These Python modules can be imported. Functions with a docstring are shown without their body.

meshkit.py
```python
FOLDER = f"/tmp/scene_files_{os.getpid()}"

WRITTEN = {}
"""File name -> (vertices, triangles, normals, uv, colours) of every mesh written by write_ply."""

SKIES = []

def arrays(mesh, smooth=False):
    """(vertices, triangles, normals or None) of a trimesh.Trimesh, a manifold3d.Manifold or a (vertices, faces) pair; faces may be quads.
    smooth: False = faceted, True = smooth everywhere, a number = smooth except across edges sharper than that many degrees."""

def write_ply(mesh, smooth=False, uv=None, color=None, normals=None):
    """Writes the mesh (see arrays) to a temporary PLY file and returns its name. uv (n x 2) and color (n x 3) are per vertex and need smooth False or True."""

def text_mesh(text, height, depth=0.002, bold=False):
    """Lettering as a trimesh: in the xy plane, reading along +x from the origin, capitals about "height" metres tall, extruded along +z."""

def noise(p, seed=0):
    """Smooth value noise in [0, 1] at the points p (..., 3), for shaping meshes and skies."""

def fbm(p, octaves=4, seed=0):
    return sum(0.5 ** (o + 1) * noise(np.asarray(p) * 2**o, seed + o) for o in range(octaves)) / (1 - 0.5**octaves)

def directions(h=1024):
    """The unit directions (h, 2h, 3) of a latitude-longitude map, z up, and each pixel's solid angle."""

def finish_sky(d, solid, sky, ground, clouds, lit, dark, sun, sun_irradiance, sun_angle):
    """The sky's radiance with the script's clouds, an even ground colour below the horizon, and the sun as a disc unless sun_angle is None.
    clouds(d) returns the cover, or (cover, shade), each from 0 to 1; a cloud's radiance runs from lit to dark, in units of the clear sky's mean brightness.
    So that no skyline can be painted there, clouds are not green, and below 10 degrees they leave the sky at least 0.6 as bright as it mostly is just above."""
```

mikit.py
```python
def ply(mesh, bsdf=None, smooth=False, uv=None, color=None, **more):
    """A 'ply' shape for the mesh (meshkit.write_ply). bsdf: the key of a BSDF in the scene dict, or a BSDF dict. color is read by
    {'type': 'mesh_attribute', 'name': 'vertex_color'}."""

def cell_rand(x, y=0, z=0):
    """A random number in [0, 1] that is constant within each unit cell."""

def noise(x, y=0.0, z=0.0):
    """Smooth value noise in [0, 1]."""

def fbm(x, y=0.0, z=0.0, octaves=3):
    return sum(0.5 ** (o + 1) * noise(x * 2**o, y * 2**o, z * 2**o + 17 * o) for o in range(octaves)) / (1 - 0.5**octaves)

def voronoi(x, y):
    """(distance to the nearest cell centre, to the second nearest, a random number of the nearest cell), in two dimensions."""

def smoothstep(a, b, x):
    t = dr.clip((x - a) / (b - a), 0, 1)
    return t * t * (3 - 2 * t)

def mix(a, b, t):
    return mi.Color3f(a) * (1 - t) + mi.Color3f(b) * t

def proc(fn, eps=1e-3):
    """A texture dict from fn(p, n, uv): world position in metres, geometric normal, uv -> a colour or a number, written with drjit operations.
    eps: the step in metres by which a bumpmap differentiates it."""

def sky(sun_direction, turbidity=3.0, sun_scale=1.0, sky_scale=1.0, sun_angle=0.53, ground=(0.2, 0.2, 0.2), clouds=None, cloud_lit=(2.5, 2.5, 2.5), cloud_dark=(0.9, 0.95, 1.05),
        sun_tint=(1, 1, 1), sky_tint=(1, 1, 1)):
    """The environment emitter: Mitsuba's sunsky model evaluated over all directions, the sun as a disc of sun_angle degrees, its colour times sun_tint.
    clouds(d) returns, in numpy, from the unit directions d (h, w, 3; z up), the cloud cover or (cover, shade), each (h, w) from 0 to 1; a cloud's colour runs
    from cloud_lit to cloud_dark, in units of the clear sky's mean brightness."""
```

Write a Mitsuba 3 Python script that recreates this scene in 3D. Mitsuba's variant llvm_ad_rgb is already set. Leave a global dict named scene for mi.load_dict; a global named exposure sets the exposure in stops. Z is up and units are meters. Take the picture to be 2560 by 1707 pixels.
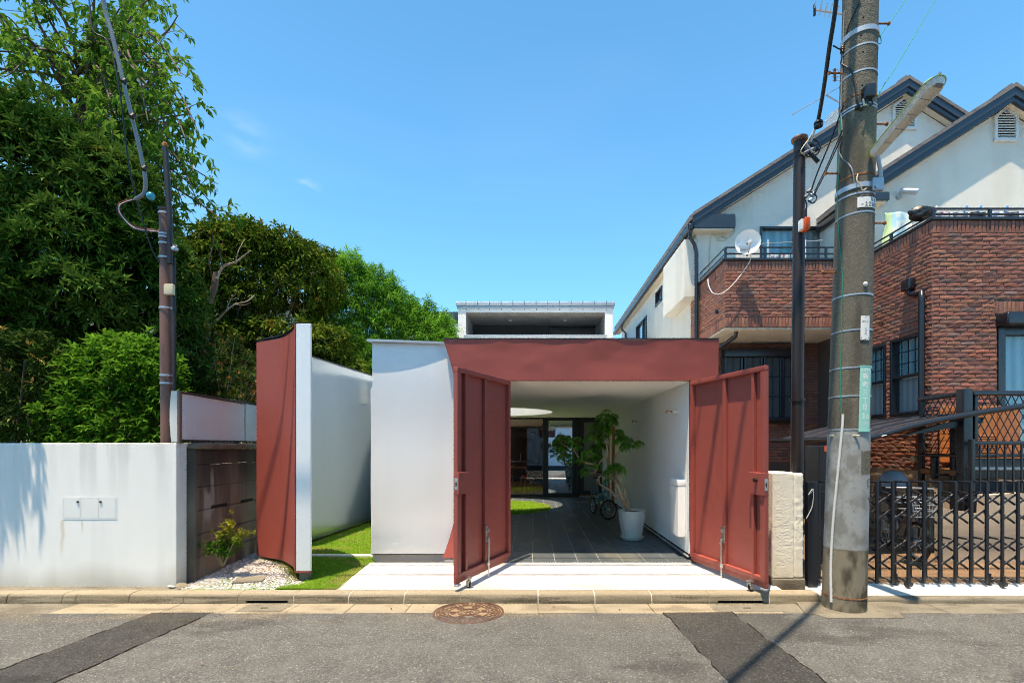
import math, random
import numpy as np, trimesh, shapely, mitsuba as mi, drjit as dr
import mikit, meshkit
from mikit import proc, noise, fbm, voronoi, cell_rand, smoothstep, mix
from shapely.geometry import Polygon, LineString, Point, box as sbox
from shapely.ops import unary_union

T = mi.ScalarTransform4f
scene, labels = {}, {}
rng = np.random.default_rng(7)
random.seed(7)

# ---------------------------------------------------------------- camera, sky, exposure
EYE = 1.55
FD, CX, CY = 1111.0, 1225.0, 1025.0          # survey constants: metres from measured picture positions at a known distance
scene['camera'] = {'type': 'perspective', 'fov_axis': 'x', 'fov': 93.26,
                   'principal_point_offset_x': -0.0208, 'principal_point_offset_y': -0.1543,
                   'near_clip': 0.05, 'far_clip': 900.0,
                   'to_world': T().look_at(origin=[0, 0, EYE], target=[0, 10, EYE], up=[0, 0, 1])}
exposure = 2.52


def thin_clouds(d):
    az, el = np.degrees(np.arctan2(d[..., 0], d[..., 1])), np.degrees(np.arcsin(np.clip(d[..., 2], -1, 1)))
    n = meshkit.fbm(d * np.array([9, 9, 26.0]), 5, seed=3)
    veil = np.clip((meshkit.fbm(d * np.array([1.6, 1.6, 5.0]), 4, seed=11) - 0.52) * 2.2, 0, 1) * 0.05
    puff = np.clip((n - 0.45) * 4, 0, 1) * np.exp(-((az + 31) / 1.9) ** 2 - ((el - 29) / 1.3) ** 2) * 0.26
    puff2 = np.clip((n - 0.45) * 4, 0, 1) * np.exp(-((az + 25) / 0.9) ** 2 - ((el - 26) / 0.6) ** 2) * 0.6
    return np.clip(veil + puff + puff2, 0, 1), np.zeros(az.shape)


SUN = (-0.12, -0.21, 1.0)
scene['sky'] = mikit.sky(SUN, turbidity=2.6, sky_tint=(0.86, 1.36, 1.34), sun_tint=(1.05, 1.0, 0.925), clouds=thin_clouds, ground=(0.2, 0.2, 0.2))


def X(px, Y): return (px - CX) / FD * Y
def Z(py, Y): return EYE + (CY - py) / FD * Y
def P(px, py, Y): return np.array([X(px, Y), Y, Z(py, Y)])


# ---------------------------------------------------------------- mesh helpers
def mk(v, f): return trimesh.Trimesh(np.asarray(v, float), np.asarray(f, int), process=False)


def cat(*ms):
    ms = [m for x in ms for m in (x if isinstance(x, (list, tuple)) else [x])]
    return trimesh.util.concatenate(ms) if len(ms) > 1 else ms[0]


_c, _s = [], []
for sx in (-1, 1):
    for sy in (-1, 1):
        for sz in (-1, 1):
            for k in range(3):
                _s.append((sx, sy, sz)); _c.append([0 if a == k else 1 for a in range(3)])
_s, _c = np.array(_s, float), np.array(_c, float)
_h = trimesh.Trimesh(_s * (1 - 0.2 * _c)).convex_hull
_hv = np.array(_h.vertices)
_i = [int(np.argmin(((_s * (1 - 0.2 * _c) - v) ** 2).sum(1))) for v in _hv]
_s, _c, _F = _s[_i], _c[_i], np.array(_h.faces)


def box(x0, x1, y0, y1, z0, z1, c=0.004):
    lo, hi = np.minimum([x0, y0, z0], [x1, y1, z1]), np.maximum([x0, y0, z0], [x1, y1, z1])
    h = (hi - lo) / 2
    c = min(c, 0.45 * h.min())
    return mk((lo + hi) / 2 + _s * (h - c * _c), _F)


def sbx(x0, x1, y0, y1, z0, z1):
    x0, x1, y0, y1, z0, z1 = min(x0, x1), max(x0, x1), min(y0, y1), max(y0, y1), min(z0, z1), max(z0, z1)
    m = trimesh.creation.box(extents=[x1 - x0, y1 - y0, z1 - z0])
    m.apply_translation([(x0 + x1) / 2, (y0 + y1) / 2, (z0 + z1) / 2])
    return m


def spline(pts, n=8):
    p = np.asarray(pts, float)
    if len(p) < 3: return p
    q = np.vstack([2 * p[0] - p[1], p, 2 * p[-1] - p[-2]])
    out = []
    for i in range(1, len(q) - 2):
        t = np.linspace(0, 1, n, endpoint=False)[:, None]
        a, b, c, d = q[i - 1], q[i], q[i + 1], q[i + 2]
        out.append(0.5 * (2 * b + (c - a) * t + (2 * a - 5 * b + 4 * c - d) * t ** 2 + (3 * b - a - 3 * c + d) * t ** 3))
    return np.vstack(out + [p[-1:]])


def tube(pts, r, n=8, smooth=0):
    p = np.asarray(pts, float)
    r = np.asarray(r, float) if np.ndim(r) else np.full(len(p), float(r))
    if smooth and len(p) > 2:
        r = spline(np.c_[r, r, r], smooth)[:, 0]; p = spline(p, smooth)
    t = np.gradient(p, axis=0); t /= np.linalg.norm(t, axis=1, keepdims=True) + 1e-12
    a = np.array([0, 0, 1.0]) if abs(t[0, 2]) < 0.9 else np.array([1.0, 0, 0])
    A = []
    for k in range(len(p)):
        a = a - t[k] * (a @ t[k]); a /= np.linalg.norm(a) + 1e-12; A.append(a)
    A = np.array(A); B = np.cross(t, A)
    ang = np.arange(n) * 2 * np.pi / n
    v = p[:, None] + r[:, None, None] * (np.cos(ang)[None, :, None] * A[:, None] + np.sin(ang)[None, :, None] * B[:, None])
    v = v.reshape(-1, 3)
    i, j = np.meshgrid(np.arange(len(p) - 1), np.arange(n), indexing='ij')
    q = np.stack([i * n + j, i * n + (j + 1) % n, (i + 1) * n + (j + 1) % n, (i + 1) * n + j], -1).reshape(-1, 4)
    f = np.vstack([q[:, [0, 1, 2]], q[:, [0, 2, 3]]])
    m = len(v)
    v = np.vstack([v, p[0], p[-1]])
    jj = np.arange(n)
    e = (len(p) - 1) * n
    f = np.vstack([f, np.stack([(jj + 1) % n, jj, jj * 0 + m], 1), np.stack([e + jj, e + (jj + 1) % n, jj * 0 + m + 1], 1)])
    return mk(v, f)


def bar(a, b, w, d=None, c=0.002, up=(0, 0, 1)):
    """a square bar from a to b: w across, d in depth"""
    a, b = np.asarray(a, float), np.asarray(b, float)
    d = w if d is None else d
    L = np.linalg.norm(b - a); z = (b - a) / L
    u = np.asarray(up, float)
    if abs(u @ z) > 0.95: u = np.array([0, 1.0, 0])
    y = u - z * (u @ z); y /= np.linalg.norm(y); x = np.cross(y, z)
    m = box(-w / 2, w / 2, -d / 2, d / 2, 0, L, c)
    M = np.eye(4); M[:3, 0], M[:3, 1], M[:3, 2], M[:3, 3] = x, y, z, a
    m.apply_transform(M)
    return m


def lathe(profile, center=(0, 0, 0), n=32):
    m = trimesh.creation.revolve(np.asarray(profile, float), sections=n)
    m.apply_translation(center)
    return m


def cyl(a, b, r, n=16): return tube([a, b], r, n)


def ball(c, r, sub=2, scale=(1, 1, 1)):
    m = trimesh.creation.icosphere(subdivisions=sub, radius=r)
    m.apply_scale(scale); m.apply_translation(c)
    return m


def extrude(poly, h, M=None):
    gs = getattr(poly, 'geoms', [poly])
    m = cat([trimesh.creation.extrude_polygon(g, h, engine='earcut') for g in gs if g.area > 1e-9])
    if M is not None: m.apply_transform(M)
    return m


def frame(o, x, y):
    x, y = np.asarray(x, float), np.asarray(y, float)
    M = np.eye(4); M[:3, 0], M[:3, 1], M[:3, 2], M[:3, 3] = x, y, np.cross(x, y), o
    return M


def prism_xz(poly, y0, y1):
    """polygon drawn in (x, z), filling y0..y1"""
    return extrude(poly if not isinstance(poly, list) else Polygon(poly), y1 - y0, frame([0, y1, 0], [1, 0, 0], [0, 0, 1]))


def prism_xy(poly, z0, z1):
    return extrude(poly if not isinstance(poly, list) else Polygon(poly), z1 - z0, frame([0, 0, z0], [1, 0, 0], [0, 1, 0]))


def prism_yz(poly, x0, x1):
    return extrude(poly if not isinstance(poly, list) else Polygon(poly), x1 - x0, frame([x0, 0, 0], [0, 1, 0], [0, 0, 1]))


def grid(fn, nu, nv, thick=None):
    """surface fn(u, v) -> (x, y, z); thick = a vector: closed with an offset copy"""
    u, v = np.meshgrid(np.linspace(0, 1, nu), np.linspace(0, 1, nv), indexing='ij')
    p = np.stack(fn(u, v), -1).reshape(-1, 3)
    i, j = np.meshgrid(np.arange(nu - 1), np.arange(nv - 1), indexing='ij')
    q = np.stack([i * nv + j, (i + 1) * nv + j, (i + 1) * nv + j + 1, i * nv + j + 1], -1).reshape(-1, 4)
    f = np.vstack([q[:, [0, 1, 2]], q[:, [0, 2, 3]]])
    if thick is None: return mk(p, f)
    n = len(p)
    rim = [k * nv for k in range(nu)] + [(nu - 1) * nv + k for k in range(1, nv)] + [k * nv + nv - 1 for k in range(nu - 2, -1, -1)] + [k for k in range(nv - 2, 0, -1)]
    rim = np.array(rim); nx = np.roll(rim, -1)
    side = np.vstack([np.stack([nx, rim, rim + n], 1), np.stack([nx, rim + n, nx + n], 1)])
    m = mk(np.vstack([p, p + np.asarray(thick)]), np.vstack([f, f[:, ::-1] + n, side]))
    return m


def ring_at(c, r, w, t, n=24):
    """a thin band around a leaning pole"""
    return lathe([[r, -w / 2], [r + t, -w / 2], [r + t, w / 2], [r, w / 2], [r, -w / 2]], c, n)


# ---------------------------------------------------------------- scene helpers
_used = {}


def num(key):
    n = _used.get(key, 0); _used[key] = n + 1
    return key if n == 0 else f'{key}_{n:03d}'


def thing(name, label, category, group=None):
    key = num(name)
    labels[key] = {'label': label, 'category': category}
    if group: labels[key]['group'] = group
    return key


def struct(name, label=None, category=None):
    key = num(name)
    labels[key] = {'label': label or 'the ' + name.replace('_', ' '), 'category': category or name.split('_')[-1], 'kind': 'structure'}
    return key


def put(parent, part, mesh, mat, smooth=61, label=None, stuff=False, color=None):
    """one entry; part None = the thing itself"""
    key = num(parent + '__' + part) if part else parent
    if color is not None:
        if smooth not in (True, False): smooth = False
        color = np.broadcast_to(np.asarray(color, float), (len(mesh.vertices) if hasattr(mesh, 'vertices') else len(mesh[0]), 3))
    scene[key] = mikit.ply(mesh, mat, smooth=smooth, color=color)
    if label or stuff:
        labels.setdefault(key, {})
        if label: labels[key]['label'] = label
        if stuff: labels[key]['kind'] = 'stuff'
    return key


# ---------------------------------------------------------------- materials
def M(name, d):
    scene['mat_' + name] = d
    return 'mat_' + name


def col(c): return {'type': 'rgb', 'value': list(map(float, c))} if not isinstance(c, dict) else c


def pr(name, c, rough=0.5, metal=0.0, spec=0.5, bump=None, bs=1.0, two=True, **kw):
    d = {'type': 'principled', 'base_color': col(c), 'roughness': rough, 'metallic': metal, 'specular': spec, **kw}
    if bump is not None: d = {'type': 'bumpmap', 'arbitrary': bump, 'scale': bs, 'bsdf': d}
    return M(name, {'type': 'twosided', 'bsdf': d} if two else d)


def asphalt(lo, hi, seed, spark):
    def fn(p, n, uv):
        a, b, r = voronoi(p.x * 95 + seed, p.y * 95)
        a2, b2, r2 = voronoi(p.x * 52 + seed, p.y * 52 + 3)
        big = fbm(p.x * 0.7 + seed, p.y * 0.9, 0.0, 4)
        mid = fbm(p.x * 6, p.y * 6 + seed, 0.0, 3)
        v = lo + (hi - lo) * (0.65 * r * r + 0.35 * mid) * (0.75 + 0.5 * big)
        v = v + spark * smoothstep(0.9, 0.97, r2) * smoothstep(0.45, 0.2, a2)
        v = v * (1 - 0.3 * dr.exp(-dr.square((p.y - 4.02 + 0.02 * noise(p.x * 1.5)) / 0.007)) * smoothstep(0.35, 0.6, noise(p.x * 2.2, seed)))
        v = v * (1 - 0.35 * smoothstep(0.62, 0.75, fbm(p.x * 1.1 + 7, p.y * 2.1, seed, 4)))
        tan = smoothstep(4.35, 4.95, p.y) * smoothstep(0.4, 0.75, fbm(p.x * 1.5, p.y * 5, 2.0, 4))
        return mix(mi.Color3f(v * 0.995, v, v * 0.945), mi.Color3f(v * 1.35 + .02, v * 1.22 + .012, v * 0.95), 0.7 * tan)
    return fn


def grit(p, n, uv): return 0.004 * voronoi(p.x * 105, p.y * 105)[0] + 0.002 * fbm(p.x * 40, p.y * 40, 0.0, 2)


pr('asphalt', proc(asphalt(0.045, 0.150, 0.0, 0.13)), 0.85, spec=0.3, bump=proc(grit, 2e-3), bs=0.8)
pr('asphalt_new', proc(asphalt(0.018, 0.064, 31.0, 0.06)), 0.8, spec=0.3, bump=proc(grit, 2e-3), bs=0.6)


def concrete_fn(base, dark, speck, tint, s=1.0):
    def fn(p, n, uv):
        r = voronoi(p.x * 120 * s + p.z * 31, p.y * 120 * s + p.z * 120 * s)[2]
        big = fbm(p.x * 1.1, p.y * 2.3, p.z * 5, 4)
        run = smoothstep(0.45, 0.72, fbm(p.x * 3.3, p.y * 9, p.z * 14, 4))
        c = mix(base, dark, dr.clip(run * 0.8 + speck * (r - 0.3), 0, 1))
        return mix(c, tint, smoothstep(0.5, 0.75, big) * 0.6)
    return fn


def kerb_bump(p, n, uv): return 0.003 * noise(p.x * 130, p.y * 130, p.z * 130) + 0.004 * fbm(p.x * 30, p.y * 30, p.z * 30, 2)


def kerb_fn(p, n, uv):
    r = noise(p.x * 150, p.y * 150, p.z * 150)
    patch = fbm(p.x * 1.3 + 4, p.y * 2, p.z * 6, 4)
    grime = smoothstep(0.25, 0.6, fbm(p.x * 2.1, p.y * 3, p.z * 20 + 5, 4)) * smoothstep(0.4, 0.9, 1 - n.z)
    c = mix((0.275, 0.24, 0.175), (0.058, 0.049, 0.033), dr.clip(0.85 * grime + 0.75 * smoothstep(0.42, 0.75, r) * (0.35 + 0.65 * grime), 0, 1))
    return mix(c, (0.22, 0.19, 0.13), smoothstep(0.42, 0.65, patch) * 0.5)


pr('kerb', proc(kerb_fn), 0.9, spec=0.2, bump=proc(kerb_bump, 2e-3), bs=1.0)
pr('gutter', proc(concrete_fn((0.275, 0.238, 0.17), (0.165, 0.14, 0.097), 0.5, (0.21, 0.187, 0.142))), 0.9, spec=0.2, bump=proc(kerb_bump, 2e-3), bs=0.4)
pr('gutter_grey', proc(concrete_fn((0.175, 0.16, 0.125), (0.10, 0.09, 0.068), 0.6, (0.14, 0.127, 0.097))), 0.9, spec=0.2, bump=proc(kerb_bump, 2e-3), bs=0.5)
pr('mortar', (0.55, 0.54, 0.50), 0.9)
pr('dark_void', (0.012, 0.010, 0.008), 0.9)
pr('soil', proc(concrete_fn((0.20, 0.14, 0.07), (0.10, 0.07, 0.035), 0.5, (0.16, 0.12, 0.07))), 0.95)
pr('earth', (0.13, 0.12, 0.09), 0.95)


def forecourt_fn(p, n, uv):
    v = 0.52 + 0.10 * fbm(p.x * 1.5, p.y * 2.5, 0.0, 5) + 0.03 * noise(p.x * 90, p.y * 90)
    v = v - 0.12 * smoothstep(0.5, 0.72, fbm(p.x * 2.3, p.y * 3.1, 3.0, 5)) - 0.10 * smoothstep(5.75, 5.40, p.y + 0.3 * (fbm(p.x * 4, p.y * 4, 1.0, 4) - 0.5))
    return mi.Color3f(v, v * 0.985, v * 0.94)


pr('forecourt', proc(forecourt_fn), 0.75, spec=0.3)


def stucco_bump(p, n, uv): return 0.0026 * fbm(p.x * 130, p.y * 130, p.z * 130, 2) + 0.0006 * noise(p.x * 52, p.y * 52, p.z * 52)


def white_wall_fn(p, n, uv):
    streak = fbm(p.x * 4.5, p.y * 4.5, p.z * 0.45, 4)
    low = smoothstep(0.28, -0.06, p.z + 0.22 * (fbm(p.x * 3.2, 0.0, 3.0, 4) - 0.5))
    top = smoothstep(0.42, 0.66, fbm(p.x * 9, p.y * 9, p.z * 0.8 + 7, 4)) * smoothstep(0.75, 1.6, p.z)
    big = fbm(p.x * 1.2, p.y, p.z * 1.2, 4)
    c = mix((0.74, 0.745, 0.71), (0.60, 0.61, 0.585), smoothstep(0.42, 0.68, streak) * 0.4)
    c = mix(c, (0.46, 0.465, 0.445), top * 0.5)
    c = mix(c, (0.58, 0.575, 0.52), smoothstep(0.5, 0.7, big) * 0.35)
    c = mix(c, (0.33, 0.30, 0.22), low * 0.55)
    # two rust runs below the meter doors
    r1 = dr.exp(-dr.square((p.x + 4.92 + 0.015 * noise(p.z * 9)) / 0.018)) * smoothstep(0.62, 0.70, p.z) * 0.0
    rust = dr.exp(-dr.square((p.x + 5.335 + 0.02 * noise(p.z * 9)) / 0.022)) * smoothstep(0.2, 0.6, p.z) * smoothstep(0.735, 0.69, p.z)
    rust = rust + dr.exp(-dr.square((p.x + 5.12) / 0.010)) * smoothstep(0.52, 0.66, p.z) * smoothstep(0.735, 0.69, p.z)
    return mix(c, (0.42, 0.25, 0.09), dr.clip(rust * 0.4 + r1, 0, 1))


pr('white_stucco', proc(white_wall_fn), 0.85, spec=0.3, bump=proc(stucco_bump, 3e-3), bs=1.0)


def cream_fn(p, n, uv):
    s = fbm(p.x * 3, p.y * 3, p.z * 0.5, 4)
    return mix((0.66, 0.645, 0.585), (0.58, 0.56, 0.49), smoothstep(0.4, 0.7, s) * 0.7)


pr('cream_stucco', proc(cream_fn), 0.85, spec=0.3, bump=proc(stucco_bump, 3e-3), bs=1.2)
pr('soffit', (0.60, 0.54, 0.43), 0.8)


def pillar_fn(p, n, uv):
    low = smoothstep(0.5, -0.05, p.z + 0.35 * (fbm(p.x * 6, p.y * 6, p.z * 2, 4) - 0.5))
    return mix((0.74, 0.725, 0.63), (0.52, 0.47, 0.34), low * 0.6)


pr('pillar_stucco', proc(pillar_fn), 0.9, spec=0.2, bump=proc(lambda p, n, uv: 0.006 * fbm(p.x * 62, p.y * 62, p.z * 62, 3), 4e-3), bs=1.0)


def blockwall_fn(p, n, uv):
    streak = fbm(p.x * 2, p.y * 7, p.z * 0.7, 5)
    c = mix((0.21, 0.175, 0.135), (0.11, 0.092, 0.072), smoothstep(0.35, 0.65, streak))
    c = mix(c, (0.03, 0.028, 0.025), smoothstep(0.75, 1.45, p.z + 0.7 * (fbm(p.x, p.y * 3, p.z, 4) - 0.5)) * 0.75)
    return mix(c, (0.33, 0.31, 0.27), smoothstep(0.62, 0.74, fbm(p.x * 3, p.y * 8 + 5, p.z * 1.2, 4)) * 0.7)


pr('block_concrete', proc(blockwall_fn), 0.92, spec=0.2, bump=proc(kerb_bump, 3e-3), bs=0.6)


def satin(name, c, metal, rough, amp=0.0012, sc=1.6):
    def tone(p, n, uv):
        s = smoothstep(0.45, 0.75, fbm(p.x * 7, p.y * 7, p.z * 0.35, 4)) * 0.02 + 0.10 * smoothstep(0.35, 0.05, p.z + 0.25 * (fbm(p.x * 5, p.y * 5, 2.0, 4) - 0.5)) * fbm(p.x * 20, p.y * 20, p.z * 20, 3)
        return mi.Color3f(c) * (1 - s)
    pr(name, proc(tone), rough, metal=metal, bump=proc(lambda p, n, uv: amp * 4 * fbm(p.x * sc, p.y * sc, p.z * sc * 0.8, 2), 2e-2), bs=1.0)


satin('silver', (0.74, 0.76, 0.77), 0.2, 0.4)
satin('silver_smooth', (0.60, 0.69, 0.75), 0.9, 0.24, 0.0006)
satin('silver_fence', (0.60, 0.64, 0.645), 0.12, 0.42, 0.002)
pr('white_paint', (0.74, 0.75, 0.74), 0.6, spec=0.3)
pr('ceiling_white', (0.76, 0.755, 0.71), 0.8, spec=0.2)
pr('wall_white', (0.74, 0.755, 0.76), 0.7, spec=0.25)


def red_fn(p, n, uv):
    v = 0.84 + 0.24 * fbm(p.x * 2, p.y * 2, p.z * 1.2, 4) - 0.22 * smoothstep(0.22, 0.02, p.z) * fbm(p.x * 9, p.y * 9, p.z * 9, 3) + 0.06 * smoothstep(0.62, 0.8, fbm(p.x * 16, p.y * 16, p.z * 1.4, 3))
    return mi.Color3f(0.295 * v, 0.069 * v, 0.053 * v)


pr('red_paint', proc(red_fn), 0.48, spec=0.45, bump=proc(lambda p, n, uv: 0.0012 * fbm(p.x * 160, p.y * 160, p.z * 160, 2), 2e-3), bs=1.0)
pr('dark_metal', (0.018, 0.019, 0.022), 0.4, spec=0.5)
pr('black_gloss', (0.010, 0.012, 0.018), 0.28, spec=0.6, clearcoat=0.4)
pr('black_plastic', (0.014, 0.014, 0.015), 0.45)
pr('navy_trim', (0.022, 0.032, 0.047), 0.32, spec=0.6)
pr('roof_tile', proc(concrete_fn((0.17, 0.155, 0.15), (0.10, 0.09, 0.09), 0.3, (0.22, 0.20, 0.18))), 0.8)
pr('steel', (0.52, 0.52, 0.50), 0.32, metal=0.9)
pr('galvanised', (0.42, 0.46, 0.50), 0.45, metal=0.55)
pr('rusty', proc(lambda p, n, uv: mix((0.16, 0.055, 0.022), (0.36, 0.15, 0.05), smoothstep(0.35, 0.7, fbm(p.x * 60, p.y * 60, p.z * 60, 3)))), 0.85)
pr('rubber', (0.012, 0.012, 0.013), 0.7)


def tile_fn(p, n, uv):
    v = fbm(p.x * 5, p.y * 2.2, 0.0, 4)
    c = mix((0.050, 0.063, 0.074), (0.082, 0.096, 0.106), v)
    return mix(c, (0.16, 0.155, 0.125), smoothstep(0.6, 0.8, fbm(p.x * 2.2, p.y * 1.1, 4.0, 4)) * 0.5)


pr('slate_tile', proc(tile_fn), 0.42, spec=0.4, bump=proc(lambda p, n, uv: 0.0015 * fbm(p.x * 20, p.y * 12, 0.0, 3), 3e-3), bs=1.0)
pr('grout', (0.36, 0.35, 0.32), 0.9)
pr('brick', {'type': 'mesh_attribute', 'name': 'vertex_color'}, 0.75, spec=0.3,
   bump=proc(lambda p, n, uv: 0.001 * fbm(p.x * 70, p.y * 70, p.z * 110, 3), 3e-3), bs=1.0)
pr('brick_mortar', (0.085, 0.068, 0.06), 0.95)
pr('plain_color', {'type': 'mesh_attribute', 'name': 'vertex_color'}, 0.65, spec=0.3)


def pole_fn(p, n, uv):
    r = noise(p.x * 140, p.y * 140, p.z * 140)
    s = fbm(p.x * 7, p.y * 7, p.z * 1.1, 4)
    old = mix((0.095, 0.088, 0.068), (0.20, 0.187, 0.15), dr.clip(smoothstep(0.5, 0.8, r) * 0.8 + 0.35 * s, 0, 1))
    old = mix(old, (0.045, 0.041, 0.032), smoothstep(0.5, 0.72, s) * 0.6)
    paint = mix((0.285, 0.30, 0.295), (0.19, 0.192, 0.178), dr.clip(smoothstep(0.42, 0.7, fbm(p.x * 9, p.y * 9, p.z * 5, 4)) + 0.5 * smoothstep(0.55, 0.75, fbm(p.x * 45, p.y * 45, p.z * 30, 3)), 0, 1))
    edge = 0.05 * (fbm(p.x * 14, p.y * 14, p.z * 3, 3) - 0.5)
    inside = smoothstep(0.50, 0.515, p.z + 0.5 * edge) * smoothstep(1.74, 1.70, p.z + edge)
    # worn patches where posters were torn off
    def rect(x0, x1, z0, z1):
        e = edge * 0.35
        return smoothstep(x0 - .006, x0 + .006, p.x + e) * smoothstep(x1 + .006, x1 - .006, p.x + e) * smoothstep(z0 - .008, z0 + .008, p.z + e) * smoothstep(z1 + .008, z1 - .008, p.z + e)
    worn = dr.maximum(rect(3.30, 3.47, 1.27, 1.51), rect(3.37, 3.455, 1.14, 1.225) * (1 - rect(3.39, 3.435, 1.15, 1.215)))
    worn = dr.maximum(worn, rect(3.38, 3.48, 0.95, 1.04) * smoothstep(0.4, 0.55, fbm(p.x * 18, p.y * 5, p.z * 18, 3)))
    base = mix((0.21, 0.185, 0.135), (0.07, 0.06, 0.042), smoothstep(0.4, 0.68, fbm(p.x * 11, p.y * 11, p.z * 4, 4)))
    c = mix(base, old, smoothstep(0.48, 0.52, p.z))
    c = mix(c, paint, inside * (1 - worn))
    tag = rect(3.40, 3.45, 1.045, 1.06)
    return mix(c, (0.62, 0.20, 0.07), tag * 0.8)


pr('pole_concrete', proc(pole_fn), 0.9, spec=0.2, bump=proc(kerb_bump, 2e-3), bs=0.9)
pr('brown_pole', proc(lambda p, n, uv: mix((0.165, 0.078, 0.055), (0.10, 0.052, 0.04), smoothstep(0.45, 0.7, fbm(p.x * 12, p.y * 12, p.z * 1.5, 4)))), 0.5)
pr('dark_brown_pole', (0.024, 0.018, 0.018), 0.42, spec=0.4)
pr('cast_iron', proc(lambda p, n, uv: mix((0.070, 0.036, 0.030), (0.13, 0.075, 0.05), fbm(p.x * 30, p.y * 30, 0.0, 3))), 0.6, metal=0.2)
pr('iron_dirt', (0.20, 0.14, 0.08), 0.95)
pr('bark', proc(lambda p, n, uv: mix((0.16, 0.125, 0.095), (0.06, 0.045, 0.035), fbm(p.x * 16, p.y * 16, p.z * 5, 4))), 0.9,
   bump=proc(lambda p, n, uv: 0.02 * fbm(p.x * 25, p.y * 25, p.z * 8, 3), 4e-3), bs=1.0)
pr('bark_pale', proc(lambda p, n, uv: mix((0.36, 0.32, 0.26), (0.20, 0.17, 0.13), fbm(p.x * 16, p.y * 16, p.z * 5, 4))), 0.9)
pr('plant_bark', proc(lambda p, n, uv: mix((0.46, 0.33, 0.19), (0.27, 0.19, 0.11), fbm(p.x * 22, p.y * 22, p.z * 9, 3))), 0.8)
M('leaf', {'type': 'principledthin', 'base_color': {'type': 'mesh_attribute', 'name': 'vertex_color'}, 'roughness': 0.30, 'eta': 1.5, 'diff_trans': 0.8, 'spec_trans': 0.0})
M('leaf_thick', {'type': 'principledthin', 'base_color': {'type': 'mesh_attribute', 'name': 'vertex_color'}, 'roughness': 0.28, 'eta': 1.5, 'diff_trans': 0.35, 'spec_trans': 0.0})
M('grass_blade', {'type': 'principledthin', 'base_color': {'type': 'mesh_attribute', 'name': 'vertex_color'}, 'roughness': 0.6, 'eta': 1.4, 'diff_trans': 0.8, 'spec_trans': 0.0})
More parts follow.
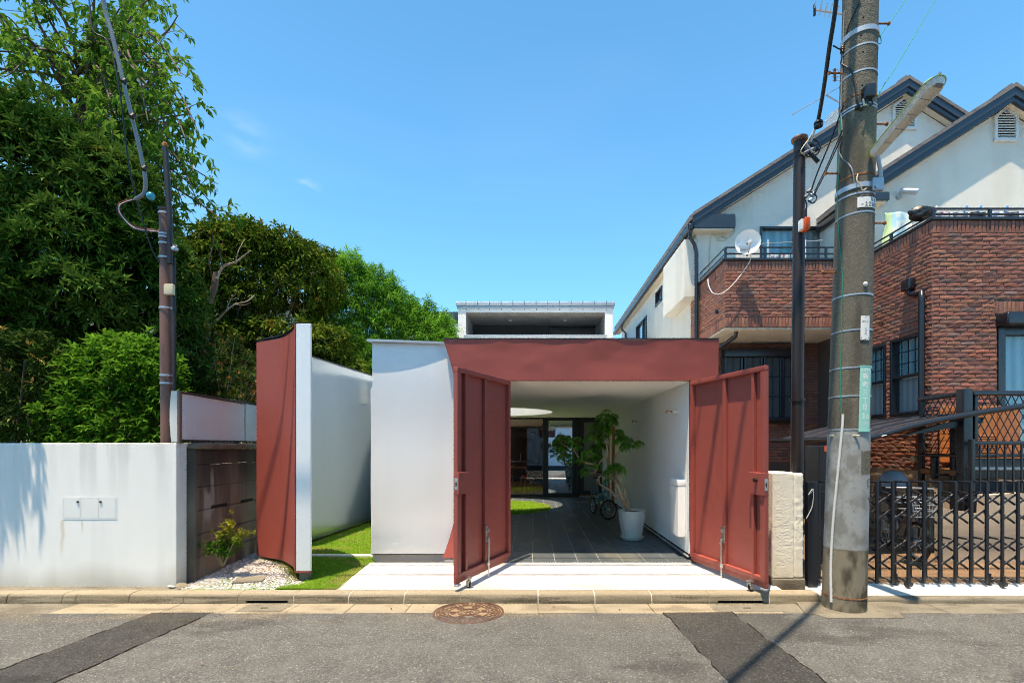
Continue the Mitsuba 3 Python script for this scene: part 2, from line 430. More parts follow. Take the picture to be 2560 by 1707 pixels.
pr('turf', proc(lambda p, n, uv: mix((0.12, 0.23, 0.028), (0.20, 0.20, 0.06), smoothstep(0.45, 0.75, fbm(p.x * 4, p.y * 4, 0.0, 4)))), 0.95)
M('window_glass', {'type': 'thindielectric', 'int_ior': 1.5})
M('dark_glass', {'type': 'twosided', 'bsdf': {'type': 'principled', 'base_color': col((0.012, 0.018, 0.022)), 'roughness': 0.03, 'specular': 0.9, 'clearcoat': 1.0, 'clearcoat_gloss': 1.0}})
M('mirror_glass', {'type': 'twosided', 'bsdf': {'type': 'conductor', 'material': 'none', 'specular_reflectance': col((0.66, 0.74, 0.80))}})
pr('curtain_blue', proc(lambda p, n, uv: mix((0.14, 0.30, 0.36), (0.24, 0.42, 0.48), 0.5 + 0.5 * dr.sin(p.x * 34 + p.y * 34 + 3 * noise(p.x * 5, p.y * 5)))), 0.85)
pr('curtain_grey', proc(lambda p, n, uv: mix((0.20, 0.23, 0.24), (0.30, 0.33, 0.34), 0.5 + 0.5 * dr.sin(p.x * 46 + p.y * 46))), 0.85)


def wood_fn(a, b, s):
    def fn(p, n, uv): return mix(a, b, fbm(p.x * s, p.y * s * 0.25, p.z * s * 0.25, 4))
    return fn


pr('wood_orange', proc(wood_fn((0.52, 0.20, 0.06), (0.36, 0.12, 0.035), 14)), 0.5)
pr('wood_mid', proc(wood_fn((0.34, 0.17, 0.07), (0.22, 0.10, 0.04), 18)), 0.5)
pr('wood_floor', proc(wood_fn((0.42, 0.24, 0.09), (0.30, 0.16, 0.06), 10)), 0.45)
pr('teal_paint', (0.03, 0.30, 0.40), 0.3, clearcoat=0.5)
pr('kettle_red', (0.62, 0.07, 0.015), 0.25, clearcoat=0.8)
pr('pot_white', (0.56, 0.585, 0.545), 0.45)
pr('lamp_green', (0.30, 0.50, 0.13), 0.45)
M('lamp_lens', {'type': 'twosided', 'bsdf': {'type': 'principled', 'base_color': col(proc(lambda p, n, uv: mix((0.62, 0.60, 0.53), (0.46, 0.44, 0.38), smoothstep(0.4, 0.7, fbm(p.x * 20, p.y * 5, p.z * 5, 3))))), 'roughness': 0.25, 'specular': 0.5}})
pr('orange_lens', (0.75, 0.10, 0.008), 0.2, clearcoat=0.8)
pr('sign_green', proc(lambda p, n, uv: mix((0.24, 0.56, 0.46), (0.33, 0.62, 0.53), fbm(p.x * 30, p.y * 30, p.z * 9, 3))), 0.5)
pr('sign_white', (0.72, 0.72, 0.68), 0.45)
pr('sign_ink', (0.03, 0.03, 0.035), 0.6)
pr('green_wire', (0.02, 0.22, 0.14), 0.5)
pr('pvc_white', (0.60, 0.61, 0.58), 0.5)
pr('pvc_cream', (0.55, 0.49, 0.33), 0.5)
pr('cable_grey', (0.17, 0.19, 0.21), 0.5)
pr('cable_black', (0.012, 0.012, 0.014), 0.5)
pr('tan_stucco', proc(concrete_fn((0.44, 0.36, 0.27), (0.33, 0.27, 0.20), 0.5, (0.40, 0.33, 0.25))), 0.9, bump=proc(stucco_bump, 3e-3), bs=0.8)
pr('yard_brown', proc(concrete_fn((0.16, 0.10, 0.055), (0.10, 0.06, 0.03), 0.3, (0.19, 0.135, 0.08))), 0.7)
pr('dish_white', (0.74, 0.75, 0.74), 0.4)
pr('canopy_panel', (0.035, 0.034, 0.042), 0.22, spec=0.6)
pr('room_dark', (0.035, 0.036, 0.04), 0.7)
pr('door_dark', (0.030, 0.032, 0.038), 0.5)
pr('frosted', (0.19, 0.21, 0.205), 0.25)
pr('gravel_stone', {'type': 'mesh_attribute', 'name': 'vertex_color'}, 0.85, spec=0.3)
pr('lining_grey', (0.20, 0.205, 0.205), 0.7)
pr('grey_cladding', (0.48, 0.54, 0.58), 0.6)
pr('curtain_dim', (0.055, 0.065, 0.068), 0.5)


# ---------------------------------------------------------------- the setting: ground, road, gutter, kerb
put(struct('ground', 'bare earth under the whole street', 'ground'), None, sbx(-260, 260, -80, 420, -0.6, -0.30), 'mat_earth')
for a in (('plot_ground', -60, 60, 5.36, 60),):
    put(struct(a[0], 'soil of the building plots behind the kerb', 'ground'), None, sbx(a[1], a[2], a[3], a[4], -0.29, -0.085), 'mat_soil')

YG = 4.87


def road_z(y): return -0.125 + 0.04 * np.clip(YG - np.asarray(y, float), 0, 2.9)


def road_at(px, py):
    y = (EYE + 0.125 - 0.04 * YG) / ((py - CY) / FD - 0.04)
    return (X(px, y), y)


def drape(m, lift):
    v = np.array(m.vertices); v[:, 2] += road_z(v[:, 1]) + lift
    return mk(v, m.faces)


road = struct('road', 'grey asphalt road along the kerb', 'road')
ys = np.array([YG + 0.02, YG, 4.2, 3.4, 2.6, 1.97, 0.0, -2.4])
put(road, None, grid(lambda u, v: (u * 80 - 40, np.interp(v, np.linspace(0, 1, 8), ys), road_z(np.interp(v, np.linspace(0, 1, 8), ys))), 2, 8, thick=[0, 0, -0.16]), 'mat_asphalt', smooth=False)


def rough_edge(pts, amp=0.012, step=0.03):
    out = []
    for a, b in zip(pts[:-1], pts[1:]):
        a, b = np.array(a), np.array(b); n = max(2, int(np.linalg.norm(b - a) / step))
        for k in range(n):
            out.append(a + (b - a) * k / n)
    out.append(np.array(pts[-1])); out = np.array(out)
    w = meshkit.fbm(np.c_[out * 6, out[:, :1] * 0], 4) - 0.5
    return out + w[:, None] * amp * 4


eL1 = rough_edge([road_at(352, 1405.5), road_at(0, 1538), (-5.6, 2.05)])
eL2 = rough_edge([road_at(488, 1405.5), road_at(125, 1568), (-4.2, 2.0)])
eR1 = rough_edge([road_at(1526, 1405.5), road_at(1674, 1568), (1.75, 2.0)])
eR2 = rough_edge([road_at(1679, 1405.5), road_at(1901, 1568), (2.55, 2.0)])
for e1, e2, t in ((eL1, eL2, 'left'), (eR1, eR2, 'right')):
    pg = Polygon(np.vstack([e1, e2[::-1]])).buffer(0)
    put(road, 'asphalt_patch', drape(prism_xy(pg, -0.02, 0), 0.004), 'mat_asphalt_new', smooth=False, label=f'darker trench repair strip crossing the {t} side of the road')
    for e in (e1, e2):
        for k in range(0, len(e) - 6, 6):
            if rng.random() < 0.62:
                put(road, 'crack', drape(prism_xy(LineString(e[k:k + 6] + rng.normal(0, .004, 2)).buffer(rng.uniform(.003, .007)), -0.02, 0), 0.008), 'mat_dark_void', smooth=False)

# gutter slabs and kerb stones on one set of joints
joints = [X(d, 5.2) for d in (-247, -116, 12, 139.6, 170.7, 293.9, 420, 544.6, 672, 799, 927, 1056.6, 1106.6, 1236, 1367, 1498, 1631, 1769, 1885)]
gutter = struct('gutter', 'tan concrete gutter slabs along the kerb', 'gutter')
gj = [X(d, 5.0) for d in (-230, -100, 30, 138, 245, 385, 523, 668, 800, 935, 1062, 1236, 1367, 1498, 1640, 1790, 1850, 2060, 2160, 2290, 2420, 2560)]
put(gutter, 'bed', grid(lambda u, v: (u * 30 - 15, YG - 0.02 + v * 0.42, -0.134 - 0.015 * v), 2, 2, thick=[0, 0, -0.1]), 'mat_gutter_grey', smooth=False)
for a, b in zip(gj[:-1], gj[1:]):
    tilt = rng.uniform(-.001, .002)
    sk = rng.uniform(-.03, .03)
    m = grid(lambda u, v: (a + .004 + u * (b - a - .008) + sk * (1 - v) * 0, YG - 0.005 + v * 0.36, -0.1245 - 0.0135 * v + tilt + 0 * u), 2, 3, thick=[0, 0, -0.05])
    put(gutter, 'slab', m, 'mat_gutter_grey' if (b < -4.6 or a > 2.4) else 'mat_gutter', smooth=False)

kerb = struct('kerb', 'row of rough tan concrete kerb stones', 'kerb')
KP = [(5.37, -.035), (5.27, -.037), (5.244, -.040), (5.229, -.050), (5.222, -.064), (5.212, -.10), (5.205, -.150), (5.37, -.25)]
KLOW = [(5.33, -.086), (5.26, -.087), (5.235, -.092), (5.22, -.104), (5.207, -.15), (5.33, -.25)]


def stone(a, b, prof, slot=None):
    m = prism_yz(prof, a, b)
    m = m.subdivide().subdivide() if False else m
    return m


for k, (a, b) in enumerate(zip(joints[:-1], joints[1:])):
    pr_ = [(y + rng.uniform(-.003, .003) * 0, z) for y, z in KP]
    dz = rng.uniform(-.003, .002)
    pr_ = [(y, z + dz) for y, z in pr_]
    slot = None
    if abs(a - X(544.6, 5.2)) < .01: slot = (X(563, 5.2), X(660, 5.2))
    if abs(a - X(1631, 5.2)) < .01: slot = (X(1650, 5.2), X(1756, 5.2))
    if slot:
        up = [(5.37, -.035), (5.27, -.037), (5.244, -.040), (5.229, -.050), (5.222, -.064), (5.212, -.106), (5.37, -.106)]
        m = cat(prism_yz(pr_, a + .005, slot[0]), prism_yz(pr_, slot[1], b - .005), prism_yz(up, slot[0], slot[1]))
        put(kerb, 'stone', m, 'mat_kerb', smooth=25)
        put(kerb, 'drain_slot', sbx(slot[0], slot[1], 5.25, 5.36, -.2, -.112), 'mat_dark_void', smooth=False)
    else:
        put(kerb, 'stone', prism_yz(pr_, a + .005, b - .005), 'mat_kerb', smooth=25)
    if 1 < k:
        pj = [(y + .006, z - .004) for y, z in KP]
        put(kerb, 'joint', prism_yz(pj, b - .0049, b + .0049), 'mat_mortar' if k in (7, 8, 9, 12, 13, 14, 16) else 'mat_gutter', smooth=False)
rj = [X(d, 5.2) for d in (1975, 2110, 2242, 2375, 2510)]
for a, b in zip(rj[:-1], rj[1:]):
    put(kerb, 'low_stone', prism_yz(KLOW, a + .003, b - .003), 'mat_gutter_grey', smooth=25)
# covers of the two drain inlets
for px0, px1 in ((556, 660), (1640, 1790)):
    cv = thing('drain_cover', 'concrete drain cover in the gutter left of the manhole' if px0 < 1000 else 'concrete drain cover in the gutter before the right door leaf', 'drain cover', None)
    x0, x1 = X(px0, 5.05), X(px1, 5.05)
    put(cv, 'plate', grid(lambda u, v: (x0 + u * (x1 - x0), 4.92 + v * .265, -.1215 - .0135 * (v * .74 + .14) + 0 * u), 2, 2, thick=[0, 0, -.02]), 'mat_gutter_grey', smooth=False)
    put(cv, 'lifting_hole', sbx((x0 + x1) / 2 - .035, (x0 + x1) / 2 + .035, 5.03, 5.045, -.135, -.1235), 'mat_dark_void', smooth=False)

# manhole
mh = thing('manhole_cover', 'round rusty iron manhole cover with ring pattern at the road edge', 'manhole cover')
mc, mr = np.array([-0.655, 4.90]), 0.352


def lid(m): return drape(m, 0.0)


def on_lid(poly, h0, h1):
    m = prism_xy(poly, h0, h1); m.apply_translation([mc[0], mc[1], 0])
    v = np.array(m.vertices); v[:, 2] += -0.1235 + 0.018 * (mc[1] - v[:, 1])
    return mk(v, m.faces)


C0 = Point(0, 0)
put(mh, 'bed', on_lid(C0.buffer(mr - .01, 32), -.04, .0), 'mat_iron_dirt', smooth=False)
rings = [C0.buffer(r + w / 2, 32).difference(C0.buffer(r - w / 2, 32)) for r, w in ((mr - .006, .02), (mr - .034, .012), (.205, .012), (.105, .012), (.078, .008))]
put(mh, 'rim', on_lid(rings[0], -.04, .006), 'mat_cast_iron', smooth=False)
pat = rings[1:]
for k in range(12):
    a = k * math.pi / 6
    d = np.array([math.cos(a), math.sin(a)])
    pat.append(LineString([d * .2, d * .318]).buffer(.008))
    e = np.array([math.cos(a + math.pi / 12), math.sin(a + math.pi / 12)])
    pat.append(Point(*(e * .262)).buffer(.038, 8).difference(Point(*(e * .262)).buffer(.018, 8)))
    if k % 2 == 0:
        pat.append(LineString([d * .1, d * .2]).buffer(.008))
        pat.append(Point(*(e * .158)).buffer(.028, 8).difference(Point(*(e * .158)).buffer(.012, 8)))
    for s in (-.14, .14):
        q = np.array([math.cos(a + math.pi / 12 + s), math.sin(a + math.pi / 12 + s)])
        pat.append(LineString([q * .285, q * .318]).buffer(.005))
for k in range(3):
    d = np.array([math.cos(k * 1.047), math.sin(k * 1.047)]) * .05
    pat.append(LineString([-d, d]).buffer(.006))
put(mh, 'pattern', on_lid(unary_union(pat), -.002, .005), 'mat_cast_iron', smooth=False)

# forecourt in front of the garage
fc = struct('forecourt', 'pale concrete forecourt before the garage', 'pavement')
FX0 = -2.19


def slab(x0, x1, y0, y1, z0, z1, mat, t=.06, part=None, holder=None):
    m = grid(lambda u, v: (x0 + u * (x1 - x0), y0 + v * (y1 - y0), z0 + v * (z1 - z0)), 2, 2, thick=[0, 0, -t])
    return put(holder, part, m, mat, smooth=False)


slab(FX0, 2.76, 5.372, 6.50, -.034, -.004, 'mat_forecourt', holder=fc)
side = struct('pavement', 'strip of worn concrete at the foot of the left wall', 'pavement')
slab(-12, -3.95, 5.372, 5.52, -.036, -.03, 'mat_gutter_grey', holder=side)
yard = struct('neighbour_yard', 'brown paved yard behind the folding gate', 'yard')
slab(3.2, 14, 5.72, 13.0, -.06, -.03, 'mat_yard_brown', holder=yard)
apr = struct('neighbour_apron', 'white concrete strip under the folding gate', 'pavement')
slab(3.0, 14, 5.332, 5.72, -.085, -.062, 'mat_forecourt', holder=apr)

# gravel bed with loose stones, raised towards the back


def gravel_z(x, y): return -.045 + .085 * np.clip((np.asarray(y) - 5.5) / 1.6, 0, 1) ** 1.1


gv = struct('gravel_bed', 'sandy bed under the white gravel', 'ground')
tmpl = []
for k in range(14):
    q = rng.normal(size=(8, 3)); q /= np.linalg.norm(q, axis=1, keepdims=True)
    q *= np.array([1, .8, .55]) * rng.uniform(.8, 1.15, (8, 1))
    h = trimesh.Trimesh(q).convex_hull
    tmpl.append((np.array(h.vertices), np.array(h.faces)))
VV, FF, CC, at = [], [], [], 0
bed = Polygon([(-3.99, 5.40), (-2.86, 5.40), (-2.66, 5.62), (-2.86, 5.80), (-3.25, 6.35), (-3.74, 6.66), (-3.74, 7.1), (-3.99, 7.1)])
gm = prism_xy(bed.buffer(.035, join_style=2), -.12, 0).subdivide_to_size(.12)
gvv = np.array(gm.vertices); gvv[:, 2] += gravel_z(0, gvv[:, 1]) - .012
put(gv, None, mk(gvv, gm.faces), 'mat_soil', smooth=False)
n = 0
while n < 5200:
    x, y = rng.uniform(-3.99, -2.62), rng.uniform(5.385, 7.1)
    if not bed.contains(Point(x, y)): continue
    n += 1
    v, f = tmpl[rng.integers(14)]
    s = rng.uniform(.009, .019)
    R = trimesh.transformations.random_rotation_matrix(rng.random(3))[:3, :3]
    w = (v * s) @ R.T; w[:, 2] *= .7
    w += [x, y, float(gravel_z(x, y)) + .003 + rng.uniform(-.004, .006)]
    VV.append(w); FF.append(f + at); at += len(w)
    g = rng.uniform(.40, .66) if rng.random() < .93 else rng.uniform(.2, .35)
    CC.append(np.tile([g, g * rng.uniform(.95, 1.0), g * rng.uniform(.92, 1.02)], (len(w), 1)))
gk = thing('gravel', 'loose pale crushed gravel between the dark wall and the red curved wall', 'gravel')
labels[gk]['kind'] = 'stuff'
put(gk, None, mk(np.vstack(VV), np.vstack(FF)), 'mat_gravel_stone', smooth=False, color=np.vstack(CC))
hk = thing('inspection_cover', 'small square concrete inspection cover set in the gravel', 'cover')
m = box(-3.52, -3.2, 5.62, 5.86, -.05, -.012, .006); m.apply_transform(trimesh.transformations.rotation_matrix(.25, [0, 0, 1], [-3.36, 5.74, 0]))
put(hk, None, m, 'mat_gutter_grey')
for k, (x, y, s, c) in enumerate(((-3.98, 5.47, .075, 'mat_gutter'), (-4.06, 5.43, .05, 'mat_mortar'))):
    q = rng.normal(size=(14, 3)); q /= np.linalg.norm(q, axis=1, keepdims=True)
    h = trimesh.Trimesh(q * [s, s * .75, s * .42]).convex_hull; h.apply_translation([x, y, -.015])
    put(thing('rock', ('flat brown broken stone lying at the corner of the white wall', 'small pale broken stone beside the white wall corner')[k], 'rock'), None, h, c, smooth=False)

# lawns
lw = struct('lawn', 'short lawn running back between the silver walls', 'lawn')
put(lw, None, grid(lambda u, v: (-3.95 + u * 1.76, 5.372 + v * 6.4, -.045 + .04 * v + 0 * u), 2, 2, thick=[0, 0, -.04]), 'mat_turf', smooth=False)


def blades(n, inside, zf, h0, h1, seed, base=((.15, .33, .022), (.30, .44, .05)), mound=None):
    r = np.random.default_rng(seed)
    pts = np.array(inside(r, n))
    n = len(pts)
    x, y = pts.T
    z = zf(x, y)
    clump = meshkit.fbm(np.c_[x * 3, y * 3, x * 0], 3)
    L = r.uniform(h0, h1, n) * (.6 + .8 * clump)
    a = r.uniform(0, 2 * np.pi, n); lean = r.uniform(.1, .8, n)
    d = np.c_[np.cos(a) * lean, np.sin(a) * lean, np.ones(n)]; d /= np.linalg.norm(d, axis=1, keepdims=True)
    b = a + r.uniform(.8, 2.3, n); w = r.uniform(.0018, .0035, n)
    s = np.c_[np.cos(b), np.sin(b), 0 * b] * w[:, None]
    p = np.c_[x, y, z]
    tip = p + d * L[:, None] + np.c_[np.cos(a), np.sin(a), -.2 + 0 * a] * (L * .25)[:, None]
    v = np.stack([p - s, p + s, p + d * (L * .55)[:, None] - s * .7, p + d * (L * .55)[:, None] + s * .7, tip], 1).reshape(-1, 3)
    k = np.arange(n)[:, None] * 5
    f = np.vstack([k + [0, 1, 3], k + [0, 3, 2], k + [2, 3, 4]])
    dry = (meshkit.fbm(np.c_[x * 2.2 + 9, y * 2.2, x * 0], 4) > .56) & (r.random(n) < .55)
    t = r.random((n, 1))
    c = np.array(base[0]) * (1 - t) + np.array(base[1]) * t
    c = np.where(dry[:, None], np.array([.42, .37, .13]), c)
    return mk(v, f), np.repeat(c, 5, 0)


GL = Polygon([(-2.88, 5.385), (-2.175, 5.385), (-2.185, 6.9), (-2.24, 7.0), (-3.3, 11), (-3.6, 11), (-3.75, 6.9), (-2.9, 6.3), (-2.70, 5.80), (-2.66, 5.62)])


def inside_lawn(r, n):
    q = np.c_[r.uniform(-3.85, -2.17, 3 * n), 5.385 + 5.6 * r.random(3 * n) ** 1.5]
    return q[shapely.contains_xy(GL, q[:, 0], q[:, 1])][:n]


m, c = blades(52000, inside_lawn, lambda x, y: -.045 + .04 * (y - 5.372) / 6.4, .018, .042, 21)
k = thing('lawn_grass', 'short green grass between the white curved wall end and the house', 'grass'); labels[k]['kind'] = 'stuff'
put(k, None, m, 'mat_grass_blade', smooth=False, color=c)
ed = struct('lawn_edging', 'thin concrete edging across the lawn', 'edging')
put(ed, None, box(-3.72, -2.235, 6.91, 6.99, -.1, .006, .006), 'mat_mortar')

# dry leaves and crumbs caught along the kerb
fl = thing('fallen_leaves', 'scattered small dry leaves and crumbs along the gutter and road edge', 'leaves'); labels[fl]['kind'] = 'stuff'
r_ = np.random.default_rng(19)
VV, FF, CC, at = [], [], [], 0
for k in range(150):
    x = r_.uniform(-5.6, 5.4)
    y = r_.choice([r_.uniform(5.16, 5.205), r_.uniform(4.8, 5.2), r_.uniform(3.4, 4.9)], p=[.55, .25, .2])
    z = float(road_z(y)) + .006 if y < 4.86 else -.122 - .0135 * (y - 4.865) / .36
    s_ = r_.uniform(.006, .020); a = r_.uniform(0, 6.28)
    u_, v_ = np.array([math.cos(a), math.sin(a), r_.uniform(-.2, .2)]), np.array([-math.sin(a), math.cos(a), r_.uniform(-.2, .3)])
    o_ = np.array([x, y, z + .006])
    q = np.array([o_ - u_ * s_, o_ + v_ * s_ * .45 + [0, 0, s_ * .3], o_ + u_ * s_, o_ - v_ * s_ * .45])
    VV.append(q); FF.append(np.array([[0, 1, 2], [0, 2, 3]]) + at); at += 4
    CC.append(np.tile(np.array([[.16, .10, .045], [.07, .05, .03], [.25, .17, .08], [.12, .14, .04]][r_.integers(4)]), (4, 1)))
put(fl, None, mk(np.vstack(VV), np.vstack(FF)), 'mat_gravel_stone', smooth=False, color=np.vstack(CC))


# ---------------------------------------------------------------- the white house with the red fascia
YF = 6.50           # plane of the garage opening
XL, XR = -.345, 2.135
ZC = 2.45
wh = thing('modern_house', 'low white modern house with dark red fascia around its open garage', 'house')


def xleft(z): return -1.02 - .055 * np.clip((z - 1.6) / 1.35, 0, 1.2) ** 2 - .125 * np.clip((z - 2.2) / .75, 0, 1.2) ** 1.5 - .20 * np.clip((1.0 - z) / .95, 0, 1) ** 1.8


def yfront(z): return YF + .04 - .02 * np.clip((z - 2.35) / .6, 0, 1.1) ** 2.2 - .10 * np.clip((.5 - z) / .45, 0, 1) ** 1.8


def ripple(x, z): return .011 * (meshkit.fbm(np.stack([x * 2.2, z * 3, x * 0], -1), 3, seed=5) - .5) * np.clip((z - 2.4) / .3, 0, 1) * 2


def fascia(u, v):
    z = ZC + v * .545
    x = xleft(z) * (1 - u) + 2.50 * u
    z2 = z + .012 * (meshkit.noise(np.stack([x * 2.3, x * 0, x * 0], -1), seed=9) - .5) * v
    return x, yfront(z) + ripple(x, z), z2


put(wh, 'fascia', grid(fascia, 90, 16, thick=[0, .10, 0]), 'mat_red_paint', smooth=40, label='dark red flared fascia over the garage opening')
put(wh, 'fascia_cap', grid(lambda u, v: (xleft(2.955) * (1 - u) - .012 + 2.512 * u, yfront(2.955) - .012 + v * .2, 3.001 + .004 * v + 0 * u), 40, 2, thick=[0, 0, .012]), 'mat_dark_metal', smooth=False)
put(wh, 'jamb', grid(lambda u, v: (xleft(.07 + v * 2.38) * (1 - u) + XL * u, yfront(.07 + v * 2.38) + 0 * u, .07 + v * 2.38), 10, 24, thick=[0, .10, 0]), 'mat_red_paint', smooth=40, label='red jamb with flared foot left of the garage opening')
put(wh, 'jamb', grid(lambda u, v: (XR + .002 + u * .363, yfront(.03 + v * 2.42) + 0 * u, .03 + v * 2.42), 3, 24, thick=[0, .10, 0]), 'mat_red_paint', smooth=40)
put(wh, 'footing', sbx(-1.19, -.40, 6.47, 6.6, -.05, .045), 'mat_mortar', smooth=False)

# silver front wall, slightly bowed sheet metal
YW = 6.68


def front(u, v):
    z = .075 + v * 2.90
    x0 = np.where(z > 2.34, -2.22, -2.245)
    x = x0 * (1 - u) + (-.95) * u
    y = YW + .010 * np.sin(v * 5.2) + .008 * np.sin(v * 11 + 1) + .05 * np.clip(v - .86, 0, 1) ** 1.2 * 0
    return x, y, z


put(wh, 'front_wall', grid(front, 6, 60, thick=[0, .15, 0]), 'mat_silver', smooth=40, label='silver sheet metal front wall left of the garage')
put(wh, 'plinth', sbx(-2.22, -.96, YW + .02, YW + .16, -.05, .066), 'mat_mortar', smooth=False)
put(wh, 'drip_edge', box(-2.235, -.98, YW - .012, YW + .03, .062, .072, .002), 'mat_dark_metal')


def coping(u, v):
    x = -2.265 * (1 - u) + (-1.185) * u
    return x, YW - .105 + .05 * u ** 2 + v * .3, 3.015 - .03 * u + .02 * v


put(wh, 'coping', grid(coping, 12, 2, thick=[0, 0, -.030]), 'mat_galvanised', smooth=False, label='grey metal coping of the silver front wall')

# side wall towards the lawn, right garage wall, patio roof with round opening
lw_pts = [(-2.07, 6.84), (-2.35, 7.6), (-2.85, 9.0), (-3.05, 10.2), (-3.05, 15.0)]
lp = spline([(x, y, 0) for x, y in lw_pts], 6)[:, :2]
put(wh, 'side_wall', prism_xy(Polygon(np.vstack([lp, (lp - [.14, 0])[::-1]])), .02, 2.97), 'mat_grey_cladding', smooth=30)
put(wh, 'garage_wall', sbx(XR, XR + .26, YF + .145, 14.93, .085, ZC), 'mat_wall_white', smooth=False)
put(wh, 'base_strip', sbx(XR + .012, XR + .03, YF + .15, 14.9, .0, .080), 'mat_dark_metal', smooth=False)
put(wh, 'base_strip', box(XR - .022, XR + .011, YF + .15, 14.9, .028, .052, .004), 'mat_galvanised')
hole = Point(-1.0, 12.6).buffer(1.5, 48)
roof_poly = Polygon([(-.95, YF + .142), (XR + .26, YF + .142), (XR + .26, 14.94), (-3.19, 14.94), (-3.19, 10.0), (-2.5, 7.6), (-2.2, 6.84), (-.95, 6.84)]).difference(hole)
put(wh, 'garage_ceiling', prism_xy(roof_poly, ZC + .001, 2.97), 'mat_ceiling_white', smooth=30, label='white garage ceiling with a round opening to the sky')
put(wh, 'back_header', sbx(-3.2, XR + .25, 14.945, 15.12, 2.462, 2.97), 'mat_ceiling_white', smooth=False)

# glazed rear wall of the patio
YB = 15.0
gz = [(-3.0, -1.42), (-1.36, .317)]


def pane(x0, x1, z0, z1, mat, fr=.055, y=YB, depth=.07, name='window', label=None):
    w = put(wh, name, cat(box(x0, x0 + fr, y, y + depth, z0, z1), box(x1 - fr, x1, y, y + depth, z0, z1),
                          box(x0 + fr, x1 - fr, y + .002, y + depth - .002, z0, z0 + fr), box(x0 + fr, x1 - fr, y + .002, y + depth - .002, z1 - fr, z1)), 'mat_door_dark', label=label)
    put(w, 'glass', sbx(x0 + fr, x1 - fr, y + depth / 2 - .003, y + depth / 2 + .003, z0 + fr, z1 - fr) if mat != 'mat_window_glass' else
        grid(lambda u, v: (x0 + fr + u * (x1 - x0 - 2 * fr), y + depth / 2 + 0 * u, z0 + fr + v * (z1 - z0 - 2 * fr)), 2, 2), mat, smooth=False)
    return w


pane(-3.02, -1.40, .03, 2.455, 'mat_window_glass', .05)
pane(-1.38, .35, .03, 2.455, 'mat_window_glass', .05, label='wide dark framed window showing the dining room')
put(wh, 'post', box(.355, .375, YB - .01, YB + .12, .0, 2.459), 'mat_door_dark')
pane(.38, 1.30, .03, 2.455, 'mat_mirror_glass', .09, label='mirror-like glazed panel in the dark rear wall')
put(wh, 'post', box(1.305, 1.42, YB - .03, YB + .12, .0, 2.459), 'mat_door_dark')
dr_ = pane(1.425, 2.125, .05, 2.455, 'mat_frosted', .14, name='door', label='dark entrance door with a frosted pane')
put(wh, 'door_step', box(1.42, 2.13, YB - .10, YB - .035, .002, .03), 'mat_galvanised')
# dining room behind the glass
put(wh, 'room_floor', sbx(-3.2, 2.3, 15.12, 21.6, -.05, .02), 'mat_wood_floor', smooth=False)
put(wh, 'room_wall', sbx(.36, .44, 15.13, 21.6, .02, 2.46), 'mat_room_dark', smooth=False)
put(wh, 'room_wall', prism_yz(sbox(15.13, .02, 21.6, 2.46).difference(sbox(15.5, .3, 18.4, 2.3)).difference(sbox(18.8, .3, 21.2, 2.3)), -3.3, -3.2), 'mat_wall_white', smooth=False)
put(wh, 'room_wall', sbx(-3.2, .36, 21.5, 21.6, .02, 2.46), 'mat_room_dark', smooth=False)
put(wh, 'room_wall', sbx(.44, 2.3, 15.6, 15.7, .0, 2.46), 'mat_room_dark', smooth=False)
put(wh, 'room_ceiling', sbx(-2.45, 2.4, 15.125, 21.6, 2.463, 2.96), 'mat_ceiling_white', smooth=False)

# upper storey: a white box with a deep recess
YU = 15.8
ux0, ux1, uz0, uz1 = X(1052, YU), X(1408, YU), 2.972, Z(700, YU)
rx0, rx1, rz0, rz1 = X(1070, YU), X(1390, YU), Z(769, YU), Z(716, YU)
fr_ = sbox(ux0, uz0, ux1, uz1).difference(sbox(rx0, rz0, rx1, rz1))
put(wh, 'upper_storey', prism_xz(fr_, YU, YU + 2.2), 'mat_wall_white', smooth=False, label='white upper storey box with a deep loggia')
put(wh, 'upper_storey', sbx(ux0, ux1, YU + 2.2, 21.6, uz0, uz1), 'mat_wall_white', smooth=False)
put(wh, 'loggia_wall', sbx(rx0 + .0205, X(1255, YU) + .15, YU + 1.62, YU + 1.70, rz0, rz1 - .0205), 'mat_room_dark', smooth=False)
put(wh, 'loggia_wall', sbx(rx1 - .10, rx1 - .0205, YU + 1.62, YU + 1.70, rz0, rz1 - .0205), 'mat_lining_grey', smooth=False)
pane(X(1255, YU) + .16, rx1 - .105, rz0 - .0, rz1 - .10, 'mat_dark_glass', .05, y=YU + 1.62)
for a_ in ((rx0 + .0015, rx1 - .0015, rz1 - .02, rz1 - .0015), (rx0 + .0015, rx0 + .02, rz0, rz1 - .0205), (rx1 - .02, rx1 - .0015, rz0, rz1 - .0205)):
    put(wh, 'loggia_lining', sbx(a_[0], a_[1], YU + .04, YU + 2.1, a_[2], a_[3]), 'mat_lining_grey', smooth=False)
put(wh, 'loggia_sill', box(rx0 - .06, rx1 + .06, YU - .03, YU - .002, rz0 - .035, rz0 + .012), 'mat_galvanised')
for px in (1172, 1297):
    put(wh, 'downlight', lathe([[0, 0], [.06, 0], [.06, .02], [0, .02]], (X(px, YU) * 1.06, YU + .95, rz1 - .042), 16), 'mat_sign_white')
for z0, z1, o in ((Z(708, YU), Z(702, YU), .03), (Z(702, YU) + .004, Z(693, YU), .06)):
    put(wh, 'parapet_flashing', box(ux0 - o, ux1 + o, YU - o, YU + .3, z0, z1, .01), 'mat_galvanised')
for k in range(13):
    x = ux0 + .27 + k * (ux1 - ux0 - .5) / 12
    put(wh, 'clip', bar((x, YU - .062, Z(701, YU)), (x, YU - .075, Z(690.5, YU)), .012), 'mat_dark_metal')
    put(wh, 'clip', bar((x + .01, YU - .012, Z(712, YU)), (x + .01, YU - .012, Z(707, YU)), .012), 'mat_dark_metal')

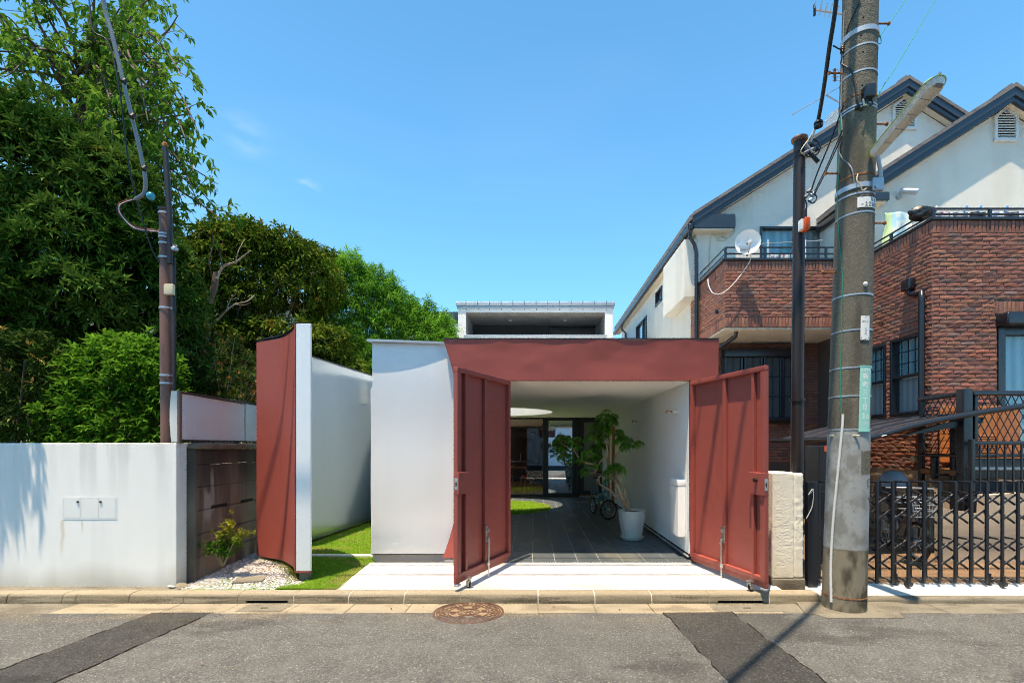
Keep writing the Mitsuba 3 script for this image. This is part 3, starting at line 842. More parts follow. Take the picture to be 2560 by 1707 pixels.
# patio floor of slate tiles
pf = struct('patio_floor', 'dark slate tiled floor of the garage and patio', 'floor')
turf_hole = Point(-.95, 12.36).buffer(1.42, 48)
inner = Polygon([(-1.0, 6.5), (XR + .01, 6.5), (XR + .01, 14.99), (-3.0, 14.99), (-3.0, 10.0), (-2.4, 7.6), (-2.05, 6.85), (-1.0, 6.85)])
put(pf, 'grout', prism_xy(inner.difference(turf_hole.buffer(.01)), -.06, -.0035), 'mat_grout', smooth=False)
tw, tl = .3075, .606
tiles, far_ = [], []
for i in range(-8, 8):
    x0 = XR - (i + 9) * tw + .0  # columns counted from the right wall
for i in range(18):
    x1 = XR + .005 - i * tw; x0 = x1 - tw
    off = -(i % 2) * tl / 2
    for j in range(16):
        y0 = 6.5 + off + j * tl - .18; y1 = y0 + tl
        pg = sbox(x0 + .0035, y0 + .0035, x1 - .0035, y1 - .0035).intersection(inner).difference(turf_hole)
        if pg.is_empty or pg.area < .004: continue
        for g in getattr(pg, 'geoms', [pg]):
            m = prism_xy(g.simplify(.004), -.02, rng.uniform(-.0006, .0006))
            cx, cy = g.centroid.coords[0]
            (tiles if (cx / cy > -.085 or False) else far_).append((cy, m))
tiles.sort(key=lambda q: q[0])
for k, (cy, m) in enumerate(tiles):
    if k < 290: put(pf, 'tile', m, 'mat_slate_tile', smooth=False)
    else: far_.append((cy, m))
put(pf, 'tiling', cat([m for _, m in far_]), 'mat_slate_tile', smooth=False, stuff=True)
pl = struct('patio_lawn', 'round bed of turf in the patio', 'lawn')
put(pl, None, prism_xy(turf_hole.buffer(-.006), -.06, .008), 'mat_turf', smooth=False)


def inside_round(r, n):
    q = np.c_[r.uniform(-2.4, .5, 2 * n), r.uniform(10.9, 13.8, 2 * n)]
    return q[shapely.contains_xy(turf_hole.buffer(-.02), q[:, 0], q[:, 1])][:n]


m, c = blades(26000, inside_round, lambda x, y: .006 + 0 * x, .035, .07, 22, ((.17, .38, .02), (.36, .52, .05)))
k = thing('patio_grass', 'round patch of sunlit grass in the tiled patio', 'grass'); labels[k]['kind'] = 'stuff'
put(k, None, m, 'mat_grass_blade', smooth=False, color=c)

# ---------------------------------------------------------------- the silver boundary wall and its curved red end
bw = thing('boundary_wall', 'long silver metal boundary wall running back beside the lawn', 'wall')
b0, b1 = np.array([-3.745, 7.12]), np.array([-2.95, 13.4])
bd = (b1 - b0) / np.linalg.norm(b1 - b0); bn = np.array([bd[1], -bd[0]])
L = np.linalg.norm(b1 - b0)


def bwall(u, v):
    s = u * L
    bow = .012 * np.sin(v * 4.5) + .006 * np.sin(u * 17) * np.sin(v * 9)
    return b0[0] + bd[0] * s + bn[0] * bow, b0[1] + bd[1] * s + bn[1] * bow, .03 + v * 3.0


for k in range(3):
    put(bw, 'sheet', grid(lambda u, v: bwall((k + u) / 3 * .9995, v), 30, 30, thick=[-bn[0] * .12, -bn[1] * .12, 0]), 'mat_silver_smooth', smooth=40)
put(bw, 'base_rail', bar((*(b0 + bn * .004), .015), (*(b1 + bn * .004), .015), .03, .02), 'mat_dark_metal')
put(bw, 'cap', bar((*(b0 - bn * .055), 3.036), (*(b1 - bn * .055), 3.036), .15, .012), 'mat_dark_metal', label='thin dark metal cap on the silver wall')

cw = thing('curved_wall', 'free-standing wall end with a concave dark red face and a white edge', 'wall')
cp = spline([(-3.80, 6.64, 0), (-3.37, 6.40, 0), (-3.21, 6.26, 0), (-3.06, 6.09, 0), (-2.95, 5.945, 0), (-2.806, 5.715, 0)], 8)[:, :2]
sp = np.linspace(0, 1, len(cp))


def cz1(u): return 2.985 + .02 * u ** 3
def cz0(u): return .058 + .02 * u ** 2


def redface(u, v):
    x, y = np.interp(u, sp, cp[:, 0]), np.interp(u, sp, cp[:, 1])
    return x, y, cz0(u) + v * (cz1(u) - cz0(u))


put(cw, 'red_face', grid(redface, 44, 20, thick=[.02, .05, 0]), 'mat_red_paint', smooth=40, label='concave dark red face of the wall end')
bk = spline([(-3.74, 6.76, 0), (-3.5, 6.8, 0), (-3.15, 6.55, 0), (-2.86, 6.18, 0), (-2.71, 5.92, 0), (-2.64, 5.745, 0)], 8)[:, :2]
core = Polygon(np.vstack([cp + [.025, .055], bk[::-1]])).buffer(0)
put(cw, 'core', prism_xy(core, .075, 2.985), 'mat_silver', smooth=40)
put(cw, 'white_edge', box(-2.807, -2.628, 5.712, 5.742, .083, 3.005, .006), 'mat_silver', label='flat pale metal edge of the curved wall')
put(cw, 'edge_trim', bar((-2.812, 5.708, .08), (-2.812, 5.708, 3.0), .012, .012), 'mat_red_paint')
put(cw, 'base_plate', sbx(-2.815, -2.635, 5.708, 5.75, .064, .081), 'mat_red_paint', smooth=False)
put(cw, 'cap', prism_xy(Polygon(np.vstack([cp - [.006, .006], bk[::-1] + [.006, 0]])).buffer(0), 3.008, 3.02), 'mat_dark_metal', smooth=False)
for x, y in ((-2.73, 5.80), (-3.6, 6.66)):
    put(cw, 'footing', box(x - .055, x + .055, y - .05, y + .06, -.08, .063), 'mat_gutter_grey')


# ---------------------------------------------------------------- the two open garage door leaves


def leaf(hinge, outer, zb, zt, side, name_label):
    h, o = np.array(hinge), np.array(outer)
    W = np.linalg.norm(o - h); d = (o - h) / W
    nv = np.array([-d[1], d[0]]) if side < 0 else np.array([d[1], -d[0]])
    Mx = np.eye(4); Mx[:3, 0] = [d[0], d[1], 0]; Mx[:3, 1] = [nv[0], nv[1], 0]; Mx[:3, 3] = [h[0], h[1], 0]
    if np.linalg.det(Mx[:3, :3]) < 0: flip = True
    else: flip = False

    def w(m):
        m = m.copy(); v = np.c_[m.vertices, np.ones(len(m.vertices))] @ Mx.T
        return mk(v[:, :3], m.faces[:, ::-1] if flip else m.faces)
    g = thing('garage_door', name_label, 'garage door')
    t = .052
    put(g, 'panel', w(sbx(.01, W - .008, -.006, .0, zb + .01, zt - .01)), 'mat_red_paint', smooth=False)
    b = .055
    put(g, 'rail', w(box(0, W, 0.0005, t, zt - b, zt)), 'mat_red_paint')
    put(g, 'rail', w(box(0, W, 0.0005, t, zb + .06, zb + .06 + b)), 'mat_red_paint')
    put(g, 'skirt', w(box(.03, W, 0.0005, t - .02, zb, zb + .06)), 'mat_red_paint')
    for x0, x1 in ((0, .05), (W * .50 - .026, W * .50 + .026), (W - .215, W - .175), (W - .07, W)):
        put(g, 'stile', w(box(x0, x1, 0.0008, t - .002 if x0 == 0 or x1 == W else t - .008, zb + .06 + b, zt - b)), 'mat_red_paint')
    lb = put(g, 'lock_box', w(box(W - .225, W + .004, .001, t + .018, 1.03, 1.27)), 'mat_red_paint')
    put(lb, 'strike', w(cat(box(W + .004, W + .0075, .018, .056, 1.08, 1.21, .001))), 'mat_steel')
    put(lb, 'keyhole', w(sbx(W + .0075, W + .0085, .028, .046, 1.12, 1.165)), 'mat_dark_void', smooth=False)
    if side > 0:
        put(lb, 'knob', w(cyl((W - .10, t + .018, 1.19), (W - .10, t + .052, 1.19), .02)), 'mat_black_plastic')
    db = put(g, 'drop_bolt', w(cat(cyl((W * .5, t + .022, -.022), (W * .5, t + .022, .46), .0105, 12), bar((W * .5 - .03, t + .03, .40), (W * .5 - .005, t + .03, .40), .012))), 'mat_steel')
    put(db, 'bracket', w(cat(box(W * .5 - .022, W * .5 + .03, t - .008, t + .006, .40, .60), box(W * .5 - .018, W * .5 + .018, t + .0062, t + .033, .42, .45), box(W * .5 - .018, W * .5 + .018, t + .0062, t + .033, .53, .56), box(W * .5 - .022, W * .5 + .03, t - .001, t + .030, zb + .07, zb + .115))), 'mat_steel')
    cw_ = W - .18
    zc = -.030
    ca = put(g, 'caster', w(cat(cyl((cw_, t + .03, zc + .03), (cw_, t + .03, zc + .13), .007, 10), lathe([[0, .105], [.038, .105], [.038, .112], [0, .112]], (cw_, t + .03, zc), 16),
                            box(cw_ - .026, cw_ - .02, t + .008, t + .045, zc + .02, zc + .085), box(cw_ + .02, cw_ + .026, t + .008, t + .045, zc + .02, zc + .085), box(cw_ - .026, cw_ + .026, t + .012, t + .044, zc + .075, zc + .088))), 'mat_steel')
    wheel = lathe([[.006, -.016], [.024, -.016], [.028, -.01], [.028, .01], [.024, .016], [.006, .016], [.006, -.016]], (0, 0, 0), 20)
    wheel.apply_transform(trimesh.transformations.rotation_matrix(math.pi / 2, [0, 1, 0])); wheel.apply_translation([cw_, t + .024, zc + .029])
    put(ca, 'wheel', w(wheel), 'mat_rubber')
    put(g, 'end_cap', w(box(W - .068, W + .002, .002, t, zb - .026, zb - .001)), 'mat_galvanised')
    for z in (zb + .35, zt - .35):
        put(g, 'hinge', w(cyl((-.012, .012, z - .07), (-.012, .012, z + .07), .012)), 'mat_red_paint')
    return g


leaf((XL, 6.46), (-.873, 5.30), .045, 2.425, -1, 'left open leaf of the dark red garage door, its inner face in shade')
leaf((XR, 6.46), (2.516, 5.17), .035, 2.42, 1, 'right open leaf of the dark red garage door, its inner face in sun')

# ---------------------------------------------------------------- things on the right garage wall
mb = thing('meter_box', 'white wall box with a sloping lid on the right garage wall', 'box')
by0, by1, bx, bz0, bz1 = 6.78, 7.14, 2.026, .285, 1.085
put(mb, 'body', box(bx, XR - .001, by0, by1, bz0, bz1 - .09, .008), 'mat_white_paint')
put(mb, 'lid', cat(box(bx - .006, XR - .001, by0 - .004, by1 + .004, bz1 - .087, bz1 - .0, .010)), 'mat_white_paint')
for k, (y, z, nm) in enumerate(((7.17, 2.07, 'nearer bare bulb wall lamp on the right garage wall'), (9.64, 2.055, 'farther bare bulb wall lamp deeper in the garage'))):
    l = thing('wall_lamp', nm, 'lamp')
    put(l, 'holder', cyl((XR + .002, y, z), (XR - .075, y, z), .025), 'mat_sign_white')
    put(l, 'cap', cyl((XR - .0755, y, z), (XR - .095, y, z), .017), 'mat_wood_mid')
    bl = lathe([[.0, 0], [.013, .0], [.016, .02], [.034, .05], [.040, .075], [.034, .10], [.018, .113], [0, .117]], (0, 0, 0), 20)
    bl.apply_transform(trimesh.transformations.rotation_matrix(-math.pi / 2, [0, 1, 0])); bl.apply_translation([XR - .096, y, z])
    put(l, 'bulb', bl, 'mat_window_glass', smooth=True)
    put(l, 'filament', tube([(XR - .10, y, z), (XR - .13, y - .006, z + .012), (XR - .16, y, z + .014), (XR - .165, y + .006, z - .01), (XR - .13, y, z - .012)], .0075, 6, 4), 'mat_wood_orange')

# wooden sash leaning on the wall
ws = thing('wooden_sash', 'tall orange wooden sash frame leaning on the right wall behind the plant', 'frame')
pts = [(2.03, 12.35), (2.11, 13.55)]
for (x, y) in pts: put(ws, 'stile', bar((x, y, .02), (x + .02, y, 2.06), .075, .05), 'mat_wood_orange')
for z in (.08, 1.0, 2.02): put(ws, 'rail', bar((2.03 + .02 * z / 2, 12.39, z), (2.11 + .02 * z / 2, 13.51, z), .07, .04), 'mat_wood_orange')

# ---------------------------------------------------------------- dining room furniture seen through the glass
dt = thing('dining_table', 'light wooden dining table with pale metal legs inside the room', 'table')
put(dt, 'top', box(-2.6, -.02, 19.3, 20.2, .70, .735), 'mat_wood_mid')
for x, y in ((-.08, 19.36), (-.08, 20.14), (-2.54, 19.36), (-2.54, 20.14)):
    put(dt, 'leg', cyl((x, y, .02), (x, y, .70), .018), 'mat_steel')
put(dt, 'brace', cyl((-.08, 19.36, .35), (-.35, 19.36, .69), .012), 'mat_steel')
ch = thing('dining_chair', 'spindle back wooden chair at the dining table', 'chair')
cx_, cy_ = -.95, 18.5
put(ch, 'seat', lathe([[0, .43], [.19, .43], [.2, .45], [.18, .465], [0, .46]], (cx_, cy_, 0), 20), 'mat_wood_mid')
for a, b in ((-1, -1), (1, -1), (-1, 1), (1, 1)):
    put(ch, 'leg', tube([(cx_ + a * .22, cy_ + b * .22, .02), (cx_ + a * .13, cy_ + b * .13, .44)], [.012, .018], 8), 'mat_wood_mid')
for k in range(5):
    t = (k - 2) / 2
    put(ch, 'spindle', tube([(cx_ + t * .14, cy_ + .16, .45), (cx_ + t * .19, cy_ + .25, .80)], .008, 6), 'mat_wood_mid')
put(ch, 'crest_rail', tube([(cx_ - .23, cy_ + .24, .80), (cx_, cy_ + .28, .82), (cx_ + .23, cy_ + .24, .80)], .016, 8, 5), 'mat_wood_mid')
st = thing('stool', 'low wooden stool with bent legs carrying a kettle', 'stool')
sx_, sy_ = -.275, 16.75
put(st, 'seat', lathe([[0, .455], [.19, .455], [.195, .465], [.19, .475], [0, .475]], (sx_, sy_, 0), 24), 'mat_wood_orange')
for k in range(3):
    a = k * 2.094 + .5
    d = np.array([math.cos(a), math.sin(a)])
    put(st, 'leg', tube([(sx_ + d[0] * .08, sy_ + d[1] * .08, .448), (sx_ + d[0] * .16, sy_ + d[1] * .16, .44), (sx_ + d[0] * .18, sy_ + d[1] * .18, .40), (sx_ + d[0] * .185, sy_ + d[1] * .185, .02)], .02, 8, 4), 'mat_wood_orange')
kt = thing('kettle', 'orange red kettle on the stool', 'kettle')
put(kt, 'body', lathe([[0, .476], [.055, .476], [.075, .50], [.075, .53], [.05, .565], [.0, .57]], (sx_ - .06, sy_, 0), 24), 'mat_kettle_red', smooth=True)
put(kt, 'lid_knob', ball((sx_ - .06, sy_, .58), .012), 'mat_kettle_red')
put(kt, 'spout', tube([(sx_ + .0, sy_, .51), (sx_ + .05, sy_, .555)], [.016, .008], 8), 'mat_kettle_red')
put(kt, 'handle', tube([(sx_ - .12, sy_, .53), (sx_ - .11, sy_, .61), (sx_ - .06, sy_, .63), (sx_ - .01, sy_, .61), (sx_, sy_, .53)], .006, 6, 4), 'mat_black_plastic')
cu = thing('cup', 'small pale blue cup beside the kettle', 'cup')
put(cu, None, lathe([[0, .478], [.03, .478], [.042, .52], [.038, .52], [.027, .483], [0, .483]], (sx_ + .12, sy_ + .02, 0), 20), 'mat_curtain_blue')
lc = thing('lounge_chair', 'low lounge chair with dark blue cushions and wooden arms', 'chair')
put(lc, 'seat_cushion', box(-.05, .33, 16.9, 17.5, .26, .38, .03), 'mat_navy_trim')
put(lc, 'back_cushion', bar((.05, 17.45, .36), (-.02, 17.7, .85), .52, .09, .03), 'mat_navy_trim')
for y in (16.88, 17.52):
    put(lc, 'arm', bar((-.02, y, .58), (.34, y, .50), .05, .025), 'mat_wood_mid')
    put(lc, 'leg', bar((.0, y, .02), (.06, y, .57), .03), 'mat_wood_mid')
    put(lc, 'rail', bar((-.04, y, .33), (.34, y, .20), .03, .05), 'mat_wood_mid')
kc = thing('kitchen_counter', 'dark kitchen counter along the far wall of the room', 'counter')
put(kc, 'top', box(-3.1, .2, 20.9, 21.48, .90, .93), 'mat_galvanised')
put(kc, 'cabinet', box(-3.1, .2, 20.95, 21.48, .03, .89), 'mat_room_dark')
put(kc, 'faucet', tube([(-.56, 21.3, .93), (-.56, 21.3, 1.25), (-.56, 21.2, 1.32), (-.56, 21.08, 1.25)], .014, 8, 4), 'mat_steel')
ac = thing('air_conditioner', 'dark slim air conditioner high on the kitchen wall', 'air conditioner')
put(ac, None, box(-.75, .05, 21.28, 21.49, 1.95, 2.22, .03), 'mat_navy_trim')


# ---------------------------------------------------------------- left: white stucco wall, dark panel wall, metal fence
lwall = thing('white_wall', 'rain-streaked white stucco wall beside the road with a meter door set in it', 'wall')
put(lwall, 'wall', box(-13, -4.052, 5.49, 5.66, -.08, 1.592, .008), 'mat_white_stucco')
bxs = [X(146, 5.49), X(186.5, 5.49), X(226.5, 5.49), X(267, 5.49)]
bz0_, bz1_ = Z(1189.5, 5.49), Z(1142, 5.49)
put(lwall, 'door_frame', cat(box(bxs[0] - .012, bxs[3] + .012, 5.4865, 5.4897, bz1_, bz1_ + .012, .002), box(bxs[0] - .012, bxs[3] + .012, 5.4865, 5.4897, bz0_ - .012, bz0_, .002),
                             box(bxs[0] - .012, bxs[0], 5.4865, 5.4897, bz0_, bz1_, .002), box(bxs[3], bxs[3] + .012, 5.4865, 5.4897, bz0_, bz1_, .002)), 'mat_sign_white')
for k in range(3):
    d = put(lwall, 'meter_door', box(bxs[k] + .002, bxs[k + 1] - .002, 5.4855, 5.4897, bz0_ + .003, bz1_ - .003, .002), 'mat_white_stucco_door' if False else 'mat_sign_white')
    if k != 1:
        x = bxs[k + 1] - .03 if k == 0 else bxs[k] + .03
        put(d, 'lock', cyl((x, 5.486, bz1_ - .045), (x, 5.474, bz1_ - .045), .012), 'mat_dark_metal')

dk = thing('panel_wall', 'dark weathered concrete panel wall with two slots, running back from the white wall', 'wall')
XD = -3.985
zs = [-.10, .20, .46, .78, 1.09, 1.36, 1.50]
zz = [Z(1330, 5.66) - .2, .19, .47, .78, 1.08, 1.50]
crs = [-.12, .235, .505, .79, 1.07, 1.335, 1.52]
for k in range(len(crs) - 1):
    for y0, y1 in ((5.70, 7.5), (7.505, 9.3), (9.305, 11.1)):
        put(dk, 'panel', box(XD - .06 + rng.uniform(-.003, .003), XD + rng.uniform(-.006, .004), y0 + .002, y1 - .002, crs[k] + .003, crs[k + 1] - .003, .008), 'mat_block_concrete')
put(dk, 'post', box(XD - .1, XD + .02, 5.662, 5.72, -.1, 1.52, .012), 'mat_block_concrete')
put(dk, 'coping', box(XD - .12, XD + .05, 5.662, 11.1, 1.523, 1.595, .012), 'mat_gutter_grey')
for y0, y1 in ((5.98, 6.28), (6.58, 6.86)):
    put(dk, 'slot', box(XD + .002, XD + .0065, y0, y1, .79, .825, .002), 'mat_dark_void')

mf = thing('metal_fence', 'brushed metal panel fence standing on the dark concrete wall', 'fence')
for y0, y1, s in ((5.53, 6.75, 0), (6.76, 8.4, .012), (8.41, 10.9, 0)):
    def sheet(u, v): return XD - .045 + s + .006 * np.sin(u * 5 + 1) * np.sin(v * 3), y0 + u * (y1 - y0), 1.635 + v * (.525 - .02 * u)
    put(mf, 'sheet', grid(sheet, 16, 10, thick=[-.02, 0, 0]), 'mat_silver_fence', smooth=40)
put(mf, 'top_rail', bar((XD - .05, 5.52, 2.172), (XD - .05, 10.9, 2.13), .055, .022), 'mat_dark_metal')
put(mf, 'bottom_rail', bar((XD - .045, 5.52, 1.622), (XD - .045, 10.9, 1.622), .03, .016), 'mat_dark_metal')
put(mf, 'post', cyl((XD - .035, 5.50, 1.60), (XD - .035, 5.50, 2.19), .02), 'mat_brown_pole')
put(mf, 'end_sheet', grid(lambda u, v: (XD - .065 - .06 * u - .018 * np.sin(v * 3.14) * u, 5.50 - .01 * u, 1.605 + v * .58), 4, 14, thick=[0, .004, 0]), 'mat_pvc_white', smooth=40)


# ---------------------------------------------------------------- left utility pole and its service cable


def lean(px0, py0, px1, py1, Y): return P(px0, py0, Y), P(px1, py1, Y)


lp_ = thing('utility_pole', 'thin reddish brown steel utility pole behind the white wall', 'pole')
a, b = np.array([X(387.5, 6.0), 6.0, -.08]), P(380, 485, 6.0)
put(lp_, 'shaft', tube([a, b], [.074, .067], 24), 'mat_brown_pole')
ax = (b - a) / np.linalg.norm(b - a)
put(lp_, 'cap', cyl(b, b + ax * .03, .077, 24), 'mat_dark_metal')


def on(z): return a + (b - a) * (z - a[2]) / (b[2] - a[2])


put(lp_, 'conduit', tube([P(391, 605, 5.91), P(390, 500, 5.91), P(379, 336, 5.91)], .030, 12), 'mat_cable_black')
put(lp_, 'conduit', tube([P(400, 590, 5.95), P(401, 905, 5.95)], .019, 10), 'mat_cable_black')
put(lp_, 'conduit_cap', lathe([[0, 0], [.03, 0], [.034, .03], [.02, .05], [0, .055]], P(379, 337, 5.91), 12), 'mat_rusty')
put(lp_, 'insulator', lathe([[0, 0], [.035, 0], [.04, .03], [.02, .05], [.03, .07], [0, .08]], P(401, 575, 5.92), 16), 'mat_galvanised')
for k, py in enumerate((492, 540, 547, 561, 593, 708, 862, 880)):
    z = Z(py, 6.0); c = on(z)
    put(lp_, 'band', ring_at(c + [0.004, -.006, 0], (.070) + (.02 if k in (1, 4, 5) else 0.0) * 0, .022, .006, 24), 'mat_galvanised')
put(lp_, 'number_box', box(X(377, 5.9), X(399, 5.9), 5.885, 5.93, Z(676, 5.9), Z(652, 5.9), .008), 'mat_pvc_cream', label='yellowed plastic box strapped to the pole')
for px, py in ((379, 513), (392, 780)):
    put(lp_, 'bolt', ball(P(px, py, 5.925), .008, 1), 'mat_dark_metal')
sv = thing('service_cable', 'thick grey wrapped service cable hanging down before the left trees', 'cable')
main = [P(225, -180, 5.4), P(238, 0, 5.5), P(260, 90, 5.55), P(290, 215, 5.62), P(318, 330, 5.7), P(333, 405, 5.75), P(332, 440, 5.78), P(320, 452, 5.8), P(311, 457, 5.8)]
put(sv, 'sheath', tube(main, .021, 10, 6), 'mat_cable_grey')
put(sv, 'messenger', tube([P(205, 0, 5.5), P(214, 70, 5.5), P(250, 100, 5.55), P(275, 210, 5.6), P(300, 400, 5.75), P(345, 560, 5.9), P(372, 610, 5.95)], .009, 6, 6), 'mat_cable_black')
for dx, cdy, mt in ((0, 0, 'mat_kettle_red'), (2, 3, 'mat_pvc_white'), (-3, 6, 'mat_cable_black'), (4, -2, 'mat_cable_black')):
    put(sv, 'wire', tube([P(312, 457, 5.8), P(285 + dx, 461 + cdy, 5.8), P(272 + dx, 470 + cdy, 5.8), P(277 + dx, 493, 5.82), P(310, 520 + cdy, 5.86), P(366, 530 + cdy / 2, 5.93)], .0065, 6, 6), mt)
put(sv, 'insulator_ball', ball(P(346, 450, 5.8), .05, 2, (.9, .9, 1)), 'mat_teal_paint')
for py, px in ((120, 268), (185, 283), (265, 302), (385, 329)):
    put(sv, 'tie', tube([P(px, py, 5.58) + [0, 0, -.02], P(px, py, 5.58) + [.008, .02, .02]], .029, 10), 'mat_cable_black')

# shadows on the forecourt come from these wires high over the street
for k, (y, z, r) in enumerate(((4.05, 9.3, .032), (4.62, 8.7, .036), (5.00, 8.6, .018))):
    w_ = thing('overhead_cable', ('black overhead cable strung along the street above the picture, nearest the road middle', 'thick lower black overhead cable strung along the street above the kerb', 'upper black overhead cable strung along the street above the kerb')[k], 'cable', 'overhead cables along the street')
    xs = np.linspace(-22, 24, 24)
    put(w_, None, tube(np.c_[xs, xs * 0 + y, z - .25 + .25 * ((xs - 1) / 23) ** 2], r, 6), 'mat_cable_black')


# ---------------------------------------------------------------- right: the house with cream gables and brick balconies
bh = thing('brick_house', 'cream stuccoed house with brick clad balconies and navy gable boards', 'house')
YV1, YW1 = 11.2, 11.45       # verge and wall of the rear gable
YV2, YW2 = 9.70, 9.95        # verge and wall of the front gable
XH = 3.88                    # left side wall
YBF, XB = 8.0, 6.60          # front and left face of the projecting brick bay
YBL = 9.87                   # front of the left balcony
ZT, ZTL, ZBL = 5.285, 5.335, 3.99
r1 = np.array([X(2088, YV1), Z(186, YV1)])
e1 = np.array([X(1592, YV1), Z(500, YV1)])
s1 = (r1[1] - e1[1]) / (r1[0] - e1[0])
r2 = np.array([X(2333, YV2), Z(205, YV2)])
e2 = np.array([X(1998, YV2), Z(418, YV2)])
s2 = (r2[1] - e2[1]) / (r2[0] - e2[0])
XH2 = 13.2


def zr1(x): return r1[1] - s1 * abs(x - r1[0])
def zr2(x): return r2[1] - s2 * abs(x - r2[0])


put(bh, 'gable_wall', prism_xz(Polygon([(XH, 3.9), (XH2, 3.9), (XH2, zr1(XH2) - .22), (r1[0], r1[1] - .22), (XH, zr1(XH) - .22)]).difference(sbox(X(1745, YW1), ZTL - .9, X(1909, YW1), Z(520, YW1))), YW1, YW1 + .2), 'mat_cream_stucco', smooth=False)
put(bh, 'gable_wall', prism_xz(Polygon([(6.78, 3.9), (12.1, 3.9), (12.1, zr2(12.1) - .22), (r2[0], r2[1] - .22), (6.78, zr2(6.78) - .22)]), YW2, YW2 + .2), 'mat_cream_stucco', smooth=False)
put(bh, 'bay_wall', sbx(6.78, 6.9, YW2 + .2, YW1, 3.9, zr2(6.78) - .25), 'mat_cream_stucco', smooth=False)
ys0, ys1 = XH * FD / (1486 - CX), XH * FD / (1462 - CX)
put(bh, 'side_wall', prism_yz(sbox(YW1 + .2, -.05, 21.2, zr1(XH) - .25).difference(sbox(ys0, 3.6, ys1, 6.05)).difference(sbox(14.55, 5.95, 15.3, 6.4)), XH, XH + .2), 'mat_cream_stucco', smooth=False)
put(bh, 'ground_wall', sbx(XH + .2, 13, YW1 + .05, YW1 + .2, -.05, 3.9), 'mat_cream_stucco', smooth=False)
put(bh, 'side_box', box(3.57, XH - .001, 11.45, 13.3, Z(681, 11.45), zr1(3.57) - .3, .01), 'mat_cream_stucco', label='boxed out bay on the side wall')


def roof_slope(xe, xr, zf, y0, y1, t=.10, lift=.0):
    ze, zr = zf(xe) + lift, zf(xr) + lift
    return prism_xz(Polygon([(xe, ze), (xr, zr), (xr, zr + t * 1.25), (xe, ze + t * 1.25)]) if xe < xr else Polygon([(xr, zr), (xe, ze), (xe, ze + t * 1.25), (xr, zr + t * 1.25)]), y0, y1)


ro = put(bh, 'roof', cat(roof_slope(e1[0] - .05, r1[0], zr1, YV1 + .05, 21.8), roof_slope(13.6, r1[0], zr1, YV1 + .05, 21.8)), 'mat_roof_tile', smooth=False)
for k in range(11):
    y = YV1 + .1 + k * .34
    put(ro, 'ridge_tile', prism_xz(Polygon([(r1[0] - .17, r1[1] + .04), (r1[0], r1[1] + .155), (r1[0] + .17, r1[1] + .04), (r1[0] + .17, r1[1] + .09), (r1[0], r1[1] + .21), (r1[0] - .17, r1[1] + .09)]), y - .02, y + .335), 'mat_roof_tile', smooth=False)
ro2 = put(bh, 'roof', cat(roof_slope(e2[0] - .05, r2[0], zr2, YV2 + .05, 14.5), roof_slope(12.6, r2[0], zr2, YV2 + .05, 14.5)), 'mat_roof_tile', smooth=False)
for k in range(9):
    y = YV2 + .1 + k * .34
    put(ro2, 'ridge_tile', prism_xz(Polygon([(r2[0] - .15, r2[1] + .04), (r2[0], r2[1] + .145), (r2[0] + .15, r2[1] + .04), (r2[0] + .15, r2[1] + .09), (r2[0], r2[1] + .19), (r2[0] - .15, r2[1] + .09)]), y - .02, y + .335), 'mat_roof_tile', smooth=False)


def verge(xe, xr, zf, y, lo, hi, d0, d1):
    a, b = zf(xe), zf(xr)
    return prism_xz(Polygon([(xe, a + lo), (xr, b + lo), (xr, b + hi), (xe, a + hi)]).buffer(0), y + d0, y + d1)


for zf, xa, xr, xb, y in ((zr1, e1[0], r1[0], 13.55, YV1), (zr2, e2[0], r2[0], 12.55, YV2)):
    for k, xe in enumerate((xa, xb)):
        put(bh, 'verge_board', verge(xe, xr, zf, y, -.21, -.11, .03, .10), 'mat_navy_trim', smooth=False)
        put(bh, 'verge_board', verge(xe, xr, zf, y, -.107, .055, 0, .10), 'mat_navy_trim', smooth=False)
        put(bh, 'verge_cap', verge(xe, xr, zf, y, .058, .135, -.02, .12), 'mat_roof_tile', smooth=False)
        put(bh, 'soffit', verge(xe, xr, zf, y, -.20, -.17, .101, .249), 'mat_soffit', smooth=False)
# eaves along the left side with gutter and boxed end
ez = zr1(e1[0])
put(bh, 'eave_soffit', sbx(e1[0] + .02, XH - .002, YV1 + .06, 21.7, ez - .26, ez - .235), 'mat_soffit', smooth=False)
put(bh, 'eave_gutter', cat(box(e1[0] - .11, e1[0] + .015, YV1 - .01, 21.8, ez - .27, ez - .11, .03)), 'mat_black_gloss')
put(bh, 'eave_return', box(e1[0] + .03, X(1690, YV1), YV1 + .02, YW1 - .002, ez - .22, Z(489, YV1), .01), 'mat_navy_trim')
put(bh, 'return_soffit', sbx(e1[0] + .03, X(1686, YV1), YV1 + .04, YW1 - .004, ez - .25, ez - .223), 'mat_soffit', smooth=False)
put(bh, 'downpipe', tube([(e1[0] - .04, YV1 + .06, ez - .25), (e1[0] - .04, YV1 + .08, ez - .42), (XH - .1, YW1 - .1, ez - .55), (XH - .06, YW1 - .12, ez - .75), (XH - .06, YW1 - .12, .0)], .045, 10), 'mat_black_gloss')
put(bh, 'downpipe', tube([(e1[0] - .04, 20.0, ez - .25), (e1[0] - .04, 20.0, ez - .45), (XH - .06, 20.0, ez - .6), (XH - .06, 20.0, .0)], .045, 8), 'mat_black_gloss')
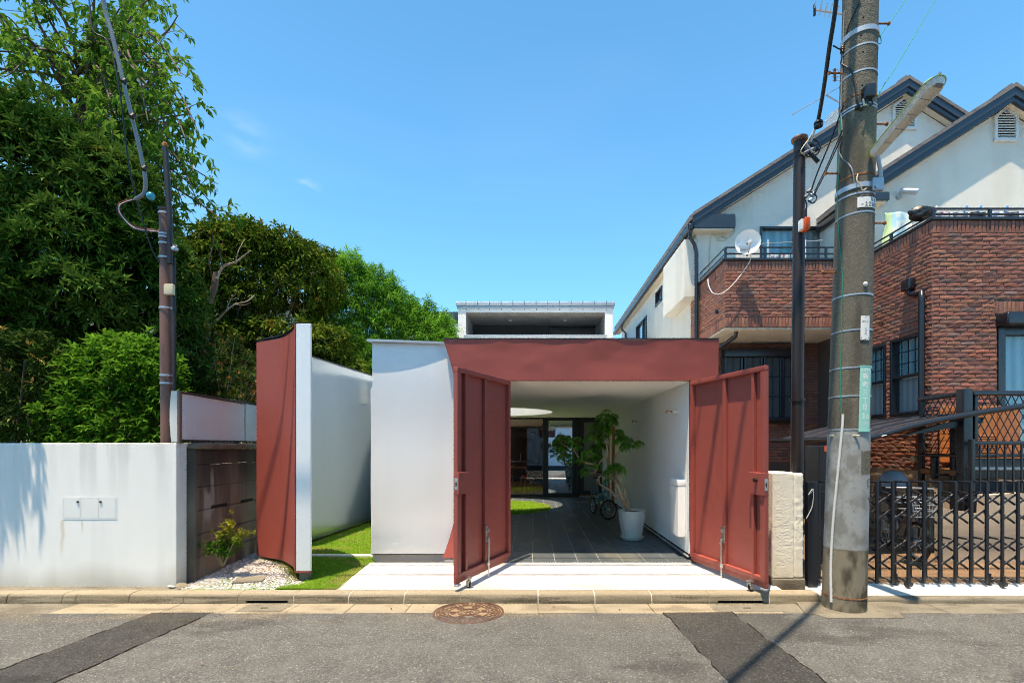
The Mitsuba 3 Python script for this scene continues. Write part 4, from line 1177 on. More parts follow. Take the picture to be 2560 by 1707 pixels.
# second eave: gutter running back, seen from below
ez2 = zr2(e2[0])
put(bh, 'eave_gutter', box(e2[0] - .08, e2[0] + .03, YV2 + .06, YW1 - .01, ez2 - .25, ez2 - .10, .02), 'mat_black_gloss')
put(bh, 'eave_soffit', sbx(e2[0] + .035, 6.779, YV2 + .252, YW1 - .005, ez2 - .23, ez2 - .21), 'mat_soffit', smooth=False)
put(bh, 'eave_return', box(e2[0] + .04, X(2046, YV2), YV2 + .02, YW2 - .003, Z(463, YV2) + .05, Z(438, YV2), .01), 'mat_navy_trim')
put(bh, 'return_soffit', sbx(e2[0] + .06, X(2040, YV2), YV2 + .05, YW2 - .004, Z(463, YV2) + .02, Z(463, YV2) + .047), 'mat_soffit', smooth=False)


def gable_vent(x0, x1, z0, z1, zt, y):
    xm = (x0 + x1) / 2
    outer = Polygon([(x0, z0), (x1, z0), (x1, z1), (xm, zt), (x0, z1)])
    inner_ = outer.buffer(-.055, join_style=2)
    v = put(bh, 'gable_vent', prism_xz(outer.difference(inner_), y - .05, y - .001), 'mat_pvc_white', smooth=False, label='louvred gable vent')
    put(v, 'backing', prism_xz(inner_.buffer(-.002), y - .008, y - .002), 'mat_room_dark', smooth=False)
    z = z0 + .075
    while z < zt - .1:
        w = 0 if z < z1 - .03 else (z - z1 + .03) / (zt - z1) * (x1 - x0) / 2
        if x1 - x0 - 2 * w < .2: break
        put(v, 'slat', bar((x0 + .06 + w, y - .03, z), (x1 - .06 - w, y - .03, z), .032, .012, .001, up=(0, 1, -.7)), 'mat_pvc_white')
        z += .052


gable_vent(X(2281, YW2), X(2335, YW2), Z(326, YW2), Z(268, YW2), Z(246, YW2), YW2)
gable_vent(X(2048, YW1), X(2103, YW1), Z(299, YW1), Z(245, YW1), Z(222, YW1), YW1)

# ---- brickwork
BH, BL, JT = .0685, .236, .009
bricks, PAL = [], np.array([[.225, .095, .075], [.19, .085, .07], [.25, .115, .08], [.215, .11, .075], [.16, .085, .078], [.27, .095, .062], [.18, .10, .095], [.24, .135, .09], [.15, .11, .095], [.135, .115, .115]])
PW = np.array([.19, .15, .13, .13, .10, .07, .08, .08, .04, .03]); PW /= PW.sum()


def one_brick(o, u, n, w, h, depth=.012):
    """a split-faced brick: corner o, along u and up, proud of the wall along n"""
    gu = np.linspace(0, 1, 4); gv = np.linspace(0, 1, 3)
    d = depth + rng.uniform(-.003, .003) + rng.normal(0, .0015, (4, 3))
    d += np.linspace(-1, 1, 4)[:, None] * rng.normal(0, .002) + np.linspace(-1, 1, 3)[None] * rng.normal(0, .002)
    up = np.array([0, 0, 1.0])
    inset = .0035
    q = []
    for i in range(4):
        for j in range(3):
            su = inset if i == 0 else w - inset if i == 3 else gu[i] * w + rng.normal(0, .003)
            sv = inset if j == 0 else h - inset if j == 2 else gv[j] * h
            dd = d[i, j] - (.004 if i in (0, 3) or j in (0, 2) else 0)
            q.append(o + u * su + up * sv + n * dd)
    q += [o, o + u * w, o + u * w + up * h, o + up * h]
    f = []
    I = lambda i, j: i * 3 + j  # noqa: E731
    for i in range(3):
        for j in range(2):
            f += [[I(i, j), I(i + 1, j), I(i + 1, j + 1)], [I(i, j), I(i + 1, j + 1), I(i, j + 1)]]
    b = [I(0, 0), I(1, 0), I(2, 0), I(3, 0)]; t = [I(0, 2), I(1, 2), I(2, 2), I(3, 2)]
    f += [[12, b[1], b[0]], [12, 13, b[1]], [13, b[2], b[1]], [13, b[3], b[2]], [15, t[0], t[1]], [15, t[1], 14], [14, t[1], t[2]], [14, t[2], t[3]]]
    f += [[12, I(0, 0), I(0, 1)], [12, I(0, 1), 15], [15, I(0, 1), I(0, 2)], [13, I(3, 1), I(3, 0)], [13, 14, I(3, 1)], [14, I(3, 2), I(3, 1)]]
    f = np.array(f)
    if np.dot(np.cross(u, up), n) < 0: f = f[:, ::-1]
    c = (PAL[rng.choice(10, p=PW)] * .62 + np.array([.235, .100, .070]) * .38) * np.array([1.02, 1.0, .96]) * rng.uniform(.88, 1.18)
    return np.array(q), f, c


def brick_face(o, u, n, W, z0, z1, holes=(), soldier=(True, False), seed=0, show=1.0):
    """courses on a vertical face; holes are (u0, u1, z0, z1)"""
    o, u, n = np.array(o, float), np.array(u, float), np.array(n, float)

    def lay(u0, u1, za, zb):
        cuts = [(u0, u1)]
        for hu0, hu1, hz0, hz1 in holes:
            if zb > hz0 + .004 and za < hz1 - .004:
                nxt = []
                for a, b in cuts:
                    if b <= hu0 or a >= hu1: nxt.append((a, b)); continue
                    if a < hu0 - .03: nxt.append((a, hu0 - .004))
                    if b > hu1 + .03: nxt.append((hu1 + .004, b))
                cuts = nxt
        for a, b in cuts:
            if b - a < .012: continue
            p = o + u * a + np.array([0, 0, za])
            bricks.append((show * (b - a) * (zb - za) / max(p[1] + .3, 1) ** 2, *one_brick(p, u, n, b - a, zb - za)))
    zt = z1
    if soldier[0]:
        w = .0685; x = .002
        while x < W - .01:
            lay(x, min(x + w - JT, W), z1 - .20, z1); x += w
        zt = z1 - .20 - JT
    zb = z0
    if soldier[1]:
        w = .0685; x = .002
        while x < W - .01:
            lay(x, min(x + w - JT, W), z0, z0 + .20); x += w
        zb = z0 + .20 + JT
    z, k = zt - BH + JT, 0
    while z > zb - BH * .6:
        za = max(z, zb)
        if z + BH - JT - za > .02:
            x = -.118 if k % 2 else 0.0
            while x < W:
                lay(max(x, 0), min(x + BL - JT, W), za, z + BH - JT); x += BL
        z -= BH; k += 1


gz0 = 1.15
win_s = [(X(2115, 1) and (8.21 - YBF), 8.92 - YBF, 2.12, 3.50), (9.04 - YBF, 9.72 - YBF, 2.12, 3.46)]
# bay: front, left side; left balcony: front, left side; recessed wall under the balcony
front_hole = (X(2290, YBF) - XB, 4.6, 1.2, Z(722, YBF))
brick_face((XB, YBF, 0), (1, 0, 0), (0, -1, 0), 3.2, gz0, ZT, [front_hole, (X(2285, YBF) - XB, 4.6, Z(722, YBF), Z(690, YBF))])
brick_face((XB, YBF, 0), (0, 1, 0), (-1, 0, 0), 1.87, gz0, ZT, win_s, show=.7)
brick_face((XH + .03, YBL, 0), (1, 0, 0), (0, -1, 0), 2.66, ZBL, ZTL, (), (True, True))
brick_face((XH + .03, YBL, 0), (0, 1, 0), (-1, 0, 0), YW1 - YBL, ZBL, ZTL, (), (True, True), show=.5)
brick_face((XH - .001, YW1 + .0, 0), (0, 1, 0), (-1, 0, 0), .45, 2.9, ZTL - .05, (), (True, False), show=.3)
bow = (X(1657, 11.2) - XH, X(1832, 11.2) - XH, Z(968, 11.2), Z(803, 11.2))
brick_face((XH, 11.2, 0), (1, 0, 0), (0, -1, 0), 2.72, 1.2, ZBL - .06, [bow], (False, False), show=.4)
# lintel soldiers over the front window
x = X(2285, YBF)
while x < 9.6:
    p = np.array([x, YBF, Z(721, YBF) + .01])
    bricks.append((1.0 / 70 * .1, *one_brick(p, np.array([1.0, 0, 0]), np.array([0, -1.0, 0]), .0595, .20))); x += .0685
put(bh, 'bay', sbx(XB, 13, YBF + .0, YW2 - .01, -.05, ZT - .002), 'mat_brick_mortar', smooth=False, label='projecting brick clad bay carrying a balcony') if False else None
wall_b = put(bh, 'bay_shell', cat(sbx(XB + .001, X(2290, YBF), YBF + .001, YBF + .2, gz0, ZT - .003), sbx(X(2290, YBF), 9.9, YBF + .001, YBF + .2, Z(722, YBF), ZT - .003),
                                  sbx(XB + .001, XB + .2, YBF + .2, 8.21, gz0, ZT - .003), sbx(XB + .001, XB + .2, 8.92, 9.04, gz0, ZT - .003), sbx(XB + .001, XB + .2, 9.72, YW1, gz0, ZT - .003),
                                  sbx(XB + .001, XB + .2, 8.21, 8.92, 3.5, ZT - .003), sbx(XB + .001, XB + .2, 9.04, 9.72, 3.46, ZT - .003), sbx(XB + .001, XB + .2, 8.21, 9.72, gz0, 2.12)), 'mat_brick_mortar', smooth=False, label='projecting brick clad bay carrying a balcony')
put(bh, 'bay_floor', sbx(XB + .2, 13, YBF + .2, YW2, 4.1, 4.2), 'mat_soffit', smooth=False)
put(bh, 'bay_base', sbx(XB + .004, 13, YBF + .004, YW1, -.08, gz0 - .003), 'mat_tan_stucco', smooth=False)
bal = put(bh, 'balcony', cat(sbx(XH + .031, XB, YBL + .001, YBL + .14, ZBL, ZTL - .003), sbx(XH + .031, XH + .16, YBL + .14, YW1, ZBL, ZTL - .003), sbx(XH + .16, XB, YBL + .14, YW1 - .002, ZBL + .05, ZBL + .2)), 'mat_brick_mortar', smooth=False, label='brick clad balcony over the recessed entrance side')
put(bh, 'balcony_soffit', sbx(XH + .035, XB - .01, YBL + .02, YW1 - .004, ZBL - .035, ZBL - .004), 'mat_soffit', smooth=False)
put(bh, 'recess_wall', sbx(XH, XB, 11.201, 11.4, -.05, ZBL - .04), 'mat_brick_mortar', smooth=False)
put(bh, 'corner_shell', sbx(XH, XH + .02, YW1 - .1, YW1 + .45, 2.9, ZTL - .052), 'mat_brick_mortar', smooth=False)
bricks.sort(key=lambda q: -q[0])
for q in bricks[:292]:
    put(bh, 'brick', mk(q[1], q[2]), 'mat_brick', smooth=False, color=q[3])
vs, fs, cs, at = [], [], [], 0
for q in bricks[292:]:
    vs.append(q[1]); fs.append(q[2] + at); at += len(q[1]); cs.append(np.tile(q[3], (len(q[1]), 1)))
put(bh, 'brickwork', mk(np.vstack(vs), np.vstack(fs)), 'mat_brick', smooth=False, stuff=True, color=np.vstack(cs))


# ---- balcony railings
def rail(name, pts, zs, r=.014):
    for z in zs:
        for a, b in zip(pts[:-1], pts[1:]):
            put(bh, name, bar((*a, z), (*b, z), r * 2, r * 2, .006), 'mat_black_gloss')


def capbar(pts, z):
    for a, b in zip(pts[:-1], pts[1:]): put(bh, 'parapet_cap', bar((*a, z), (*b, z), .17, .055, .01), 'mat_black_gloss')


lp1 = [(XH + .06, YW1 - .02), (XH + .06, YBL + .05), (XB + .2, YBL + .05)]
capbar([(XH + .06, YW1 - .02), (XH + .06, YBL - .03)], ZTL + .03); capbar([(XH - .03, YBL + .05), (XB, YBL + .05)], ZTL + .031)
rail('balcony_rail', lp1, (ZTL + .17, ZTL + .30))
lp2 = [(XB + .06, YW2 - .02), (XB + .06, YBF + .05), (9.9, YBF + .05)]
capbar([(XB + .06, YW2 + .3), (XB + .06, YBF - .03)], ZT + .03); capbar([(XB - .03, YBF + .05), (9.9, YBF + .05)], ZT + .031)
rail('balcony_rail', lp2, (ZT + .13, ZT + .225))
for x, y, z, h in ((XH + .06, YBL + .05, ZTL, .3), (4.75, YBL + .05, ZTL, .3), (6.0, YBL + .05, ZTL, .3), (XB + .06, YBF + .05, ZT, .22), (7.6, YBF + .05, ZT, .22), (8.7, YBF + .05, ZT, .22), (XB + .06, 9.0, ZT, .22)):
    put(bh, 'rail_post', bar((x, y, z + .05), (x, y, z + h), .045, .045, .006), 'mat_black_gloss')


# ---- windows: (axis, ...) frames with sash, glass, curtain
def window(o, u, n, W, z0, z1, glass='mat_dark_glass', curtain='mat_curtain_grey', bars=(0, 0), mid=None, label=None, proud=.03, fr=.05, split=None):
    o, u, n = map(lambda a: np.array(a, float), (o, u, n))

    def lb(u0, u1, za, zb, d0, d1, c=.004):
        m = box(u0, u1, d0, d1, za, zb, c)
        v = m.vertices
        q = o + v[:, :1] * u + v[:, 1:2] * n + v[:, 2:] * [0, 0, 1]
        return mk(q, m.faces if np.dot(np.cross(u, n), [0, 0, 1]) > 0 else m.faces[:, ::-1])
    w = put(bh, 'window', cat(lb(0, fr, z0, z1, -.10, proud), lb(W - fr, W, z0, z1, -.10, proud), lb(fr, W - fr, z1 - fr, z1, -.10, proud - .002), lb(fr, W - fr, z0, z0 + fr, -.10, proud + .02)), 'mat_black_gloss', label=label)
    cells = [(fr, W - fr, z0 + fr, z1 - fr)]
    if mid is not None:
        put(w, 'sash_rail', lb(fr, W - fr, mid - .025, mid + .025, -.06, proud - .012), 'mat_black_gloss')
        cells = [(fr, W - fr, z0 + fr, mid - .026), (fr, W - fr, mid + .026, z1 - fr)]
    if split is not None:
        put(w, 'sash_stile', lb(split - .03, split + .03, z0 + fr, z1 - fr, -.06, proud - .012), 'mat_black_gloss')
        cells = [(fr, split - .031, z0 + fr, z1 - fr), (split + .031, W - fr, z0 + fr, z1 - fr)]
    for k, (a, b, c, d) in enumerate(cells):
        g = lb(a, b, c, d, -.052, -.046, .0001)
        put(w, 'pane', mk(o + np.array([[a, -.05, c], [b, -.05, c], [b, -.05, d], [a, -.05, d]]) @ np.stack([u, n, [0, 0, 1]]), [[0, 1, 2], [0, 2, 3]]), 'mat_window_glass', smooth=False)
        put(w, 'curtain', lb(a, b, c, d, -.125, -.12, .0001), curtain if not isinstance(curtain, tuple) else curtain[k], smooth=False)
        nb = bars if (mid is None or k == len(cells) - 1) else (0, 0)
        for i in range(nb[0]):
            x = a + (b - a) * (i + 1) / (nb[0] + 1)
            put(w, 'glazing_bar', lb(x - .008, x + .008, c, d, -.049, -.035, .001), 'mat_black_gloss')
        for i in range(nb[1]):
            z = c + (d - c) * (i + 1) / (nb[1] + 1)
            put(w, 'glazing_bar', lb(a, b, z - .008, z + .008, -.048, -.036, .001), 'mat_black_gloss')
    return w


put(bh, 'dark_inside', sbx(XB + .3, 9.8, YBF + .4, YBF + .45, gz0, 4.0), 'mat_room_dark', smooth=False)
window((XB, 8.92, 0), (0, -1, 0), (-1, 0, 0), .71, 2.12, 3.50, bars=(3, 2), mid=2.80, curtain=('mat_curtain_grey', 'mat_curtain_blue'), label='sash window with small panes on the brick side wall')
window((XB, 9.72, 0), (0, -1, 0), (-1, 0, 0), .68, 2.12, 3.46, bars=(3, 2), mid=2.78, curtain=('mat_curtain_grey', 'mat_curtain_blue'))
window((X(2290, YBF), YBF, 0), (1, 0, 0), (0, -1, 0), 1.9, 1.25, Z(752, YBF), curtain='mat_curtain_blue', split=1.1, fr=.12, label='large dark framed window with a blue curtain')
put(bh, 'window_hood', box(X(2286, YBF), 9.7, YBF - .22, YBF + .1, Z(752, YBF) + .004, Z(722, YBF) + .004, .03), 'mat_black_gloss')
window((X(1745, YW1), YW1, 0), (1, 0, 0), (0, -1, 0), X(1909, YW1) - X(1745, YW1), ZTL - .9, Z(520, YW1), curtain=('mat_curtain_blue', 'mat_curtain_grey'), split=.86, label='dark framed sliding window above the left balcony')
# bow window in the recess
bwp = put(bh, 'bow_window', box(bow[0] + XH + .002, bow[1] + XH - .002, 10.98, 11.19, bow[3] - .20, bow[3], .02), 'mat_black_gloss')
put(bwp, 'sill', box(bow[0] + XH + .002, bow[1] + XH - .002, 10.98, 11.19, bow[2], bow[2] + .10, .02), 'mat_black_gloss')
nb = 4; wb = (bow[1] - bow[0]) / nb
for k in range(nb):
    x0 = XH + bow[0] + k * wb; yk = 11.05 - .05 * math.sin((k + .5) / nb * math.pi)
    put(bwp, 'sash', cat(box(x0 + .01, x0 + .06, yk, yk + .06, bow[2] + .1, bow[3] - .2), box(x0 + wb - .06, x0 + wb - .01, yk, yk + .06, bow[2] + .1, bow[3] - .2)), 'mat_black_gloss')
    put(bwp, 'curtain', sbx(x0 + .06, x0 + wb - .06, yk + .05, yk + .055, bow[2] + .1, bow[3] - .2), 'mat_curtain_dim', smooth=False)
    for t in (.35, .68): put(bwp, 'glazing_bar', box(x0 + .06, x0 + wb - .06, yk + .02, yk + .035, bow[2] + .1 + t * (bow[3] - bow[2] - .3) - .008, bow[2] + .1 + t * (bow[3] - bow[2] - .3) + .008), 'mat_black_gloss')
    put(bwp, 'glazing_bar', box(x0 + wb / 2 - .008, x0 + wb / 2 + .008, yk + .018, yk + .033, bow[2] + .1, bow[3] - .2), 'mat_black_gloss')
# side windows of the white wall
ys0, ys1 = XH * FD / (1486 - CX), XH * FD / (1462 - CX)
window((XH, ys1, 0), (0, -1, 0), (-1, 0, 0), ys1 - ys0, 3.6, 6.05, curtain='mat_curtain_blue', split=(ys1 - ys0) * .62)
window((XH, 15.3, 0), (0, -1, 0), (-1, 0, 0), .75, 5.95, 6.4, curtain='mat_room_dark')
# funnel and downpipe at the bay corner
put(bh, 'downpipe', tube([(XB - .05, 8.42, 4.28), (XB - .05, 8.40, 4.20), (XB - .055, 8.30, 4.17), (XB - .065, 8.145, 4.15), (XB - .065, 8.14, 4.0), (XB - .065, 8.14, .0)], .048, 10), 'mat_black_gloss')
put(bh, 'rain_head', box(XB - .13, XB + .0, 8.33, 8.53, 4.27, 4.47, .02), 'mat_black_gloss')
put(bh, 'vent_cap', cat(cyl((XB - .005, 8.30, 1.34), (XB - .10, 8.30, 1.34), .06, 16)), 'mat_pvc_cream', label='round cream vent cap low on the brick wall')
put(bh, 'conduit', tube([(XB - .02, 8.0, 1.1), (XB - .02, 7.97, 1.2), (XB + .0, 7.94, 1.25), (XB + .1, 7.94, 1.25)], .018, 8, 4), 'mat_pvc_cream')
put(bh, 'conduit', tube([(XB - .02, 8.0, 1.15), (XB - .02, 8.0, .1), (XB - .06, 7.96, .02)], .018, 8, 3), 'mat_pvc_cream')
put(bh, 'downpipe', tube([(4.25, YBL + .25, ZBL - .02), (4.25, YBL + .3, ZBL - .12), (4.08, YBL + .8, ZBL - .28), (4.02, YBL + 1.0, ZBL - .32)], .045, 8), 'mat_black_gloss')
put(bh, 'overflow_vent', cyl((XH + .035, 10.25, 4.42), (XH - .02, 10.25, 4.42), .05), 'mat_black_plastic')


# ---------------------------------------------------------------- concrete utility pole and what hangs on it
cpn = thing('concrete_pole', 'stout concrete utility pole by the road with straps, step bolts and pale peeling paint', 'pole')
q0 = np.array([X(1938, 5.05), 5.05, -.135])
q1 = np.array([X(1978, 5.05), 5.06, Z(0, 5.05)])
qd = (q1 - q0) / (q1[2] - q0[2])


def pc(z): return q0 + qd * (z - q0[2])
def prad(z): return .203 - .0068 * (z + .135)


ztop = 10.2
zsamp = np.linspace(-.2, ztop, 60)
put(cpn, 'shaft', tube([pc(z) for z in zsamp], [prad(z) for z in zsamp], 40), 'mat_pole_concrete', smooth=60)
put(struct('pole_footing', 'patch of cement round the foot of the concrete pole', 'pavement'), None, drape(prism_xy(Point(q0[0], q0[1] - .1).buffer(.42, 24).intersection(sbox(2, 4.73, 5, 5.2)).union(Polygon([(2.75, 4.862), (4.1, 4.88), (3.9, 5.2), (2.85, 5.2)])).buffer(.02), -.05, 0), .006), 'mat_gutter_grey', smooth=False)


def band(py, w=.018, t=.004, mat='mat_galvanised', name='strap', tilt=.0):
    z = Z(py, 4.9)
    m = lathe([[prad(z), -w / 2], [prad(z) + t, -w / 2], [prad(z) + t, w / 2], [prad(z), w / 2], [prad(z), -w / 2]], (0, 0, 0), 36)
    if tilt: m.apply_transform(trimesh.transformations.rotation_matrix(tilt, [0, 1, 0]))
    m.apply_translation(pc(z))
    return put(cpn, name, m, mat)


for py, w, t, mat, tilt in ((62, .05, .010, 'mat_galvanised', -.05), (98, .016, .004, 'mat_galvanised', -.03), (158, .016, .004, 'mat_galvanised', -.03), (212, .012, .004, 'mat_rusty', -.02), (236, .014, .005, 'mat_galvanised', -.04), (243, .014, .005, 'mat_galvanised', -.04),
                            (398, .016, .004, 'mat_rusty', -.02), (424, .05, .010, 'mat_galvanised', -.03), (442, .016, .004, 'mat_galvanised', -.03), (486, .014, .004, 'mat_galvanised', -.05), (675, .016, .004, 'mat_galvanised', 0), (756, .014, .004, 'mat_galvanised', -.02),
                            (843, .014, .004, 'mat_galvanised', 0), (908, .014, .004, 'mat_galvanised', 0), (985, .014, .004, 'mat_galvanised', 0), (1372, .010, .004, 'mat_rusty', 0)):
    band(py, w, t, mat, tilt=tilt)


def onpole(px, z, lift=.004, r=None):
    """point on the front of the pole seen at picture column px"""
    c = pc(z); R = (prad(z) if r is None else r) + lift
    s = np.clip((X(px, c[1] - R * .8) - c[0]) / R, -1, 1)
    a = math.asin(s)
    return c + np.array([R * math.sin(a), -R * math.cos(a), 0])


for px, py, side in ((2012, 52, 1), (1940, 166, -1), (2008, 283, 1), (1935, 397, -1), (2003, 511, 1), (1925, 624, -1), (2000, 742, 1)):
    z = Z(py, 5.05); c = pc(z); r = prad(z)
    st_ = c + np.array([side * (r - .02), 0, 0])
    b = put(cpn, 'step_bolt', cyl(st_, st_ + [side * .165, 0, 0], .0095, 10), 'mat_rusty')
    put(b, 'head', cyl(st_ + [side * .155, 0, 0], st_ + [side * .17, 0, 0], .019, 10), 'mat_rusty')
for px, py in ((1982, 652),):
    p = onpole(px, Z(py, 4.88), .0); put(cpn, 'plug', ball(p, .022, 2, (1, .3, 1) if False else (1, 1, 1)), 'mat_sign_white')
for px, py in ((1980, 37), (1976, 78), (1979, 117), (1977, 195), (1917, 846)):
    p = onpole(px, Z(py, 4.9), -.006); put(cpn, 'hole', ball(p, .011, 1), 'mat_dark_void')
zz = [Z(p, 4.9) for p in (950, 985, 1100, 1200, 1300, 1385)]
put(cpn, 'conduit', tube([onpole(px, z, .012) for px, z in zip((1940, 1938.5, 1931, 1925, 1921, 1920), zz)], .0125, 10, 4), 'mat_pvc_white', label='white plastic conduit down the front of the pole')
put(cpn, 'bracket_bar', bar(onpole(1912, Z(999, 4.88), .02) + [0, -.01, 0], onpole(1968, Z(999, 4.88), .02) + [0, -.01, 0], .014), 'mat_pvc_cream')
gw = [(1948, -6), (1944, 60), (1941, 120), (1938, 170), (1946, 215), (1949, 300), (1944, 390), (1941, 470), (1943, 560), (1944, 640), (1942, 700), (1941, 760), (1939, 830), (1938, 900), (1938, 950)]
put(cpn, 'earth_wire', tube([onpole(px, Z(py, 4.9), .006) for px, py in gw], .0055, 6, 4), 'mat_green_wire', label='green earth wire running down the pole')
put(cpn, 'wire', tube([onpole(px, Z(py, 4.9), .007) for px, py in ((1940, -6), (1938, 90), (1942, 160), (1946, 215), (1950, 290), (1946, 330), (1958, 380), (1962, 420))], .007, 6, 4), 'mat_cable_grey')
put(cpn, 'wire', tube([onpole(px, Z(py, 4.9), .012) for px, py in ((1937, 102), (1950, 118), (1960, 150), (1966, 190), (1968, 230), (1972, 244))], .008, 6, 4), 'mat_cable_black')
put(cpn, 'wire', tube([onpole(px, Z(py, 4.9), .014) for px, py in ((1976, -6), (1960, 40), (1938, 80))] + [P(1914, 105, 4.85)], .007, 6, 4), 'mat_cable_black')
put(cpn, 'wire', tube([P(2013, 90, 5.0), P(2014, 130, 5.0), P(2009, 170, 5.0), P(2010, 200, 5.02), P(2004, 235, 5.0)], .007, 6, 5), 'mat_cable_black')
put(cpn, 'wire', tube([P(2012, 82, 5.0), P(2021, 82, 5.0), P(2024, 98, 5.0), P(2014, 106, 5.0), P(2008, 150, 5.0), P(2016, 165, 5.0)], .005, 6, 5), 'mat_green_wire')
put(cpn, 'wire', tube([onpole(1968, Z(400, 4.9), .012), onpole(1966, Z(415, 4.9), .03), onpole(1972, Z(428, 4.9), .03), onpole(1976, Z(440, 4.9), .02), onpole(1985, Z(436, 4.9), .02)], .006, 6, 5), 'mat_pvc_cream')
for px, py in ((1937, 84), (1943, 80), (1932, 90), (1968, 245), (1975, 250)):
    put(cpn, 'clamp', ball(onpole(px, Z(py, 4.9), .012), .022, 1), 'mat_black_plastic')
jb = thing('junction_box', 'black weatherproof junction box strapped to the right of the concrete pole', 'box')
p = onpole(1990, Z(215, 4.9), .03)
put(jb, 'body', box(p[0] - .05, p[0] + .045, p[1] - .05, p[1] + .06, Z(233, 4.9), Z(203, 4.9), .012), 'mat_black_gloss')
put(jb, 'gland', cat(cyl((p[0] - .02, p[1], Z(233, 4.9)), (p[0] - .02, p[1], Z(246, 4.9)), .013)), 'mat_black_plastic')
put(jb, 'cord', tube([(p[0] - .02, p[1], Z(245, 4.9)), (p[0] - .06, p[1] - .02, Z(249, 4.9)), (p[0] - .08, p[1] - .03, Z(238, 4.9))], .007, 6, 4), 'mat_pvc_white')
put(jb, 'cord', tube([(p[0] + .02, p[1], Z(233, 4.9)), (p[0] + .03, p[1] - .01, Z(247, 4.9)), (p[0] - .01, p[1] - .02, Z(250, 4.9))], .007, 6, 4), 'mat_cable_black')

# ---- plates bent round the pole
GL_ = {
    '新': [[(.25, .99), (.25, .9)], [(.04, .88), (.48, .88)], [(.15, .85), (.19, .75)], [(.38, .85), (.33, .75)], [(.02, .7), (.5, .7)], [(.05, .5), (.48, .5)], [(.26, .7), (.26, .02)], [(.25, .47), (.04, .22)], [(.28, .47), (.47, .28)],
          [(.93, .95), (.6, .86)], [(.61, .88), (.61, .42), (.52, .05)], [(.61, .58), (.98, .58)], [(.8, .58), (.8, .0)]],
    '町': [[(.05, .85), (.42, .85), (.42, .28), (.05, .28), (.05, .85)], [(.235, .85), (.235, .28)], [(.05, .57), (.42, .57)], [(.5, .85), (1, .85)], [(.77, .85), (.77, .06), (.63, .1)]],
    '三': [[(.1, .87), (.9, .87)], [(.18, .5), (.82, .5)], [(.03, .1), (.97, .1)]],
    '丁': [[(.04, .87), (.96, .87)], [(.52, .87), (.52, .06), (.34, .12)]],
    '目': [[(.2, .97), (.8, .97), (.8, .03), (.2, .03), (.2, .97)], [(.2, .66), (.8, .66)], [(.2, .35), (.8, .35)]],
    '世': [[(.02, .65), (.98, .65)], [(.2, .9), (.2, .1), (.9, .1)], [(.5, .95), (.5, .35), (.75, .35)], [(.75, .95), (.75, .35)]],
    '田': [[(.1, .9), (.9, .9), (.9, .05), (.1, .05), (.1, .9)], [(.5, .9), (.5, .05)], [(.1, .48), (.9, .48)]],
    '谷': [[(.35, .95), (.15, .75)], [(.65, .95), (.85, .75)], [(.5, .8), (.05, .45)], [(.5, .8), (.95, .45)], [(.28, .4), (.72, .4), (.72, .03), (.28, .03), (.28, .4)]],
    '区': [[(.95, .92), (.08, .92), (.08, .06), (.95, .06)], [(.75, .8), (.3, .25)], [(.3, .75), (.75, .25)]],
    '支': [[(.05, .78), (.95, .78)], [(.5, .98), (.5, .55)], [(.2, .55), (.78, .55), (.1, .02)], [(.25, .5), (.92, .02)]],
}


def glyph(ch, w, h, st):
    return extrude(unary_union([LineString([(a * w, b * h) for a, b in s]).buffer(st / 2, cap_style=2, join_style=2) for s in GL_[ch]]), .0008)


def text(s, h, bold=False):
    return meshkit.text_mesh(s, h, depth=.0008, bold=bold)


def wrap(m, z0, a0, lift):
    """flat (x, y, z) -> around the pole: x runs along the surface, y up from z0; a0 = angle of x = 0 from the front, to the right"""
    m = m.subdivide_to_size(.03) if m.extents.max() > .04 else m
    v = np.array(m.vertices); out = []
    zc = z0 + v[:, 1]
    c = q0 + np.outer(zc - q0[2], qd); R = prad(zc) + lift + v[:, 2]
    a = a0 + v[:, 0] / prad(z0)
    return mk(np.c_[c[:, 0] + R * np.sin(a), c[:, 1] - R * np.cos(a), zc], m.faces)


def plate(w, h, t=.003, r=.006):
    q = sbox(-w / 2, 0, w / 2, h).buffer(-r).buffer(r, 4)
    n = 12
    cells = [q.intersection(sbox(-w / 2 + w * k / n, -1, -w / 2 + w * (k + 1) / n, 2)) for k in range(n)]
    return cat([extrude(c, t) for c in cells if not c.is_empty])


def ang(px, py):
    z = Z(py, 4.88); p = onpole(px, z, 0); c = pc(z)
    return math.atan2(p[0] - c[0], c[1] - p[1])


gs_ = thing('address_plate', 'tall green address plate with white lettering bent round the pole', 'sign')
zb, ztp = Z(991, 4.88), Z(839, 4.88)
ag = ang(1981.5, 915)
put(gs_, 'plate', wrap(plate(.125, ztp - zb, .003), zb, ag, .006), 'mat_sign_green', smooth=40)
for z in (zb + .004, ztp - .008): put(gs_, 'edge_bar', wrap(plate(.13, .008, .008, .001), z, ag, .004), 'mat_sign_green')
H_ = ztp - zb
for ch, fy, sz in (('新', .795, .060), ('町', .668, .060), ('三', .555, .056), ('丁', .435, .056), ('目', .33, .056)):
    g = glyph(ch, sz, sz, .0075); g.apply_translation([-sz / 2 - .004, 0, 0])
    put(gs_, 'lettering', wrap(g, zb + H_ * fy, ag, .0095), 'mat_sign_white', smooth=False)
g = text('16', .052); g.apply_translation([-g.extents[0] / 2 - .002, 0, 0]); put(gs_, 'lettering', wrap(g, zb + H_ * .20, ag, .0095), 'mat_sign_white', smooth=False)
for k, ch in enumerate('世田谷区'):
    g = glyph(ch, .020, .024, .003); g.apply_translation([-.05 + k * .0255, 0, 0]); put(gs_, 'lettering', wrap(g, zb + H_ * .915, ag, .0095), 'mat_sign_white', smooth=False)
